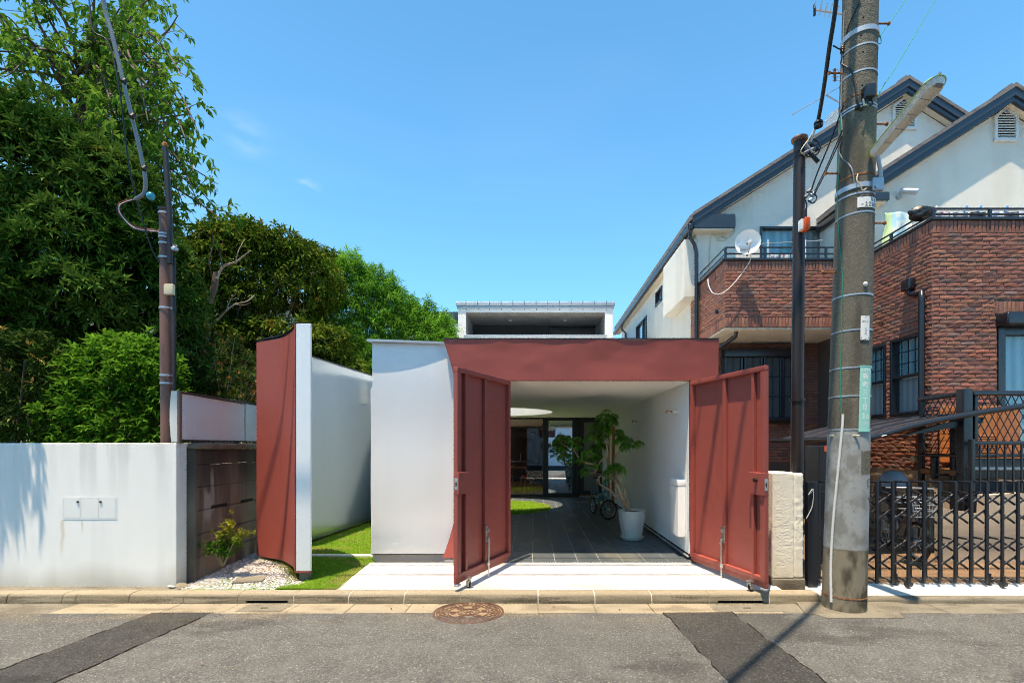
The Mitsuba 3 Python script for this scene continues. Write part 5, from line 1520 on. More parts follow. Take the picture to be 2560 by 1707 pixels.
for k, (s, fy) in enumerate((('Shinmachi', .132), ('3-chome', .108))):
    g = text(s, .0125); g.apply_translation([-g.extents[0] / 2, 0, 0]); put(gs_, 'lettering', wrap(g, zb + H_ * fy, ag, .0095), 'mat_sign_white', smooth=False)

ws_ = thing('number_plate', 'narrow white plate with small grey numbers above the green plate', 'sign')
zb, ztp = Z(780, 4.88), Z(725, 4.88)
ag = ang(1981, 752)
put(ws_, 'plate', wrap(plate(.090, ztp - zb, .003, .004), zb, ag, .006), 'mat_sign_white', smooth=40)
H_ = ztp - zb
g = cat(*[x for x in (glyph('新', .018, .018, .0022), glyph('町', .018, .018, .0022))]); 
g1 = glyph('新', .018, .018, .0022); g1.apply_translation([-.032, 0, 0]); g2 = glyph('町', .018, .018, .0022); g2.apply_translation([-.010, 0, 0]); g3 = text('3', .018); g3.apply_translation([.014, 0, 0])
for g_ in (g1, g2, g3): put(ws_, 'lettering', wrap(g_, zb + H_ * .72, ag, .0095), 'mat_cable_grey', smooth=False)
for s, fy in (('5', .36), ('4', .20)):
    g = text(s, .030); g.apply_translation([-g.extents[0] / 2, 0, 0]); put(ws_, 'lettering', wrap(g, zb + H_ * fy, ag, .0095), 'mat_cable_grey', smooth=False)
for x, f in ((-.036, .08), (.036, .08), (0, .95), (0, .03)):
    m = extrude(Point(x, 0).buffer(.004, 6), .002); put(ws_, 'rivet', wrap(m, zb + H_ * f, ag, .009), 'mat_dark_metal')

ts_ = thing('pole_number_plate', 'white plate with black pole number high on the concrete pole', 'sign')
zb, ztp = Z(475, 4.88), Z(451, 4.88)
ag = ang(1989, 462)
put(ts_, 'plate', wrap(plate(.205, ztp - zb, .003, .004), zb, ag, .006), 'mat_sign_white', smooth=40)
g = text('-1260', .040, True); g.apply_translation([-.078, .010, 0]); put(ts_, 'lettering', wrap(g, zb, ag, .0095), 'mat_sign_ink', smooth=False)
g = glyph('支', .026, .034, .004); g.apply_translation([.022, .063, 0]); put(ts_, 'lettering', wrap(g, zb, ag, .0095), 'mat_sign_ink', smooth=False)
g = text('6', .036, True); g.apply_translation([.056, .062, 0]); put(ts_, 'lettering', wrap(g, zb, ag, .0095), 'mat_sign_ink', smooth=False)

# ---- street lamp
sl = thing('street_lamp', 'long slim street lamp with a lime green back leaning out from the concrete pole', 'lamp')
la, lb_ = P(2010, 352, 4.84), P(2156, 186, 4.22)
ld = (lb_ - la) / np.linalg.norm(lb_ - la); LL = np.linalg.norm(lb_ - la)
side_v = np.cross(ld, [0, 0, 1]); side_v /= np.linalg.norm(side_v)
nrm = np.cross(side_v, ld); nrm /= np.linalg.norm(nrm)
if nrm[2] < 0: nrm = -nrm; side_v = -side_v
Ml = np.eye(4); Ml[:3, 0], Ml[:3, 1], Ml[:3, 2], Ml[:3, 3] = ld, side_v, nrm, la
if np.linalg.det(Ml[:3, :3]) < 0: Ml[:3, 1] = -side_v
wl = .105
sh = unary_union([Point(.03, 0).buffer(.078, 12), Point(LL - .06, 0).buffer(wl, 12)]).convex_hull


def lam(m): m = m.copy(); m.apply_transform(Ml); return m


mhull = trimesh.convex.convex_hull(np.vstack([np.c_[np.array(sh.exterior.coords), np.full(len(sh.exterior.coords), .012)], np.c_[np.array(sh.buffer(-.035).exterior.coords), np.full(len(sh.buffer(-.035).exterior.coords), .05)]]))
put(sl, 'housing', lam(mhull), 'mat_lamp_green', smooth=40)
lens = trimesh.convex.convex_hull(np.vstack([np.c_[np.array(sh.buffer(-.011).exterior.coords), np.full(len(sh.buffer(-.011).exterior.coords), .0115)], np.c_[np.array(sh.buffer(-.035).exterior.coords), np.full(len(sh.buffer(-.035).exterior.coords), -.035)]]))
put(sl, 'lens', lam(lens), 'mat_lamp_lens', smooth=40, label='milky diffuser of the street lamp')
for t in (.2, .4, .6, .8):
    put(sl, 'lens_rib', lam(box(LL * t, LL * t + .004, -.045 - .02 * t, .045 + .02 * t, -.0375, -.034, .0005)), 'mat_cable_grey')
put(sl, 'end_shade', lam(box(LL - .03, LL + .004, -.04, .04, -.0385, -.0345, .001)), 'mat_cable_grey')
put(sl, 'clip', lam(cyl((LL + .02, -.02, .03), (LL + .05, -.02, .03), .012, 8)), 'mat_steel')
zc_ = Z(425, 4.9)
cpole = pc(zc_)
put(sl, 'arm', tube([cpole + [.12, -.16, .02], cpole + [.13, -.19, .10], la + ld * .02 + nrm * .0], .018, 10, 5), 'mat_galvanised')
put(sl, 'bracket', box(cpole[0] + .05, cpole[0] + .16, cpole[1] - .205, cpole[1] - .165, zc_ - .07, zc_ + .06, .008), 'mat_galvanised')
put(sl, 'bolt', cyl((cpole[0] + .07, cpole[1] - .205, zc_ - .04), (cpole[0] + .07, cpole[1] - .222, zc_ - .04), .014, 8), 'mat_steel')

# ---- dark brown pole on the white pillar, with its cables
bp = thing('service_pole', 'dark brown metal service pole with a flat cap behind the red door', 'pole')
b0_, b1_ = np.array([X(1830, 5.75), 5.75, 1.15]), P(1836.5, 316, 5.75)
put(bp, 'shaft', tube([np.array([X(1829, 5.75), 5.75, -.05]), P(1832, 918, 5.75)], [.073, .071], 24), 'mat_dark_brown_pole')
put(bp, 'sleeve', ring_at(P(1832, 918, 5.75), .06, .03, .022, 24), 'mat_dark_brown_pole')
put(bp, 'shaft', tube([P(1832, 917, 5.75), P(1836.5, 322, 5.75)], [.068, .064], 24), 'mat_dark_brown_pole')
put(bp, 'cap', lathe([[0, 0], [.075, 0], [.09, .02], [.09, .045], [.05, .07], [0, .075]], P(1836.5, 326, 5.75), 28), 'mat_brown_pole')
for py in (350, 360, 504): put(bp, 'band', ring_at(P(1836, py, 5.75), .062, .02, .008, 24), 'mat_dark_brown_pole')
for k, (x0, y0, x1, y1) in enumerate(((1850, 330, 1864, 352), (1856, 346, 1880, 372), (1846, 352, 1872, 340), (1862, 330, 1878, 346))):
    put(bp, 'connector', tube([P(x0, y0, 5.65), P(x1, y1, 5.65)], [.018, .024], 8), 'mat_black_plastic' if k % 2 else 'mat_cable_grey')
put(bp, 'wire', tube([P(1845, 335, 5.66), P(1862, 318, 5.65), P(1884, 332, 5.64), P(1878, 352, 5.64), P(1858, 360, 5.65), P(1846, 350, 5.66)], .008, 6, 5), 'mat_cable_black')
put(bp, 'wire', tube([P(1848, 356, 5.66), P(1840, 345, 5.64), P(1856, 322, 5.64), P(1866, 305, 5.63)], .007, 6, 5), 'mat_pvc_cream')
for k, (px, py) in enumerate(((1860, 436), (1868, 444), (1854, 448), (1864, 456))):
    put(bp, 'insulator', tube([P(px - 5, py + 5, 5.65), P(px + 5, py - 5, 5.65)], [.02, .014], 8), 'mat_galvanised' if k % 2 else 'mat_cable_grey')
put(bp, 'wire', tube([P(1850, 500, 5.66), P(1853, 470, 5.65), P(1848, 452, 5.65), P(1862, 440, 5.65), P(1876, 452, 5.65), P(1868, 466, 5.65), P(1856, 460, 5.65)], .008, 6, 6), 'mat_cable_black')
put(bp, 'switch', box(X(1844, 5.65), X(1853, 5.65), 5.63, 5.69, Z(505, 5.65), Z(478, 5.65), .01), 'mat_black_plastic')
al = thing('warning_lamp', 'small orange warning lamp box on the dark brown pole', 'lamp')
put(al, 'back', box(X(1838, 5.62), X(1845, 5.62), 5.60, 5.67, Z(528, 5.62), Z(503, 5.62), .006), 'mat_sign_white')
put(al, 'lens', box(X(1845.2, 5.6), X(1858, 5.6), 5.56, 5.67, Z(528, 5.6), Z(500, 5.6), .010), 'mat_orange_lens', label='orange lens')
tc = thing('drop_cable', 'thick black drop cable falling from above to the top of the dark brown pole', 'cable')
put(tc, 'sheath', tube([P(1930, -160, 4.6), P(1921, 0, 4.8), P(1905, 110, 5.05), P(1894, 190, 5.3), P(1884, 252, 5.5), P(1879, 278, 5.58)], .021, 10, 6), 'mat_cable_black')
put(tc, 'wrapped_end', tube([P(1879, 278, 5.58), P(1870, 300, 5.62), P(1862, 325, 5.66)], .016, 8, 4), 'mat_pvc_white')
put(tc, 'hanger', tube([P(1881, 262, 5.55), P(1884, 275, 5.55), P(1885, 290, 5.56)], .008, 6), 'mat_cable_black')
put(tc, 'insulator', lathe([[0, -.03], [.045, -.03], [.05, -.01], [.03, 0], [.05, .01], [.045, .03], [0, .03]], P(1880, 285, 5.56), 16), 'mat_navy_trim')
for k, pts in enumerate(([P(1938, 240, 5.0), P(1905, 330, 5.3), P(1880, 390, 5.5), P(1863, 437, 5.65)], [P(1935, 298, 5.0), P(1900, 380, 5.3), P(1868, 446, 5.65)], [P(1934, 312, 5.0), P(1898, 392, 5.3), P(1870, 448, 5.65)])):
    w_ = thing('thin_wire', ('upper sagging black wire between the concrete pole and the dark brown pole', 'middle black wire between the concrete pole and the dark brown pole', 'lowest straight black wire between the concrete pole and the dark brown pole')[k], 'wire')
    put(w_, None, tube(pts, .006 if k else .008, 6, 6), 'mat_cable_black')
for k, (pts, r) in enumerate((([P(2095, -40, 8), P(2079, 0, 7.6), P(2020, 85, 5.1)], .006), ([P(2170, -40, 8), P(2148, 0, 7.5), P(2060, 150, 6), P(2030, 195, 5.2), P(2006, 240, 5.05)], .006))):
    w_ = thing('thin_wire', ('short dark wire leaving the top of the concrete pole to the right', 'long dark wire slanting up to the right from the black junction box')[k], 'wire')
    put(w_, None, tube(pts, r, 6, 6), 'mat_green_wire')
# heavy cable high on the pole crossing the street: its shadow lies on the road
hc = thing('trunk_cable', 'heavy cable crossing the street high above the picture from the concrete pole', 'cable')
pz = 8.1
top_ = pc(pz)
put(hc, None, tube([top_ + [-.02 - .67 * s, -.1 - .73 * s, .02 * s] for s in (0, 2, 4, 7, 11)], .034, 8), 'mat_cable_black')


# ---------------------------------------------------------------- white rough pillar, folding gate
pw = thing('gate_pillar', 'short rough cream pillar wall between the red door and the folding gate', 'pillar')
x0, x1 = X(1775, 5.52), X(1847, 5.52)


def rough_box(m, amp, seed):
    m = m.subdivide_to_size(.028); m.merge_vertices(); v = np.array(m.vertices)
    return mk(v + m.vertex_normals * (amp * 2 * (meshkit.fbm(v * 24, 3, seed=seed) - .5))[:, None], m.faces)


put(pw, 'shaft', rough_box(box(x0, x1 - .115, 5.515, 5.95, .05, 1.255, .012), .0035, 3), 'mat_pillar_stucco', smooth=True)
put(pw, 'shaft', rough_box(box(x1 - .108, x1, 5.525, 5.95, .05, 1.248, .016), .006, 4), 'mat_pillar_stucco', smooth=True)
put(pw, 'plinth', box(x0 - .01, x1 + .01, 5.50, 5.95, -.08, .048, .012), 'mat_gutter_grey')
put(pw, 'wall', box(x0, x0 + .15, 5.951, 9.5, -.05, 1.2, .01), 'mat_pillar_stucco')

fg = thing('folding_gate', 'black folding lattice gate on casters across the neighbour yard', 'gate')
GY, GB, GT = 5.60, -.015, 1.15
per = 36.0 / FD * GY
gx0 = X(1890, GY)
put(fg, 'end_post', box(X(1853, GY), X(1876, GY), GY - .03, GY + .05, -.06, 1.15, .006), 'mat_black_gloss')
put(fg, 'end_post', box(X(1878, GY), X(1886, GY), GY - .0, GY + .05, .02, 1.12, .004), 'mat_black_gloss')
put(fg, 'latch_cord', tube([P(1868, 1125, 5.56), P(1857, 1135, 5.55), P(1868, 1122, 5.55), P(1866, 1160, 5.56), P(1852, 1190, 5.56)], .004, 6, 5), 'mat_pvc_white')
n_ = 24
for k in range(n_):
    xa = gx0 + (k + .45) * per
    xr = xa - .4 * per
    put(fg, 'front_bar', bar((xa, GY, GB - .015), (xa, GY, GT), .031, .026, .004), 'mat_black_gloss')
    put(fg, 'rear_bar', bar((xr, GY + .11, GB + .03), (xr, GY + .11, GT), .030, .024, .004), 'mat_black_gloss')
    put(fg, 'top_link', bar((xa, GY - .008, GT - .008), (xr, GY + .118, GT - .008), .026, .02, .004), 'mat_black_gloss')
    put(fg, 'bottom_link', bar((xa, GY, GB + .01), (xr, GY + .11, GB + .04), .012, .018, .003), 'mat_black_gloss')
    for zt_ in (1.0, .466):
        for za, zb_ in ((zt_ - .125, zt_), (zt_ - .31, zt_ - .18)):
            put(fg, 'brace', bar((xa, GY + .021, za), (xa + per, GY + .021, zb_), .024, .009, .002, up=(0, 1, 0)), 'mat_black_gloss')
        for za, zb_ in ((zt_, zt_ - .125), (zt_ - .21, zt_ - .34)):
            put(fg, 'brace', bar((xa, GY + .034, za), (xa + per, GY + .034, zb_), .024, .009, .002, up=(0, 1, 0)), 'mat_black_gloss')
        put(fg, 'pivot', cyl((xr + .012, GY - .012, zt_ + .02), (xr + .012, GY + .1, zt_ + .02), .011, 8), 'mat_black_gloss')
for px, py, dy in ((2057, 1336, .06), (2087, 1345, -.05), (2272, 1338, .06), (2305, 1346, -.05)):
    y = GY + dy; x = X(px, y)
    c = put(fg, 'caster', cat(bar((x, y, .0), (x, y, .07), .035, .03, .004), cyl((x - .03, y - .008, -.028), (x + .03, y + .012, -.028), .031, 14)), 'mat_black_plastic')

# ---------------------------------------------------------------- bicycle shelter roof
cr = thing('shelter_roof', 'low curved dark translucent bicycle shelter roof in front of the brick house', 'roof')
arc = np.array([(4.77, 1.675), (4.95, 1.71), (5.13, 1.765), (5.55, 1.88), (6.1, 1.99), (6.48, 2.055)])
sa = spline(np.c_[arc[:, 0], arc[:, 1], arc[:, 1] * 0], 5)[:, :2]
us = np.linspace(0, 1, len(sa))
y0_, y1_ = 6.92, 9.7
npn = 5
for k in range(npn):
    ya, yb = y0_ + .03 + k * (y1_ - y0_) / npn, y0_ + (k + 1) * (y1_ - y0_) / npn - .012
    put(cr, 'panel', grid(lambda u, v: (np.interp(u, us, sa[:, 0]), ya + v * (yb - ya), np.interp(u, us, sa[:, 1])), 24, 2, thick=[0, 0, -.012]), 'mat_canopy_panel', smooth=40)
    if k: put(cr, 'rib', tube(np.c_[sa[:, 0], 0 * us + ya - .018, sa[:, 1] + .004], .018, 8), 'mat_black_gloss')
fr3 = np.vstack([np.c_[sa[:, 0], 0 * us + y0_, sa[:, 1]], [(7.0, y0_, 2.13), (7.6, y0_, 2.18)]])
put(cr, 'front_beam', tube(fr3, .042, 14), 'mat_black_gloss')
put(cr, 'eave_beam', tube([(4.77, y0_, 1.672), (4.77, y1_, 1.672)], .04, 12), 'mat_black_gloss')
put(cr, 'beam_cap', ball((4.765, y0_, 1.675), .048, 2), 'mat_dark_metal')
put(cr, 'marker', bar((4.95, y0_ - .046, 1.70), (5.02, y0_ - .046, 1.72), .022, .01), 'mat_sign_white')
put(cr, 'arm', prism_xz(Polygon([(5.35, 1.70), (6.56, 1.90), (6.56, 1.985), (6.0, 1.90)]), 7.05, 7.12), 'mat_dark_metal', smooth=False)
put(cr, 'post', box(4.42, 4.55, 7.2, 7.32, -.05, 1.64, .01), 'mat_black_plastic') if False else None
for y in (7.3, 9.4): put(cr, 'post', box(6.36, 6.46, y, y + .1, -.05, 2.0, .01), 'mat_black_gloss')
bx_ = thing('delivery_box', 'black parcel locker with a small red label behind the concrete pole', 'box')
put(bx_, 'body', box(X(1882, 6.6), X(1935, 6.6), 6.6, 6.95, -.04, Z(1022, 6.6), .01), 'mat_black_plastic')
put(bx_, 'label', box(X(1893, 6.6), X(1908, 6.6), 6.596, 6.599, Z(1036, 6.6), Z(1022, 6.6) - .005, .0005), 'mat_kettle_red', label='small red sticker')

# ---------------------------------------------------------------- raised deck with lattice fence
dk2 = thing('deck_fence', 'black lattice fence round the raised deck of the brick house', 'fence')
DX, DY, DT, DB = X(2222, 7.0), 7.0, 2.36, 1.45
put(dk2, 'corner_post', box(DX - .07, DX + .07, DY - .02, DY + .12, -.05, DT + .03, .01), 'mat_black_gloss')
put(dk2, 'top_rail', box(DX + .07, 8.6, DY - .03, DY + .09, DT - .07, DT, .012), 'mat_black_gloss')
put(dk2, 'top_rail', box(DX - .06, DX + .06, DY + .12, 7.85, DT - .075, DT - .005, .012), 'mat_black_gloss')
put(dk2, 'bottom_rail', box(DX + .07, 8.6, DY + .0, DY + .06, DB - .05, DB, .008), 'mat_black_gloss')
put(dk2, 'bottom_rail', box(DX - .03, DX + .03, DY + .12, 7.85, DB - .055, DB - .005, .008), 'mat_black_gloss')
for x in (DX + .11, DX + .95): put(dk2, 'stile', box(x, x + .055, DY, DY + .06, DB + .001, DT - .072, .006), 'mat_black_gloss')
put(dk2, 'stile', box(DX - .02, DX + .02, 7.78, 7.85, DB, DT - .08, .006), 'mat_black_gloss')


def lattice(o, u, W, z0, z1, step, ratio, dual=True):
    o, u = np.array(o, float), np.array(u, float)
    H = z1 - z0
    for sgn in ((1, -1) if dual else (-1,)):
        x = -H / ratio + step * .5
        while x < W:
            a0, a1 = x, x + H / ratio
            t0 = max(0, -a0 / (a1 - a0)); t1 = min(1, (W - a0) / (a1 - a0))
            if t1 - t0 > .05:
                xa, xb = a0 + t0 * (a1 - a0), a0 + t1 * (a1 - a0)
                za, zb_ = z0 + t0 * H, z0 + t1 * H
                if sgn < 0: xa, xb = W - xa, W - xb
                off = np.array([-u[1], u[0], 0]) * (.008 * sgn)
                put(dk2, 'lattice_strip', bar(o + u * xa + off + [0, 0, za], o + u * xb + off + [0, 0, zb_], .012, .010, .002), 'mat_black_gloss', smooth=False)
            x += step


lattice((DX + .165, DY + .03, 0), (1, 0, 0), .785, DB, DT - .07, .112, 1.9)
lattice((DX + 1.01, DY + .03, 0), (1, 0, 0), .6, DB, DT - .07, .112, 1.9)
lattice((DX, DY + .13, 0), (0, 1, 0), .64, DB + .28, DT - .08, .105, 1.6)
lattice((DX, DY + .13, 0), (0, 1, 0), .64, DB, DB + .27, .105, 1.6, dual=False)
put(dk2, 'deck', box(DX + .0, 8.8, DY + .13, 7.86, 1.12, 1.20, .01), 'mat_wood_mid')
put(dk2, 'deck_edge', box(DX - .05, 8.8, DY + .02, DY + .115, 1.08, 1.38, .01), 'mat_black_gloss')
put(dk2, 'side_panel', box(X(2147, 7.6), DX - .06, 7.5, 7.6, 1.05, 1.40, .02), 'mat_black_gloss')
for z in (.99, 1.10): put(dk2, 'step_rail', box(X(2150, 7.2), DX - .08, 7.2, 7.26, z + .02, z + .05, .008), 'mat_black_gloss')
rl = thing('stair_railing', 'black upright bar railing below the lattice fence', 'railing')
RX = X(2232, 6.85)
put(rl, 'top_rail', box(RX, 8.6, 6.83, 6.88, 1.58, 1.63, .008), 'mat_black_gloss')
put(rl, 'bottom_rail', box(RX, 8.6, 6.83, 6.88, .80, .84, .008), 'mat_black_gloss')
put(rl, 'post', box(RX - .03, RX + .03, 6.82, 6.89, -.05, 1.66, .008), 'mat_black_gloss')
for k in range(16):
    x = RX + .11 + k * .118
    put(rl, 'bar', box(x, x + .024, 6.845, 6.865, .841, 1.579, .003), 'mat_black_gloss')
put(rl, 'tread', box(RX + .05, 8.6, 6.92, 6.97, 1.22, 1.26, .005), 'mat_pvc_white')
put(rl, 'under_screen', box(RX + .02, 8.6, 6.99, 7.02, .1, 1.05, .005), 'mat_room_dark')
cbn = thing('storage_cabinet', 'orange brown louvred wooden cabinet on the deck behind the lattice', 'cabinet')
cx0, cx1 = X(2236, 7.5), X(2345, 7.5)
put(cbn, 'body', box(cx0, cx1, 7.5, 7.84, 1.205, 2.18, .01), 'mat_wood_orange')
for k in range(14): put(cbn, 'slat', box(cx0 + .03, cx0 + .34, 7.485, 7.499, 1.25 + k * .035, 1.27 + k * .035, .003), 'mat_wood_orange')
put(cbn, 'door', box(cx0 + .37, cx1 - .02, 7.482, 7.499, 1.25, 2.12, .004), 'mat_wood_orange')
pn = thing('timber_screen', 'orange timber screen at the left end of the deck', 'screen')
for k in range(8): put(pn, 'board', box(X(2157, 7.9), X(2215, 7.9), 7.87, 7.90, 1.30 + k * .115, 1.41 + k * .115, .006), 'mat_wood_orange')
sw_ = thing('stair_wall', 'low tan stucco wall rising in steps behind the folding gate', 'wall')
put(sw_, 'wall', prism_xz(Polygon([(X(2160, 6.7), -.06), (9, -.06), (9, 1.05), (X(2260, 6.7), .88), (X(2258, 6.7), .62), (X(2160, 6.7), .70)]), 6.7, 6.8), 'mat_tan_stucco', smooth=False)

# ---------------------------------------------------------------- laundry, dish aerial, tv aerials, spotlight
tw_ = thing('towel', 'pale yellow and blue towel hanging on the right balcony', 'towel')


def towel(u, v):
    x = X(2032, 9.3) + u * .52; z = Z(487, 9.3) - v * .75
    return x + .03 * np.sin(v * 6) * (1 - u), 9.3 + .03 * np.sin(u * 9 + v * 2), z


mt = grid(towel, 24, 20, thick=[0, .012, 0])
vv = np.array(mt.vertices); pat_ = meshkit.noise(np.c_[vv[:, 0] * 14, vv[:, 2] * 14, vv[:, 0] * 0], 4)
edge_ = (vv[:, 0] < X(2032, 9.3) + .15)[:, None]
cc = np.where(edge_, [.58, .72, .36], np.where(pat_[:, None] > .55, [.42, .66, .76], [.72, .78, .70]))
put(tw_, None, mt, 'mat_plain_color', smooth=True, color=cc)
hp = thing('drying_pole', 'thin metal drying pole over the right balcony parapet', 'pole')
zl = Z(482, 8.25)
put(hp, None, cyl((X(2085, 8.25), 8.25, zl), (9.6, 8.25, zl), .012, 10), 'mat_galvanised')
hd = thing('black_hoodie', 'black hooded top bunched over the end of the drying pole', 'clothing')
m = ball((X(2118, 8.3), 8.3, Z(489, 8.3)), .19, 3, (1, 1, 1)); v = np.array(m.vertices); c0 = v.mean(0)
d = v - c0; d *= (1 + .7 * (meshkit.fbm(v * 7, 3) - .5))[:, None] * [1.15, .6, .72]
put(hd, None, mk(c0 + d, m.faces), 'mat_black_plastic', smooth=True)
GARB = (('white shirt with a red print, first garment from the left behind the right railing', (.70, .66, .66)), ('grey and white striped garment behind the right railing', (.42, .40, .40)), ('black garment hanging behind the right railing', (.03, .03, .035)),
        ('white and navy striped garment behind the right railing', (.60, .62, .68)), ('dark grey garment behind the right railing near the frame edge', (.10, .10, .12)), ('pale blue patterned garment behind the right railing, farthest right', (.48, .60, .70)))
for k, (lab, c) in enumerate(GARB):
    x0 = X(2152, 8.25) + k * .29
    g = thing('garment', lab, 'clothing', 'garments drying on the right balcony')
    m = grid(lambda u, v: (x0 + u * .24 + .01 * np.sin(v * 5 + k), 8.25 + .02 * np.sin(u * 8 + k), zl - .03 - v * (.38 + .05 * (k % 3))), 14, 12, thick=[0, .015, 0])
    v = np.array(m.vertices)
    stripe = (np.sin(v[:, 2] * 190) > 0)[:, None] if k in (1, 3) else (meshkit.noise(np.c_[v[:, 0] * 26, v[:, 2] * 26, v[:, 0] * 0], k) > .66)[:, None]
    alt = {0: (.55, .10, .12), 1: (.75, .74, .72), 3: (.08, .09, .2), 5: (.75, .72, .7)}.get(k, c)
    put(g, None, m, 'mat_plain_color', smooth=True, color=np.where(stripe, alt, c))
for k, px in enumerate((2150, 2219, 2251, 2312)):
    pg_ = thing('clothes_peg', ('white clothes peg at the left end of the drying pole', 'first blue clothes peg on the drying pole', 'second blue clothes peg on the drying pole', 'third blue clothes peg on the drying pole')[k], 'peg', 'pegs on the drying pole')
    x = X(px, 8.25)
    put(pg_, None, bar((x - .03, 8.25, zl - .035), (x + .02, 8.25, zl + .075), .03, .02, .004), 'mat_sign_white' if k == 0 else 'mat_peg_blue')
pr('peg_blue', (.03, .25, .62), 0.4)

ds = thing('satellite_dish', 'white satellite dish on the left balcony railing', 'satellite dish')
dc = P(1718, 555, 9.6)
dn = np.array([-.30, -.92, -.08]); dn /= np.linalg.norm(dn)
prof = [[0.0, -.075], [.09, -.068], [.16, -.045], [.225, -.006], [.24, .004], [.24, -.004], [.16, -.055], [.09, -.08], [0, -.087]]
m = lathe(prof, (0, 0, 0), 40)
zx = np.cross([0, 0, 1.0], dn); zx /= np.linalg.norm(zx)
Md = np.eye(4); Md[:3, 0], Md[:3, 1], Md[:3, 2], Md[:3, 3] = zx, np.cross(dn, zx), dn, dc
m.apply_transform(Md)
put(ds, 'reflector', m, 'mat_dish_white', smooth=40)
fp = dc + dn * .26 + [.02, 0, -.07]
put(ds, 'feed_arm', tube([dc + dn * -.05 + [0, 0, -.23], dc + dn * .1 + [.01, 0, -.2], fp], .012, 8, 4), 'mat_galvanised')
put(ds, 'feed_horn', tube([fp + dn * .03, fp - dn * .05], [.03, .045], 14), 'mat_sign_white')
put(ds, 'mount', cat(cyl(dc - dn * .08, dc - dn * .14 + [0, 0, -.24], .02, 10)), 'mat_dark_metal')
put(ds, 'clamp', box(dc[0] - .13, dc[0] + .04, dc[1] + .02, dc[1] + .12, ZTL + .14, ZTL + .24, .01), 'mat_galvanised')
put(ds, 'cable', tube([dc + [0, -.1, -.25], P(1722, 600, 9.75), P(1690, 645, 9.72), P(1660, 672, 9.72), P(1638, 672, 9.75), P(1628, 655, 9.9), P(1626, 640, 9.98)], .009, 6, 6), 'mat_pvc_white')
pl2 = thing('drying_rack', 'pale drying pole with small pegs on the left balcony', 'drying rack')
zr_ = Z(556, 10.3)
put(pl2, 'pole', cyl((X(1745, 10.3) - .1, 10.3, zr_ - .04), (X(1890, 10.3), 10.3, zr_ + .04), .012, 8), 'mat_galvanised')
for px in (1764, 1850): put(pl2, 'stand', cyl((X(px, 10.3), 10.3, ZTL), (X(px, 10.3), 10.3, zr_ + .06), .014, 8), 'mat_sign_white')
put(pl2, 'hanger', tube([P(1810, 556, 10.3), P(1798, 585, 10.3), P(1828, 585, 10.3), P(1810, 556, 10.3)], .008, 6), 'mat_teal_paint')
for k, (px, lab, c) in enumerate(((1780, 'navy and white cloth under the left balcony drying pole', (.20, .24, .34)), (1806, 'red and white cloth under the left balcony drying pole', (.55, .3, .3)), (1830, 'mint green cloth under the left balcony drying pole', (.35, .62, .55)))):
    g = thing('cloth', lab, 'clothing', 'small cloths drying on the left balcony')
    x0 = X(px, 10.3) - .11
    m = grid(lambda u, v: (x0 + u * .2, 10.3 + .02 * np.sin(u * 8), Z(583, 10.3) - v * .3), 10, 8, thick=[0, .012, 0]); v = np.array(m.vertices)
    put(g, None, m, 'mat_plain_color', smooth=True, color=np.where((meshkit.noise(np.c_[v[:, 0] * 22, v[:, 2] * 22, v[:, 0] * 0], k) > .5)[:, None], c, (.68, .7, .68)))
sp_ = thing('spotlight', 'small grey spotlight on the cream gable wall', 'lamp')
a_ = P(2068, 448, YW2)
put(sp_, 'base', cyl((a_[0] - .05, YW2 + .001, a_[2] - .05), (a_[0] - .05, YW2 - .05, a_[2] - .05), .05, 16), 'mat_galvanised')
put(sp_, 'head', tube([(a_[0] - .07, YW2 - .08, a_[2] + .045), (a_[0] + .15, YW2 - .26, a_[2] - .06)], [.055, .062], 18), 'mat_galvanised')
ap = thing('pipe_box', 'dark drainpipe elbow on the cream wall beside the towel', 'pipe')
put(ap, None, tube([(X(2018, 9.3), 9.95, Z(490, 9.3)), (X(2018, 9.3), 9.7, Z(490, 9.3)), (X(2012, 9.3), 9.6, Z(500, 9.3)), (X(2012, 9.3), 9.6, 5.2)], .05, 10, 3), 'mat_dark_metal')

# tv aerial mast on the far roof, seen left of the concrete pole
ta = thing('tv_aerial', 'tv aerial mast with yagi arms behind the concrete pole', 'aerial')
YA = 13.5
put(ta, 'mast', cyl(P(1936, 330, YA), P(1938, -60, YA), .035, 10), 'mat_dark_brown_pole')
put(ta, 'boom', bar(P(1870, 22, YA - .3), P(1940, 33, YA), .04), 'mat_galvanised')
for px, py in ((1871, 21), (1885, 20), (1897, 24), (1908, 25), (1922, 30)):
    c = P(px, py, YA - .2)
    put(ta, 'element', cyl(c + [-.32, -.6, -.36], c + [.32, .6, .36], .018, 6), 'mat_galvanised')
put(ta, 'mounting', bar(P(1871, 10, YA - .3), P(1871, 36, YA - .3), .05), 'mat_cable_black')
put(ta, 'boom', bar(P(1820, 263, YA - 1), P(1936, 195, YA), .03), 'mat_galvanised')
put(ta, 'boom', bar(P(1898, 218, YA - .3), P(1936, 240, YA), .03), 'mat_galvanised')
put(ta, 'boom', bar(P(1895, 280, YA - .5), P(1936, 245, YA), .03), 'mat_galvanised')
put(ta, 'amplifier', box(*(lambda q: (q[0] - .03, q[0] + .1, q[1] - .1, q[1], q[2] - .15, q[2] + .08))(P(1932, 167, YA)), .01), 'mat_sign_white')
for py in (160, 168, 176, 184): put(ta, 'element', cyl(P(1911, py, YA - .3), P(1930, py, YA - .3), .012, 6), 'mat_galvanised')
put(ta, 'boom', bar(P(1917, 158, YA - .3), P(1918, 186, YA - .3), .05), 'mat_cable_black')
d2 = thing('satellite_dish', 'white satellite dish half hidden behind the concrete pole on the rear roof', 'satellite dish')
m = lathe([[0, -.1], [.2, -.08], [.36, 0], [.36, -.015], [.2, -.1], [0, -.12]], (0, 0, 0), 32)
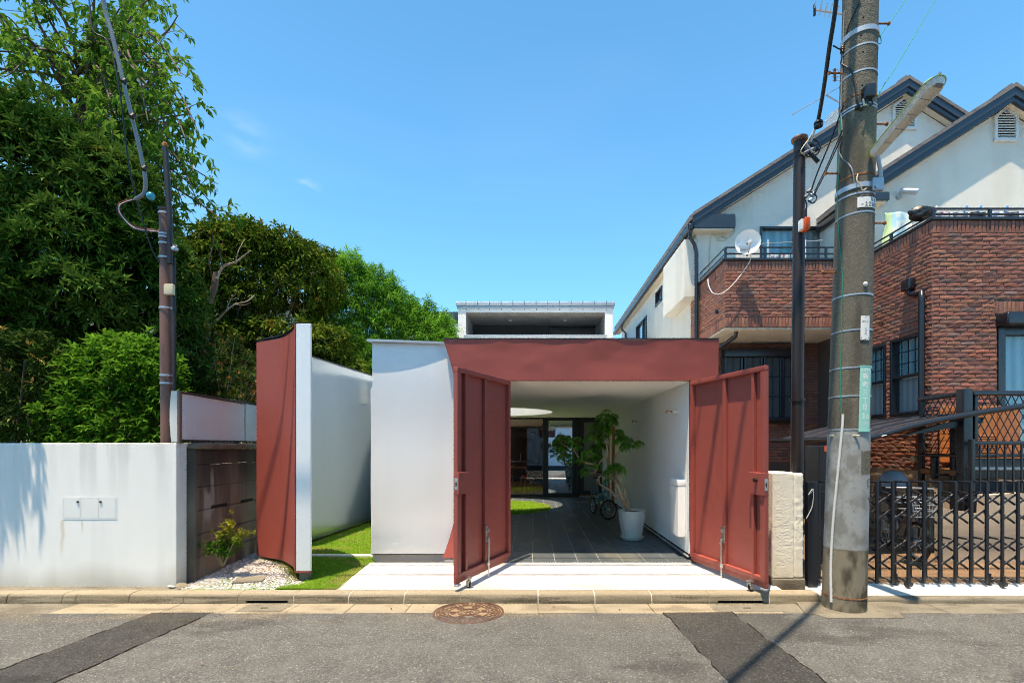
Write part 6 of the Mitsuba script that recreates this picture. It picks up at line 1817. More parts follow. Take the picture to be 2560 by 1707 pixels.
M2 = Md.copy(); M2[:3, 3] = P(1930, 280, 13.2); m.apply_transform(M2)
put(d2, 'reflector', m, 'mat_dish_white', smooth=40)
put(d2, 'mount', cyl(P(1930, 285, 13.3), P(1930, 330, 13.4), .03, 8), 'mat_dark_metal')
# loose cable on the wall under the left eave
cb_ = thing('wall_cable', 'loosely coiled pale cable on the cream wall under the left eave', 'cable')
t = np.linspace(0, 2 * math.pi, 14)
c = P(1658, 546, YW1 - .03)
coil = np.c_[c[0] + .12 * np.cos(t), 0 * t + YW1 - .02, c[2] + .06 * np.sin(t)]
put(cb_, None, tube(np.vstack([[P(1690, 495, YW1 - .03), P(1688, 530, YW1 - .02), P(1678, 540, YW1 - .02)], coil, [P(1640, 540, YW1 - .02), P(1632, 545, YW1 - .02), P(1628, 600, YW1 - .02), P(1628, 625, YW1 - .02)]]), .009, 6, 2), 'mat_pvc_cream')


# ---------------------------------------------------------------- bicycles
def wheel(parent, c, axis, R, tyre=.02, mat='mat_rubber', n=16, rim='mat_steel'):
    ax = np.array(axis, float); ax /= np.linalg.norm(ax)
    u = np.cross(ax, [0, 0, 1.0]); u /= np.linalg.norm(u); v = np.cross(u, ax)
    t = np.linspace(0, 2 * np.pi, 41)[:-1]

    def ringm(r, w):
        pts = np.array(c) + r * (np.cos(t)[:, None] * u + np.sin(t)[:, None] * v)
        s = 8; a = np.arange(s) * 2 * np.pi / s
        rad = np.cos(t)[:, None] * u + np.sin(t)[:, None] * v
        q = (pts[:, None] + w * (np.cos(a)[None, :, None] * rad[:, None] + np.sin(a)[None, :, None] * ax)).reshape(-1, 3)
        i, j = np.meshgrid(np.arange(40), np.arange(s), indexing='ij')
        I = lambda i, j: (i % 40) * s + j % s  # noqa: E731
        f = np.vstack([np.stack([I(i, j), I(i + 1, j), I(i + 1, j + 1)], -1).reshape(-1, 3), np.stack([I(i, j), I(i + 1, j + 1), I(i, j + 1)], -1).reshape(-1, 3)])
        m = mk(q, f); m.fix_normals(); return m
    w = put(parent, 'wheel', ringm(R - tyre, tyre), mat, smooth=True)
    put(w, 'rim', ringm(R - tyre * 2.1, tyre * .5), rim, smooth=True)
    put(w, 'hub', cyl(np.array(c) - ax * .04, np.array(c) + ax * .04, .022, 10), rim)
    put(w, 'spokes', cat([cyl(np.array(c) + ax * .02 * (-1) ** k, np.array(c) + (R - tyre * 2.3) * (math.cos(k * 2 * math.pi / n) * u + math.sin(k * 2 * math.pi / n) * v), .0022, 4) for k in range(n)]), rim, smooth=False, stuff=True)
    return w


bk_ = thing('blue_bicycle', 'small wheeled turquoise bicycle parked behind the potted plant', 'bicycle')
F_, R_ = np.array([1.60, 10.3, .212]), np.array([1.40, 11.28, .212])
wheel(bk_, F_, (.42, -.9, 0), .212)
dirb = (F_ - R_) / np.linalg.norm(F_ - R_); pb = np.array([-dirb[1], dirb[0], 0])
wheel(bk_, R_, pb, .212)
S = lambda s, z, o=0: R_ + dirb * s + pb * o + np.array([0, 0, z - .212])  # noqa: E731
crank, head_, seatb = S(.42, .28), S(.86, .72), S(.30, .62)
for a, b, r in ((crank, seatb, .018), (crank, head_, .018), (S(.36, .45), S(.85, .60), .016), (crank, S(.05, .212, .05), .010), (crank, S(.05, .212, -.05), .010), (seatb, S(.0, .42), .011), (S(0, .42), S(.0, .212, .05), .010), (S(.0, .42), S(.36, .40), .011), (seatb, S(.28, .74), .014)):
    put(bk_, 'frame_tube', cyl(a, b, r, 10), 'mat_teal_paint')
put(bk_, 'head_tube', cyl(S(.85, .56), S(.82, .86), .022, 12), 'mat_teal_paint')
fx = np.array([.9, .42, 0])
for s in (-1, 1): put(bk_, 'fork', cyl(S(.86, .55) + fx * .04 * s, F_ + fx * .045 * s, .012, 8), 'mat_teal_paint')
put(bk_, 'seat_post', cyl(S(.28, .72), S(.26, .86), .014, 8), 'mat_steel')
put(bk_, 'saddle', tube([S(.16, .87), S(.26, .885), S(.40, .87)], [.065, .05, .02], 10), 'mat_black_plastic')
put(bk_, 'handlebar', tube([S(.82, .86, 0), S(.84, .95, 0), S(.86, .96, .12), S(.84, .97, .26)], .012, 8), 'mat_steel')
put(bk_, 'handlebar', tube([S(.84, .95, 0), S(.86, .96, -.12), S(.84, .97, -.26)], .012, 8), 'mat_steel')
for s in (-1, 1): put(bk_, 'grip', cyl(S(.84, .97, .2 * s), S(.82, .97, .30 * s), .017, 8), 'mat_black_plastic')
put(bk_, 'chainring', lathe([[0, -.004], [.07, -.004], [.07, .004], [0, .004]], (0, 0, 0), 24).apply_transform(frame(crank + pb * .05, np.array([0, 0, 1.0]), dirb)), 'mat_steel')
for s in (-1, 1):
    a = crank + pb * .06 * s; b = a + dirb * .10 * s + [0, 0, -.11 * s]
    put(bk_, 'crank_arm', bar(a, b, .016, .012), 'mat_steel'); put(bk_, 'pedal', cyl(b, b + pb * .09 * s, .02, 8), 'mat_black_plastic')
for a, b in ((S(-.18, .50), S(.22, .50)), (S(-.18, .50), S(.0, .25)), (S(-.18, .50), S(-.1, .36))): put(bk_, 'rack', cyl(a, b, .008, 6), 'mat_teal_paint')

b2 = thing('family_bicycle', 'dark family bicycle with a front basket and hooded child seat behind the folding gate', 'bicycle')
F2 = np.array([5.20, 6.55, .27]); R2 = F2 + [.30, 1.0, 0]
wheel(b2, F2, (-.98, .12, 0), .27, .026); 
d2_ = (F2 - R2) / np.linalg.norm(F2 - R2); p2 = np.array([-d2_[1], d2_[0], 0])
wheel(b2, R2, p2, .27, .026)
S2 = lambda s, z, o=0: R2 + d2_ * s + p2 * o + np.array([0, 0, z - .27])  # noqa: E731
for a, b, r in ((S2(.45, .30), S2(.25, .75), .02), (S2(.45, .30), S2(.90, .72), .026), (S2(.45, .3), S2(0, .27, .06), .012), (S2(.25, .62), S2(0, .27, .06), .012)):
    put(b2, 'frame_tube', cyl(a, b, r, 10), 'mat_navy_trim')
for s in (-1, 1): put(b2, 'fork', cyl(S2(.95, .70, .05 * s), F2 + p2 * .05 * s, .014, 8), 'mat_navy_trim')
put(b2, 'head_tube', cyl(S2(.93, .60), S2(.88, .95), .022, 10), 'mat_navy_trim')
put(b2, 'handlebar', tube([S2(.8, .97, -.28), S2(.9, .98, -.12), S2(.9, .98, .12), S2(.8, .97, .28)], .013, 8, 3), 'mat_steel')
put(b2, 'saddle', tube([S2(.12, .80), S2(.25, .82), S2(.40, .80)], [.09, .07, .025], 10), 'mat_black_plastic')
bz, bx2, by2 = .62, S2(1.06, 0)[0], S2(1.06, 0)[1]
put(b2, 'lamp', ball(S2(1.12, .66), .035, 2), 'mat_steel')
for z, w in ((.62, .15), (.70, .165), (.78, .18), (.86, .195)):
    put(b2, 'basket_wire', tube([(bx2 - w, by2 - .14, z), (bx2 + w, by2 - .14, z), (bx2 + w, by2 + .14, z), (bx2 - w, by2 + .14, z), (bx2 - w, by2 - .14, z)], .006, 6), 'mat_galvanised')
for k in range(9):
    t = -1 + k / 4
    put(b2, 'basket_wire', cyl((bx2 + t * .15, by2 - .14, .62), (bx2 + t * .195, by2 - .14, .86), .005, 5), 'mat_galvanised')
put(b2, 'basket_floor', box(bx2 - .15, bx2 + .15, by2 - .14, by2 + .14, .615, .63, .003), 'mat_black_plastic')
hood = lathe([[.0, .24], [.10, .225], [.17, .15], [.19, .0], [.175, .0], [.16, .14], [.09, .21], [0, .225]], (R2[0] - .02, R2[1] - .18, .95), 24)
put(b2, 'seat_hood', hood, 'mat_cable_grey', label='smoky hood over the child seat')
put(b2, 'child_seat', box(R2[0] - .17, R2[0] + .15, R2[1] - .28, R2[1] + .08, .72, .98, .05), 'mat_black_plastic')
put(b2, 'seat_pad', box(R2[0] - .11, R2[0] + .09, R2[1] - .295, R2[1] - .282, .80, .97, .005), 'mat_wood_mid')
put(b2, 'rain_skirt', prism_yz(Polygon([(R2[1] - .2, .75), (R2[1] + .2, .75), (R2[1] + .1, .25), (R2[1] - .05, .25)]), R2[0] + .17, R2[0] + .19), 'mat_black_plastic', smooth=False)

# ---------------------------------------------------------------- house across the street, mirrored in the dark glazing
oh = thing('opposite_house', 'white house across the street seen only as a reflection in the dark glazing', 'house')
put(oh, 'wall', prism_xz(sbox(-4, -.3, 9.5, 6.2).difference(sbox(.35, 2.2, 1.52, 2.85)).difference(sbox(5, 1.0, 6.5, 2.4)), -3.4, -3.2), 'mat_wall_white', smooth=False)
put(oh, 'base', sbx(-4, 9.5, -3.41, -3.19, -.3, .25), 'mat_room_dark', smooth=False)
for x0, x1, z0, z1 in ((.35, 1.52, 2.2, 2.85), (5, 6.5, 1.0, 2.4)):
    w = put(oh, 'window', cat(box(x0, x1, -3.24, -3.2, z0, z0 + .06), box(x0, x1, -3.24, -3.2, z1 - .06, z1), box(x0, x0 + .06, -3.24, -3.2, z0 + .06, z1 - .06), box(x1 - .06, x1, -3.24, -3.2, z0 + .06, z1 - .06)), 'mat_dark_metal')
    put(w, 'pane', sbx(x0 + .06, x1 - .06, -3.3, -3.25, z0 + .06, z1 - .06), 'mat_dark_glass', smooth=False)
put(oh, 'roof', sbx(-4.3, 9.8, -9, -3.0, 6.2, 6.4), 'mat_roof_tile', smooth=False)


# ---------------------------------------------------------------- foliage
def leaf_mesh(p, d, L, wr, nrm=None, fold=.25, droop=.15, seed=0):
    """p, d, L: leaf bases, directions and lengths -> one mesh of folded leaves (4 triangles each)"""
    r = np.random.default_rng(seed)
    n = len(p)
    up = np.tile([0, 0, 1.0], (n, 1)) + r.normal(0, .45, (n, 3)) if nrm is None else nrm
    s = np.cross(d, up); s /= np.linalg.norm(s, axis=1, keepdims=True) + 1e-9
    u = np.cross(s, d)
    L = L[:, None]; w = L * wr
    b = p
    mid = p + d * L * .5 + u * L * droop * .25
    l = p + d * L * .42 + s * w * .5 + u * (w * fold + L * droop * .2)
    rr = p + d * L * .42 - s * w * .5 + u * (w * fold + L * droop * .2)
    tip = p + d * L - u * L * droop
    v = np.stack([b, rr, mid, l, tip], 1).reshape(-1, 3)
    k = np.arange(n)[:, None] * 5
    f = np.vstack([k + [0, 1, 2], k + [0, 2, 3], k + [2, 1, 4], k + [2, 4, 3]])
    return v, f


def crown_tips(clumps, per_m2, seed, shell=(.72, 1.04), low=-.55, rough=.35):
    """twig ends on the skin of a set of ellipsoids: (points, outward axes)"""
    r = np.random.default_rng(seed)
    C = np.array([c[:3] for c in clumps], float); Rr = np.array([c[3:6] for c in clumps], float)
    P_, A_ = [], []
    for i in range(len(C)):
        a, b, c = Rr[i]
        n = int(per_m2 * 4 * math.pi * ((a * b) ** 1.6 / 3 + (a * c) ** 1.6 / 3 + (b * c) ** 1.6 / 3) ** (1 / 1.6))
        q = r.normal(size=(n, 3)); q /= np.linalg.norm(q, axis=1, keepdims=True)
        q = q[q[:, 2] > low + r.uniform(-.3, .3, len(q))]
        k = r.uniform(shell[0] ** 2, shell[1] ** 2, len(q)) ** .5
        k = k * (1 + rough * (meshkit.fbm(q * 2.3 + i * 7.7, 3) - .5))
        pt = C[i] + q * k[:, None] * Rr[i]
        nn = q / Rr[i]; nn /= np.linalg.norm(nn, axis=1, keepdims=True)
        keep = np.ones(len(pt), bool)
        for j in range(len(C)):
            if j != i: keep &= (((pt - C[j]) / Rr[j]) ** 2).sum(1) > .55
        P_.append(pt[keep]); A_.append(nn[keep])
    return np.vstack(P_), np.vstack(A_)


def whorls(tips, axes, k, L, wr, spread, seed, lift=.35, jitter=.35, back=.0, droop=.15, cols=None, young=None, youngp=.1, fold=.25, hang=0.0):
    """k leaves round every twig end; returns mesh and colours"""
    r = np.random.default_rng(seed)
    n = len(tips)
    ax = axes + [0, 0, lift] + r.normal(0, jitter, (n, 3)); ax /= np.linalg.norm(ax, axis=1, keepdims=True)
    t1 = np.cross(ax, r.normal(size=(n, 3))); t1 /= np.linalg.norm(t1, axis=1, keepdims=True)
    t2 = np.cross(ax, t1)
    ph = r.uniform(0, 2 * np.pi, (n, 1)) + np.arange(k)[None] * 2.4 + r.normal(0, .2, (n, k))
    th = spread * (.45 + .75 * (np.arange(k)[None] + .5) / k) + r.normal(0, .12, (n, k))
    d = np.cos(th)[..., None] * ax[:, None] + np.sin(th)[..., None] * (np.cos(ph)[..., None] * t1[:, None] + np.sin(ph)[..., None] * t2[:, None])
    d[..., 2] -= hang
    d /= np.linalg.norm(d, axis=2, keepdims=True)
    Ls = L * r.uniform(.7, 1.15, (n, k))
    base = tips[:, None] - ax[:, None] * (back * (np.arange(k)[None, :, None] / k) + r.uniform(0, .01, (n, k, 1)))
    v, f = leaf_mesh(base.reshape(-1, 3), d.reshape(-1, 3), Ls.reshape(-1), wr, fold=fold, droop=droop, seed=seed + 1)
    cols = np.array(cols, float)
    big = meshkit.fbm(tips * .9 + seed, 3)
    w = np.clip((big - .3) / .4 + r.normal(0, .22, n), 0, 1)[:, None, None]
    c = cols[0] * (1 - w) + cols[1] * w
    c = np.broadcast_to(c, (n, k, 3)) * r.uniform(.75, 1.25, (n, k, 1))
    if young is not None:
        yy = (r.random(n) < youngp * np.clip(.2 + 2.2 * (meshkit.fbm(tips * .55 + seed * 3, 2) - .3), 0, 3))[:, None] & (np.arange(k)[None] < max(2, k // 2))
        c = np.where(yy[..., None], np.array(young) * r.uniform(.8, 1.2, (n, k, 1)), c)
    return mk(v, f), np.repeat(c.reshape(-1, 3), 5, 0)


def blobs(center, R, n, rad, seed, flat=.75, low=-.4):
    r = np.random.default_rng(seed)
    out = [(*center, R[0] * .72, R[1] * .72, R[2] * .72)]
    g = np.arange(n) + .5
    z = 1 - 2 * g / n; th = np.pi * (1 + 5 ** .5) * g
    for k in range(n):
        q = np.array([math.sqrt(max(0, 1 - z[k] ** 2)) * math.cos(th[k]), math.sqrt(max(0, 1 - z[k] ** 2)) * math.sin(th[k]), z[k]]) + r.normal(0, .12, 3)
        if q[2] < low: continue
        s = rad * r.uniform(.7, 1.3)
        out.append((*(np.array(center) + q * np.array(R) * r.uniform(.66, .86)), s, s, s * flat))
    return out


def limbs(parent, root, tops, r0, mat, seed, wob=.12, nseg=5, name='limb', rend=.012):
    r = np.random.default_rng(seed)
    for tp in tops:
        root_, tp = np.array(root, float), np.array(tp, float)
        t = np.linspace(0, 1, nseg)[:, None]
        L = np.linalg.norm(tp - root_)
        p = root_ + (tp - root_) * t + np.sin(t * np.pi) * (r.normal(0, wob, 3) * L * .5 + [0, 0, -.06 * L]) + np.where((t > 0) & (t < 1), r.normal(0, wob * .22 * L, (nseg, 3)), 0)
        put(parent, name, tube(p, np.linspace(r0, rend, nseg), 8, 4), mat, smooth=60)


# the big glossy evergreen at the left edge
t1 = thing('evergreen_tree', 'tall dense glossy evergreen tree at the left edge behind the white wall', 'tree')
cl = [(-8.6, 8.3, 5.7, 1.5, 1.4, 1.6), (-7.45, 8.4, 5.55, 1.0, 1.0, 1.15), (-9.6, 8.4, 6.3, 1.4, 1.4, 1.3), (-8.0, 8.0, 4.2, 1.5, 1.3, 1.2), (-6.75, 8.4, 4.7, .8, .8, .8), (-6.7, 8.5, 3.9, .8, .8, .75),
      (-9.4, 8.0, 3.6, 1.5, 1.2, 1.3), (-7.6, 8.6, 3.0, 1.2, 1.0, .9), (-6.9, 8.8, 2.7, 1.1, .8, 1.0), (-8.3, 8.8, 2.2, 1.4, .8, 1.2), (-7.3, 9.0, 4.3, 1.1, .8, 1.2), (-9.8, 8.6, 2.2, 1.4, .8, 1.3), (-8.8, 9.2, 4.6, 1.6, .8, 1.6), (-7.9, 7.9, 6.35, .75, .7, .55), (-7.0, 8.3, 5.95, .55, .55, .45), (-8.9, 7.7, 4.9, .8, .7, .7), (-7.4, 7.6, 4.8, .7, .6, .6), (-9.8, 7.6, 5.2, .9, .7, .8), (-8.4, 7.4, 3.2, .9, .6, .7)]
ti, ai = crown_tips(cl, 26, 38, shell=(.45, .82))
mi_, ci_ = whorls(ti, ai, 8, .20, .34, 1.3, 39, cols=((.022, .058, .010), (.035, .08, .014)), back=.08)
cl2 = cl + [(q[0] + rs_.normal(0, .5) * q[3], q[1] - abs(rs_.normal(.3, .3)) * q[4], q[2] + rs_.normal(0, .5) * q[5], q[3] * .42, q[4] * .42, q[5] * .36) for q in cl for rs_ in (np.random.default_rng(int(abs(q[0] * 1000 + q[2] * 77))),) for _ in range(3)]
tp, axs = crown_tips(cl2, 50, 31, shell=(.84, 1.06), rough=.8)
axs = axs + [.12, -.30, .1]
m, c = whorls(tp, axs, 10, .165, .27, 1.22, 32, lift=.25, jitter=.26, cols=((.030, .085, .012), (.095, .175, .030)), young=(.26, .26, .04), youngp=.025, back=.012, droop=.10)
m, c = cat(m, mi_), np.vstack([c, ci_])
put(t1, 'crown', m, 'mat_leaf_thick', smooth=False, stuff=True, color=c)
put(t1, 'trunk', tube([(-8.2, 8.6, -.1), (-8.15, 8.6, 1.5), (-8.3, 8.5, 3.0), (-8.4, 8.4, 4.8)], [.19, .16, .12, .06], 12, 4), 'mat_bark', smooth=60)
ov = r_ov = np.random.default_rng(36)
OP, OA = [], []
for k in range(13):
    q0_ = np.array([ov.uniform(-6.5, -5.85), ov.uniform(4.78, 4.92), ov.uniform(4.35, 4.75)])
    for j in range(5):
        OP.append(q0_ + [ov.normal(0, .02), ov.normal(0, .02), -.09 * j]); OA.append((ov.normal(0, .3), 0, -1.0))
m, c = whorls(np.array(OP), np.array(OA), 6, .16, .24, .7, 37, lift=-.3, cols=((.030, .078, .012), (.085, .155, .028)))
put(t1, 'overhang', m, 'mat_leaf', smooth=False, stuff=True, color=c)
put(t1, 'limb', tube([(-8.6, 7.6, 5.6), (-7.6, 6.2, 5.2), (-6.2, 4.87, 4.75)], [.06, .04, .015], 8, 4), 'mat_bark', smooth=60)
limbs(t1, (-8.2, 8.55, 2.2), [c_[:3] for c_ in cl[:8]], .07, 'mat_bark', 33)
limbs(t1, (-6.9, 8.5, 3.2), [(-6.1, 8.3, 4.4), (-6.05, 8.4, 3.9), (-6.3, 8.1, 3.2), (-6.0, 8.3, 3.5)], .03, 'mat_bark', 34, .2, name='twig', rend=.005)

# the cherry whose drooping sprays stand against the sky
t2 = thing('cherry_tree', 'tall cherry tree with loose drooping sprays of leaves against the blue sky', 'tree')
put(t2, 'trunk', tube([(-10.4, 10.8, -.1), (-10.2, 10.7, 3), (-9.9, 10.5, 6), (-9.5, 10.3, 8.2), (-9.2, 10.1, 10.5)], [.26, .22, .17, .13, .08], 12, 4), 'mat_bark', smooth=60)
r_ = np.random.default_rng(41)
TP, AX, HN = [], [], []
ends = []
for k in range(60):
    z0 = r_.uniform(5.6, 10.2)
    s = np.array([-9.6 + r_.normal(0, .15), 10.3 + r_.normal(0, .2), z0])
    if k < 44:
        ex = r_.uniform(-8.5, -6.28); ez = {0: 0}.get(9, 0) or np.interp(ex, [-8.6, -7.2, -6.7, -6.2], [11.8, 11.2, 9.6, 8.0]) - r_.uniform(0, 1) ** .9 * np.interp(ex, [-8.6, -7.2, -6.7, -6.2], [5.0, 5.2, 3.8, 2.0])
        ye = 9.6 + r_.uniform(-1.5, 1.0); e = np.array([(ex + .12 * r_.normal()) * ye / 9.6, ye, EYE + (ez - EYE) * ye / 9.6])
    else:
        e = np.array([r_.uniform(-12.5, -9.0), r_.uniform(8.2, 10.5), r_.uniform(7.6, 11.6)])
    ends.append(e)
    t = np.linspace(0, 1, 7)[:, None]
    L = np.linalg.norm(e - s)
    pth = s + (e - s) * t + np.sin(t * np.pi) * np.array([0, 0, .18 * L]) + r_.normal(0, .05, (7, 3)) * (t > 0)
    put(t2, 'branch', tube(pth, np.linspace(.045, .008, 7), 6, 3), 'mat_bark', smooth=60)
    pp = spline(pth, 6)
    for q in pp[len(pp) // 3:]:
        if r_.random() < .74:
            off = r_.normal(0, .26, 3)
            TP.append(q + off + [0, 0, -abs(off[0]) * .3]); a = off + [0.15, -.1, -.18]; AX.append(a / np.linalg.norm(a))
            if r_.random() < .30: HN.append((q, q + off + [0, 0, -abs(off[0]) * .3]))
put(t2, 'twigs', cat([tube([a, (a + b) / 2 + [0, 0, .02], b], [.008, .006, .004], 5) for a, b in HN]), 'mat_bark', smooth=60, stuff=True)
m, c = whorls(np.array(TP), np.array(AX), 6, .185, .42, 1.0, 42, lift=-.1, cols=((.06, .145, .016), (.14, .26, .032)), hang=.55, back=.16, droop=.2)
put(t2, 'crown', m, 'mat_leaf', smooth=False, stuff=True, color=c)

# leafy bush right behind the white wall
t3 = thing('laurel_bush', 'bright green leafy bush directly behind the white wall left of the brown pole', 'bush')
cl = [(X(270, 6.7), 6.75, 2.2, .62, .45, .70), (X(330, 6.7), 6.7, 2.6, .45, .4, .45), (X(210, 6.7), 6.8, 2.55, .5, .4, .5), (X(300, 6.6), 6.6, 1.75, .65, .4, .5), (X(180, 6.6), 6.7, 1.8, .6, .4, .5), (X(352, 6.6), 6.7, 2.0, .35, .35, .5), (X(255, 6.6), 6.7, 2.85, .32, .3, .3)]
tp, axs = crown_tips(cl, 112, 51, rough=.95, shell=(.6, 1.12))
m, c = whorls(tp, axs, 7, .115, .44, 1.1, 52, cols=((.05, .135, .012), (.145, .31, .026)), back=.12, droop=.2)
put(t3, 'crown', m, 'mat_leaf', smooth=False, stuff=True, color=c)
limbs(t3, (X(270, 6.8), 6.85, .0), [(c_[0], c_[1], c_[2]) for c_ in cl], .025, 'mat_bark', 53, name='stem')
# rosette shrub at the far left with yellowish young whorls
t4 = thing('rosette_shrub', 'dark shrub with yellowish leaf rosettes above the left end of the white wall', 'shrub')
cl = [(X(20, 6.6), 6.8, 2.1, .8, .5, .7), (X(80, 6.7), 6.9, 2.3, .45, .4, .45), (X(120, 6.7), 6.9, 1.8, .5, .4, .5), (X(40, 6.6), 6.7, 2.75, .5, .4, .4), (X(-60, 6.6), 6.8, 2.0, .9, .5, .9)]
tp, axs = crown_tips(cl, 70, 55, rough=.5)
m, c = whorls(tp, axs, 9, .11, .32, 1.2, 56, cols=((.035, .075, .014), (.085, .12, .028)), young=(.30, .22, .06), youngp=.16, back=.06)
put(t4, 'crown', m, 'mat_leaf_thick', smooth=False, stuff=True, color=c)
limbs(t4, (X(40, 6.8), 6.9, .0), [c_[:3] for c_ in cl], .025, 'mat_bark', 57, name='stem')

# olive brown evergreen in the middle distance
t5 = thing('olive_green_tree', 'broad olive green evergreen tree behind the red curved wall', 'tree')
Yt = 13.5
cl = [(X(560, Yt), Yt, Z(640, Yt), 1.9, 1.5, 1.15), (X(480, Yt), Yt, Z(640, Yt), .9, .9, .75), (X(690, Yt), Yt, Z(650, Yt), 1.0, 1.0, 1.1), (X(620, Yt), Yt - .4, Z(590, Yt), 1.0, .9, .65), (X(540, Yt), Yt - .3, Z(580, Yt), .9, .8, .6), (X(700, Yt), Yt - .3, Z(620, Yt), .6, .6, .6),
      (X(600, Yt), Yt - .9, Z(700, Yt), .75, .6, .35), (X(500, Yt), Yt - .6, Z(760, Yt), 1.2, .8, .6), (X(640, Yt), Yt - .7, Z(790, Yt), 1.5, .9, .55), (X(740, Yt), Yt - .5, Z(800, Yt), .9, .8, .6), (X(590, Yt), Yt, Z(860, Yt), 2.0, 1.0, 1.0), (X(760, Yt), Yt, Z(880, Yt), 1.0, 1.0, 1.0)]
tp, axs = crown_tips(cl + blobs((X(570, Yt), Yt, Z(640, Yt)), (2.3, 1.4, 1.45), 26, .42, 65), 46, 61, rough=.8, shell=(.6, 1.1))
m, c = whorls(tp, axs, 9, .20, .31, 1.15, 62, cols=((.048, .095, .012), (.125, .175, .022)), young=(.26, .18, .03), youngp=.04, back=.10, droop=.3, hang=.25)
put(t5, 'crown', m, 'mat_leaf_thick', smooth=False, stuff=True, color=c)
put(t5, 'trunk', tube([(X(600, Yt), Yt + .2, -.1), (X(600, Yt), Yt + .2, 2.5), (X(590, Yt), Yt, 5)], [.2, .16, .08], 10, 4), 'mat_bark', smooth=60)
limbs(t5, (X(600, Yt), Yt + .2, 2.6), [c_[:3] for c_ in cl[:7]], .07, 'mat_bark', 63)

# bright willowy green tree stepping down to the right
t6 = thing('willowy_tree', 'bright green fine leaved tree sloping down to the right behind the silver walls', 'tree')
Yt = 15.5
out = [(740, 670), (760, 620), (790, 595), (830, 640), (870, 690), (900, 715), (935, 745), (970, 755), (1000, 770), (1030, 775)]
cl = [(X(790, Yt), Yt, Z(680, Yt), .95, .9, 1.25), (X(850, Yt), Yt, Z(730, Yt), 1.0, .9, 1.0), (X(770, Yt), Yt - .3, Z(760, Yt), .9, .8, 1.0), (X(920, Yt), Yt, Z(780, Yt), 1.0, .9, .85), (X(980, Yt), Yt, Z(800, Yt), .9, .9, .7), (X(1010, Yt), Yt, Z(800, Yt), .55, .7, .65), (X(840, Yt), Yt - .5, Z(820, Yt), 1.1, .8, .8),
      (X(1010, Yt), Yt - .2, Z(830, Yt), .8, .8, .5), (X(850, Yt), Yt, Z(688, Yt), .95, .9, 1.0), (X(898, Yt), Yt, Z(724, Yt), .85, .85, .9), (X(955, Yt), Yt, Z(755, Yt), .8, .8, .85), (X(1008, Yt), Yt, Z(770, Yt), .5, .6, .75), (X(905, Yt), Yt - .6, Z(840, Yt), .9, .7, .7), (X(785, Yt), Yt, Z(625, Yt), .5, .5, .6), (X(835, Yt), Yt, Z(665, Yt), .5, .5, .5), (X(740, Yt), Yt - .6, Z(850, Yt), .9, .7, .8)]
tp, axs = crown_tips([(*q[:3], q[3] * 1.08, q[4], q[5] * 1.06) for q in cl], 85, 71, rough=1.0, shell=(.6, 1.1))
m, c = whorls(tp, axs, 10, .18, .20, 1.0, 72, lift=.15, cols=((.075, .205, .02), (.18, .39, .04)), back=.22, droop=.3, hang=.4)
put(t6, 'crown', m, 'mat_leaf', smooth=False, stuff=True, color=c)
rs = np.random.default_rng(74)
sh_p = np.array([(X(a + rs.normal(0, 9), Yt), Yt + rs.normal(0, .3), Z(b - rs.uniform(-4, 26), Yt)) for a, b in out for _ in range(3)])
SP, SA = [], []
for q in sh_p:
    for k in range(6): SP.append(q + [0, 0, -.09 * k]); SA.append((0, 0, 1.0))
m, c = whorls(np.array(SP), np.array(SA), 3, .11, .22, 1.0, 75, cols=((.09, .22, .02), (.13, .29, .03)), droop=.3)
put(t6, 'shoots', m, 'mat_leaf', smooth=False, stuff=True, color=c)
put(t6, 'trunk', tube([(X(830, Yt), Yt + .2, -.1), (X(825, Yt), Yt + .2, 3), (X(800, Yt), Yt, 5.5)], [.17, .13, .06], 10, 4), 'mat_bark', smooth=60)
limbs(t6, (X(830, Yt), Yt + .2, 2.0), [c_[:3] for c_ in cl[:6]], .06, 'mat_bark', 73)
t6b = thing('background_tree', 'dark green tree mass low behind the silver boundary wall', 'tree')
cl = [(X(800, 17.5), 17.5, 3.0, 2.2, 1.0, 2.2), (X(900, 17.5), 17.5, 2.6, 2.0, 1.0, 2.0), (X(690, 17.0), 17.0, 3.0, 1.6, 1.0, 2.2), (X(560, 17), 17, 3.2, 2.2, 1.0, 2.4), (X(430, 16), 16, 2.6, 1.6, 1, 2.0)]
tp, axs = crown_tips(cl, 50, 76, rough=.5, low=-.8)
m, c = whorls(tp, axs, 9, .20, .3, 1.1, 77, cols=((.025, .06, .012), (.05, .10, .02)), back=.1, droop=.25)
put(t6b, 'crown', m, 'mat_leaf_thick', smooth=False, stuff=True, color=c)
put(t6b, 'trunk', tube([(X(800, 17.6), 17.6, -.1), (X(800, 17.6), 17.6, 3)], [.15, .08], 8), 'mat_bark')

# reddish tipped shrub over the metal fence
t7 = thing('red_tipped_shrub', 'twiggy shrub with reddish leaf tips above the metal fence', 'shrub')
Ys = 9.0
cl = [(X(450, Ys), Ys, Z(850, Ys), .75, .6, .6), (X(540, Ys), Ys, Z(870, Ys), .65, .6, .5), (X(500, Ys), Ys + .1, Z(810, Ys), .6, .5, .35), (X(440, Ys), Ys + .2, Z(790, Ys), .4, .4, .25), (X(600, Ys), Ys, Z(900, Ys), .5, .5, .5), (X(520, Ys), Ys, Z(940, Ys), 1.0, .6, .5)]
tp, axs = crown_tips(cl, 95, 81, rough=.8, shell=(.4, 1.1))
m, c = whorls(tp, axs, 7, .07, .34, 1.1, 82, cols=((.045, .085, .016), (.09, .135, .03)), young=(.36, .13, .05), youngp=.34, back=.05)
put(t7, 'crown', m, 'mat_leaf_thick', smooth=False, stuff=True, color=c)
r_ = np.random.default_rng(83)
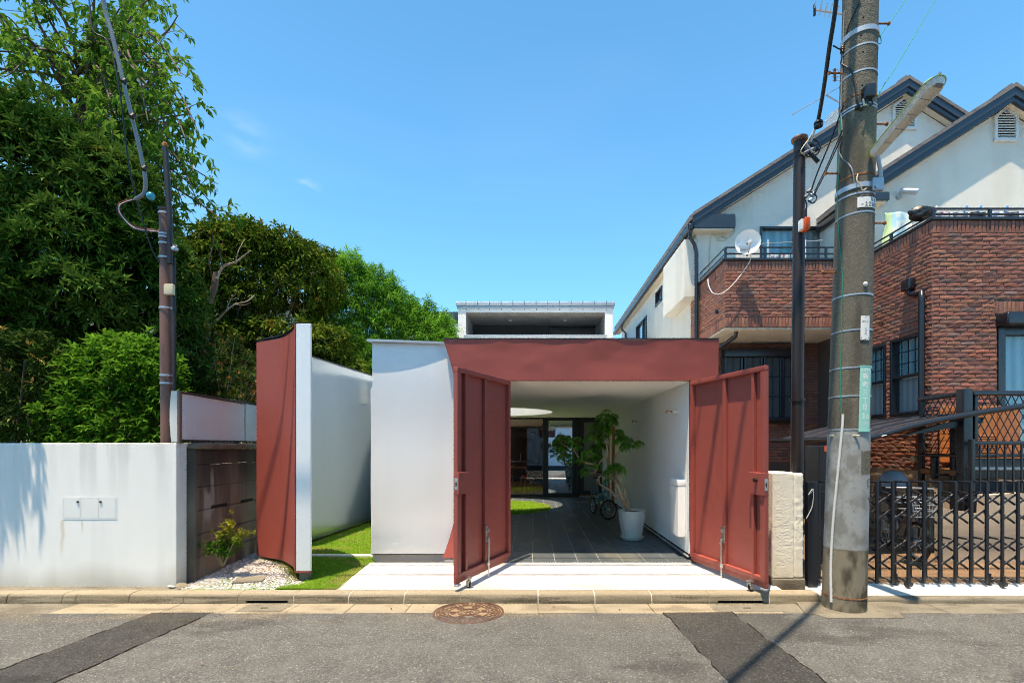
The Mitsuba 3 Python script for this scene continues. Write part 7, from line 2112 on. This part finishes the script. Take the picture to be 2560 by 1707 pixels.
for k in range(26):
    c_ = cl[r_.integers(6)]
    q = r_.normal(size=3); q /= np.linalg.norm(q); q[2] = abs(q[2])
    e = np.array(c_[:3]) + q * np.array(c_[3:]) * .95
    s = np.array([X(500, Ys) + r_.uniform(-.2, .2), Ys, 1.3])
    put(t7, 'twig', tube([s, (s + e) / 2 + r_.normal(0, .12, 3), e], [.014, .008, .004], 5, 4), 'mat_bark_pale', smooth=60)

# half bare old tree in front of the olive tree
t8 = thing('bare_tree', 'half bare old tree with pale crooked limbs beside the brown pole', 'tree')
Yb = 11.0
P8 = lambda px, py, dy=0: P(px, py, Yb + dy)  # noqa: E731
put(t8, 'trunk', tube([np.array([X(470, Yb), Yb, -.1]), P8(458, 860), P8(472, 760), P8(478, 700), P8(492, 660), P8(497, 625)], [.13, .12, .10, .085, .07, .06], 10, 4), 'mat_bark', smooth=60)
put(t8, 'trunk', tube([np.array([X(447, Yb), Yb + .1, -.1]), P8(446, 800, .1), P8(450, 720, .1), P8(448, 660, .1), P8(452, 620, .1)], [.10, .09, .08, .06, .05], 10, 4), 'mat_bark', smooth=60)
for pts, r0, mt in (([(497, 640), (512, 612), (540, 602), (556, 590), (575, 575)], .035, 'mat_bark_pale'), ([(470, 750), (500, 732), (520, 712), (540, 698), (566, 692), (584, 678)], .03, 'mat_bark_pale'), ([(520, 712), (528, 690), (545, 668)], .014, 'mat_bark_pale'),
                    ([(480, 690), (462, 665), (448, 648), (430, 610), (416, 580)], .03, 'mat_bark'), ([(452, 630), (448, 600), (440, 570)], .02, 'mat_bark'), ([(492, 650), (480, 600), (490, 560), (486, 530)], .018, 'mat_bark'), ([(540, 602), (548, 575), (562, 548)], .013, 'mat_bark_pale'), ([(512, 612), (505, 580), (512, 552)], .012, 'mat_bark'), ([(540, 698), (560, 700), (575, 694)], .012, 'mat_bark_pale')):
    put(t8, 'limb', tube([P8(a, b, rng.normal(0, .06)) for a, b in pts], np.linspace(r0, r0 * .35, len(pts)), 7, 5), mt, smooth=60)
r_ = np.random.default_rng(85)
for k in range(40):
    a = np.array([r_.uniform(335, 425), r_.uniform(590, 800)])
    b = a + r_.normal(0, 24, 2) + [10, -18]
    put(t8, 'twig', tube([P8(*a), P8(*((a + b) / 2 + r_.normal(0, 4, 2)), .05), P8(*b)], [.010, .008, .004], 5, 3), 'mat_bark', smooth=60)

# sapling in the gravel
t9 = thing('sapling', 'young leafy sapling with yellow green top growing from the gravel at the dark wall', 'plant')
stems = [[(510, 1298), (517, 1262), (524, 1225), (536, 1195)], [(508, 1298), (505, 1262), (500, 1230)], [(514, 1298), (530, 1262), (545, 1238)], [(509, 1298), (512, 1260), (515, 1210)], [(512, 1298), (540, 1240), (568, 1222)], [(508, 1298), (490, 1260), (476, 1248)]]
TP, AX = [], []
for s_ in stems:
    p_ = spline([P(a, b, 5.85 + rng.normal(0, .04)) for a, b in s_], 6)
    put(t9, 'stem', tube(p_, np.linspace(.006, .002, len(p_)), 5), 'mat_plant_bark', smooth=60)
    for q in p_[5:]:
        for _ in range(4 if len(s_) == 4 else 3):
            TP.append(q + rng.normal(0, .035, 3)); a = rng.normal(0, 1, 3) + [0, -.2, .4]; AX.append(a / np.linalg.norm(a))
TP = np.array(TP)
m, c = whorls(TP, np.array(AX), 6, .058, .36, 1.1, 92, lift=.2, cols=((.04, .13, .012), (.08, .19, .02)), back=.03)
hh = np.repeat(np.clip((TP[:, 2] - .38) / .2, 0, 1), 30)[:, None]
put(t9, 'leaves', m, 'mat_leaf', smooth=False, stuff=True, color=c * (1 - hh) + np.array([.36, .34, .04]) * hh)
sg = thing('grass_tuft', 'narrow strip of scruffy grass and soil at the foot of the red curved wall', 'grass'); labels[sg]['kind'] = 'stuff'


def inside_foot(r, n):
    u = r.random(n); x = np.interp(u, sp, cp[:, 0]); y = np.interp(u, sp, cp[:, 1])
    return np.c_[x + r.normal(.02, .05, n), y + r.normal(.0, .045, n)]


m, c = blades(1300, inside_foot, lambda x, y: gravel_z(x, y) - .01, .03, .07, 93, ((.08, .15, .02), (.25, .22, .05)))
put(sg, None, m, 'mat_grass_blade', smooth=False, color=c)

# ---------------------------------------------------------------- the potted umbrella plant in the garage
pt = thing('plant_pot', 'ribbed white pot on a saucer standing on the slate tiles', 'pot')
px_, py_ = 1.655, 8.12
put(pt, 'pot', lathe([[0, .03], [.155, .03], [.162, .05], [.170, .11], [.176, .115], [.182, .18], [.188, .185], [.194, .25], [.20, .255], [.206, .32], [.211, .325], [.218, .40], [.222, .46], [.228, .475], [.226, .488], [.212, .488], [.205, .46], [.0, .44]], (px_, py_, 0), 48), 'mat_pot_white', smooth=50)
put(pt, 'saucer', lathe([[0, .003], [.16, .003], [.185, .03], [.195, .058], [.188, .06], [.175, .035], [0, .03]], (px_, py_, 0), 48), 'mat_pot_white', smooth=40)
put(pt, 'soil', lathe([[0, .462], [.204, .456]], (px_, py_, 0), 24), 'mat_soil', smooth=False)
up_ = thing('umbrella_plant', 'tall umbrella plant with twisting stems growing in the white pot', 'plant')


def Q(zx, zy, y): return P((1260 + zx / 3.336) * .91875, (950 + zy / 3.336) * .91875, y)


stems = [([(1055, 1105), (1020, 1050), (985, 980), (955, 900), (925, 830)], 8.12, .038, .026), ([(1045, 1090), (1030, 1010), (1015, 965), (985, 950)], 8.10, .026, .02), ([(985, 950), (1010, 930), (985, 870), (940, 830), (928, 760)], 8.10, .017, .012),
         ([(960, 955), (920, 960), (900, 925), (850, 895), (800, 865), (792, 850)], 8.0, .014, .016), ([(792, 850), (795, 800), (830, 800), (850, 790)], 8.0, .012, .008), ([(925, 830), (900, 800), (868, 700), (860, 560), (825, 455), (822, 380)], 8.2, .024, .010), ([(860, 560), (880, 480), (900, 380), (895, 320)], 8.2, .013, .007),
         ([(928, 760), (925, 640), (975, 580), (1000, 540)], 8.15, .016, .006), ([(860, 640), (800, 680), (760, 760), (710, 770), (695, 730)], 8.05, .014, .008), ([(760, 700), (700, 690), (640, 660), (610, 625), (580, 575)], 8.0, .013, .007), ([(640, 660), (600, 600), (540, 560), (470, 520)], 8.1, .011, .005), ([(975, 770), (970, 850), (985, 880)], 8.0, .008, .006), ([(1000, 540), (1060, 520), (1110, 520)], 8.15, .006, .003)]
for pts, y, ra, rb_ in stems:
    n_p = len(pts)
    put(up_, 'stem', tube([Q(a, b, y + (rng.normal(0, .05) if 0 < i < n_p - 1 else 0)) for i, (a, b) in enumerate(pts)], np.linspace(ra, rb_, n_p), 9, 5), 'mat_plant_bark', smooth=60)
heads = [(860, 300, 95, 8.15, 26), (900, 330, 60, 8.2, 14), (780, 370, 85, 8.2, 22), (830, 420, 80, 8.15, 16), (730, 460, 70, 8.1, 14), (520, 490, 90, 8.15, 24), (600, 520, 70, 8.1, 16), (455, 530, 60, 8.2, 12), (500, 600, 70, 8.15, 14), (800, 520, 80, 8.3, 16), (790, 600, 80, 8.3, 14), (700, 620, 65, 8.0, 14), (640, 640, 50, 8.0, 9),
         (985, 480, 65, 8.15, 14), (1010, 540, 60, 8.15, 12), (1060, 520, 45, 8.15, 6), (1130, 510, 28, 8.15, 3), (920, 740, 70, 7.95, 16), (880, 770, 60, 7.95, 12), (750, 720, 60, 8.0, 9), (670, 750, 40, 8.0, 6), (950, 700, 40, 8.0, 7), (960, 420, 50, 8.2, 8), (560, 640, 40, 8.1, 6)]
LP, LD, LL_ = [], [], []
pet = []
r_ = np.random.default_rng(95)
for zx, zy, rad, y, n in heads:
    c0 = Q(zx, zy, y); rm = 1.22 * rad / 3.336 * .91875 / FD * y
    for _ in range(max(3, int(n * .52))):
        q = r_.normal(size=3); q /= np.linalg.norm(q); q[2] = q[2] * .85 + .1
        hp_ = c0 + q * rm * r_.uniform(.3, .95)
        pet.append((c0 + (hp_ - c0) * .1 + [0, 0, -.05], hp_))
        axis = q * .6 + [0, 0, .8]; axis /= np.linalg.norm(axis)
        a1 = np.cross(axis, r_.normal(size=3)); a1 /= np.linalg.norm(a1); a2 = np.cross(axis, a1)
        nl = 8
        for k in range(nl):
            ph = k * 2 * math.pi / nl + r_.normal(0, .12)
            d = math.cos(ph) * a1 + math.sin(ph) * a2 - axis * .12; d[2] -= .42; d /= np.linalg.norm(d)
            LP.append(hp_); LD.append(d); LL_.append(r_.uniform(.10, .16))
v, f = leaf_mesh(np.array(LP), np.array(LD), np.array(LL_), .27, fold=.12, droop=.28, seed=96)
put(up_, 'leaves', mk(v, f), 'mat_leaf', smooth=False, stuff=True, color=np.repeat(np.array([.085, .22, .026]) * r_.uniform(.7, 1.5, (len(LP), 1)), 5, 0))
put(up_, 'petioles', cat([tube([a, b], [.004, .003], 4) for a, b in pet]), 'mat_plant_bark', smooth=60, stuff=True)

# ---------------------------------------------------------------- buildings glimpsed behind the trees
hb = thing('hidden_house', 'pale neighbouring house with a white roof edge glimpsed behind the trees', 'house')
put(hb, 'wall', box(-24, -9.5, 19.5, 27, -.1, 7.2, .02), 'mat_soffit')
put(hb, 'roof', box(-24.5, -9.0, 19.0, 27.5, 7.21, 7.6, .04), 'mat_wall_white')
for x in (-20, -16.5, -13): put(hb, 'window', box(x, x + 1.6, 19.45, 19.499, 4.4, 5.8, .01), 'mat_dark_glass')
db_ = thing('dark_building', 'dark grey roofed building edge just left of the white upper storey', 'house')
put(db_, 'wall', box(-6.0, -2.8, 22.5, 28, -.1, Z(742, 22.5), .02), 'mat_wall_white')
put(db_, 'parapet', box(-6.1, -2.75, 22.4, 28, Z(742, 22.5) + .002, Z(716, 22.5), .02), 'mat_navy_trim')
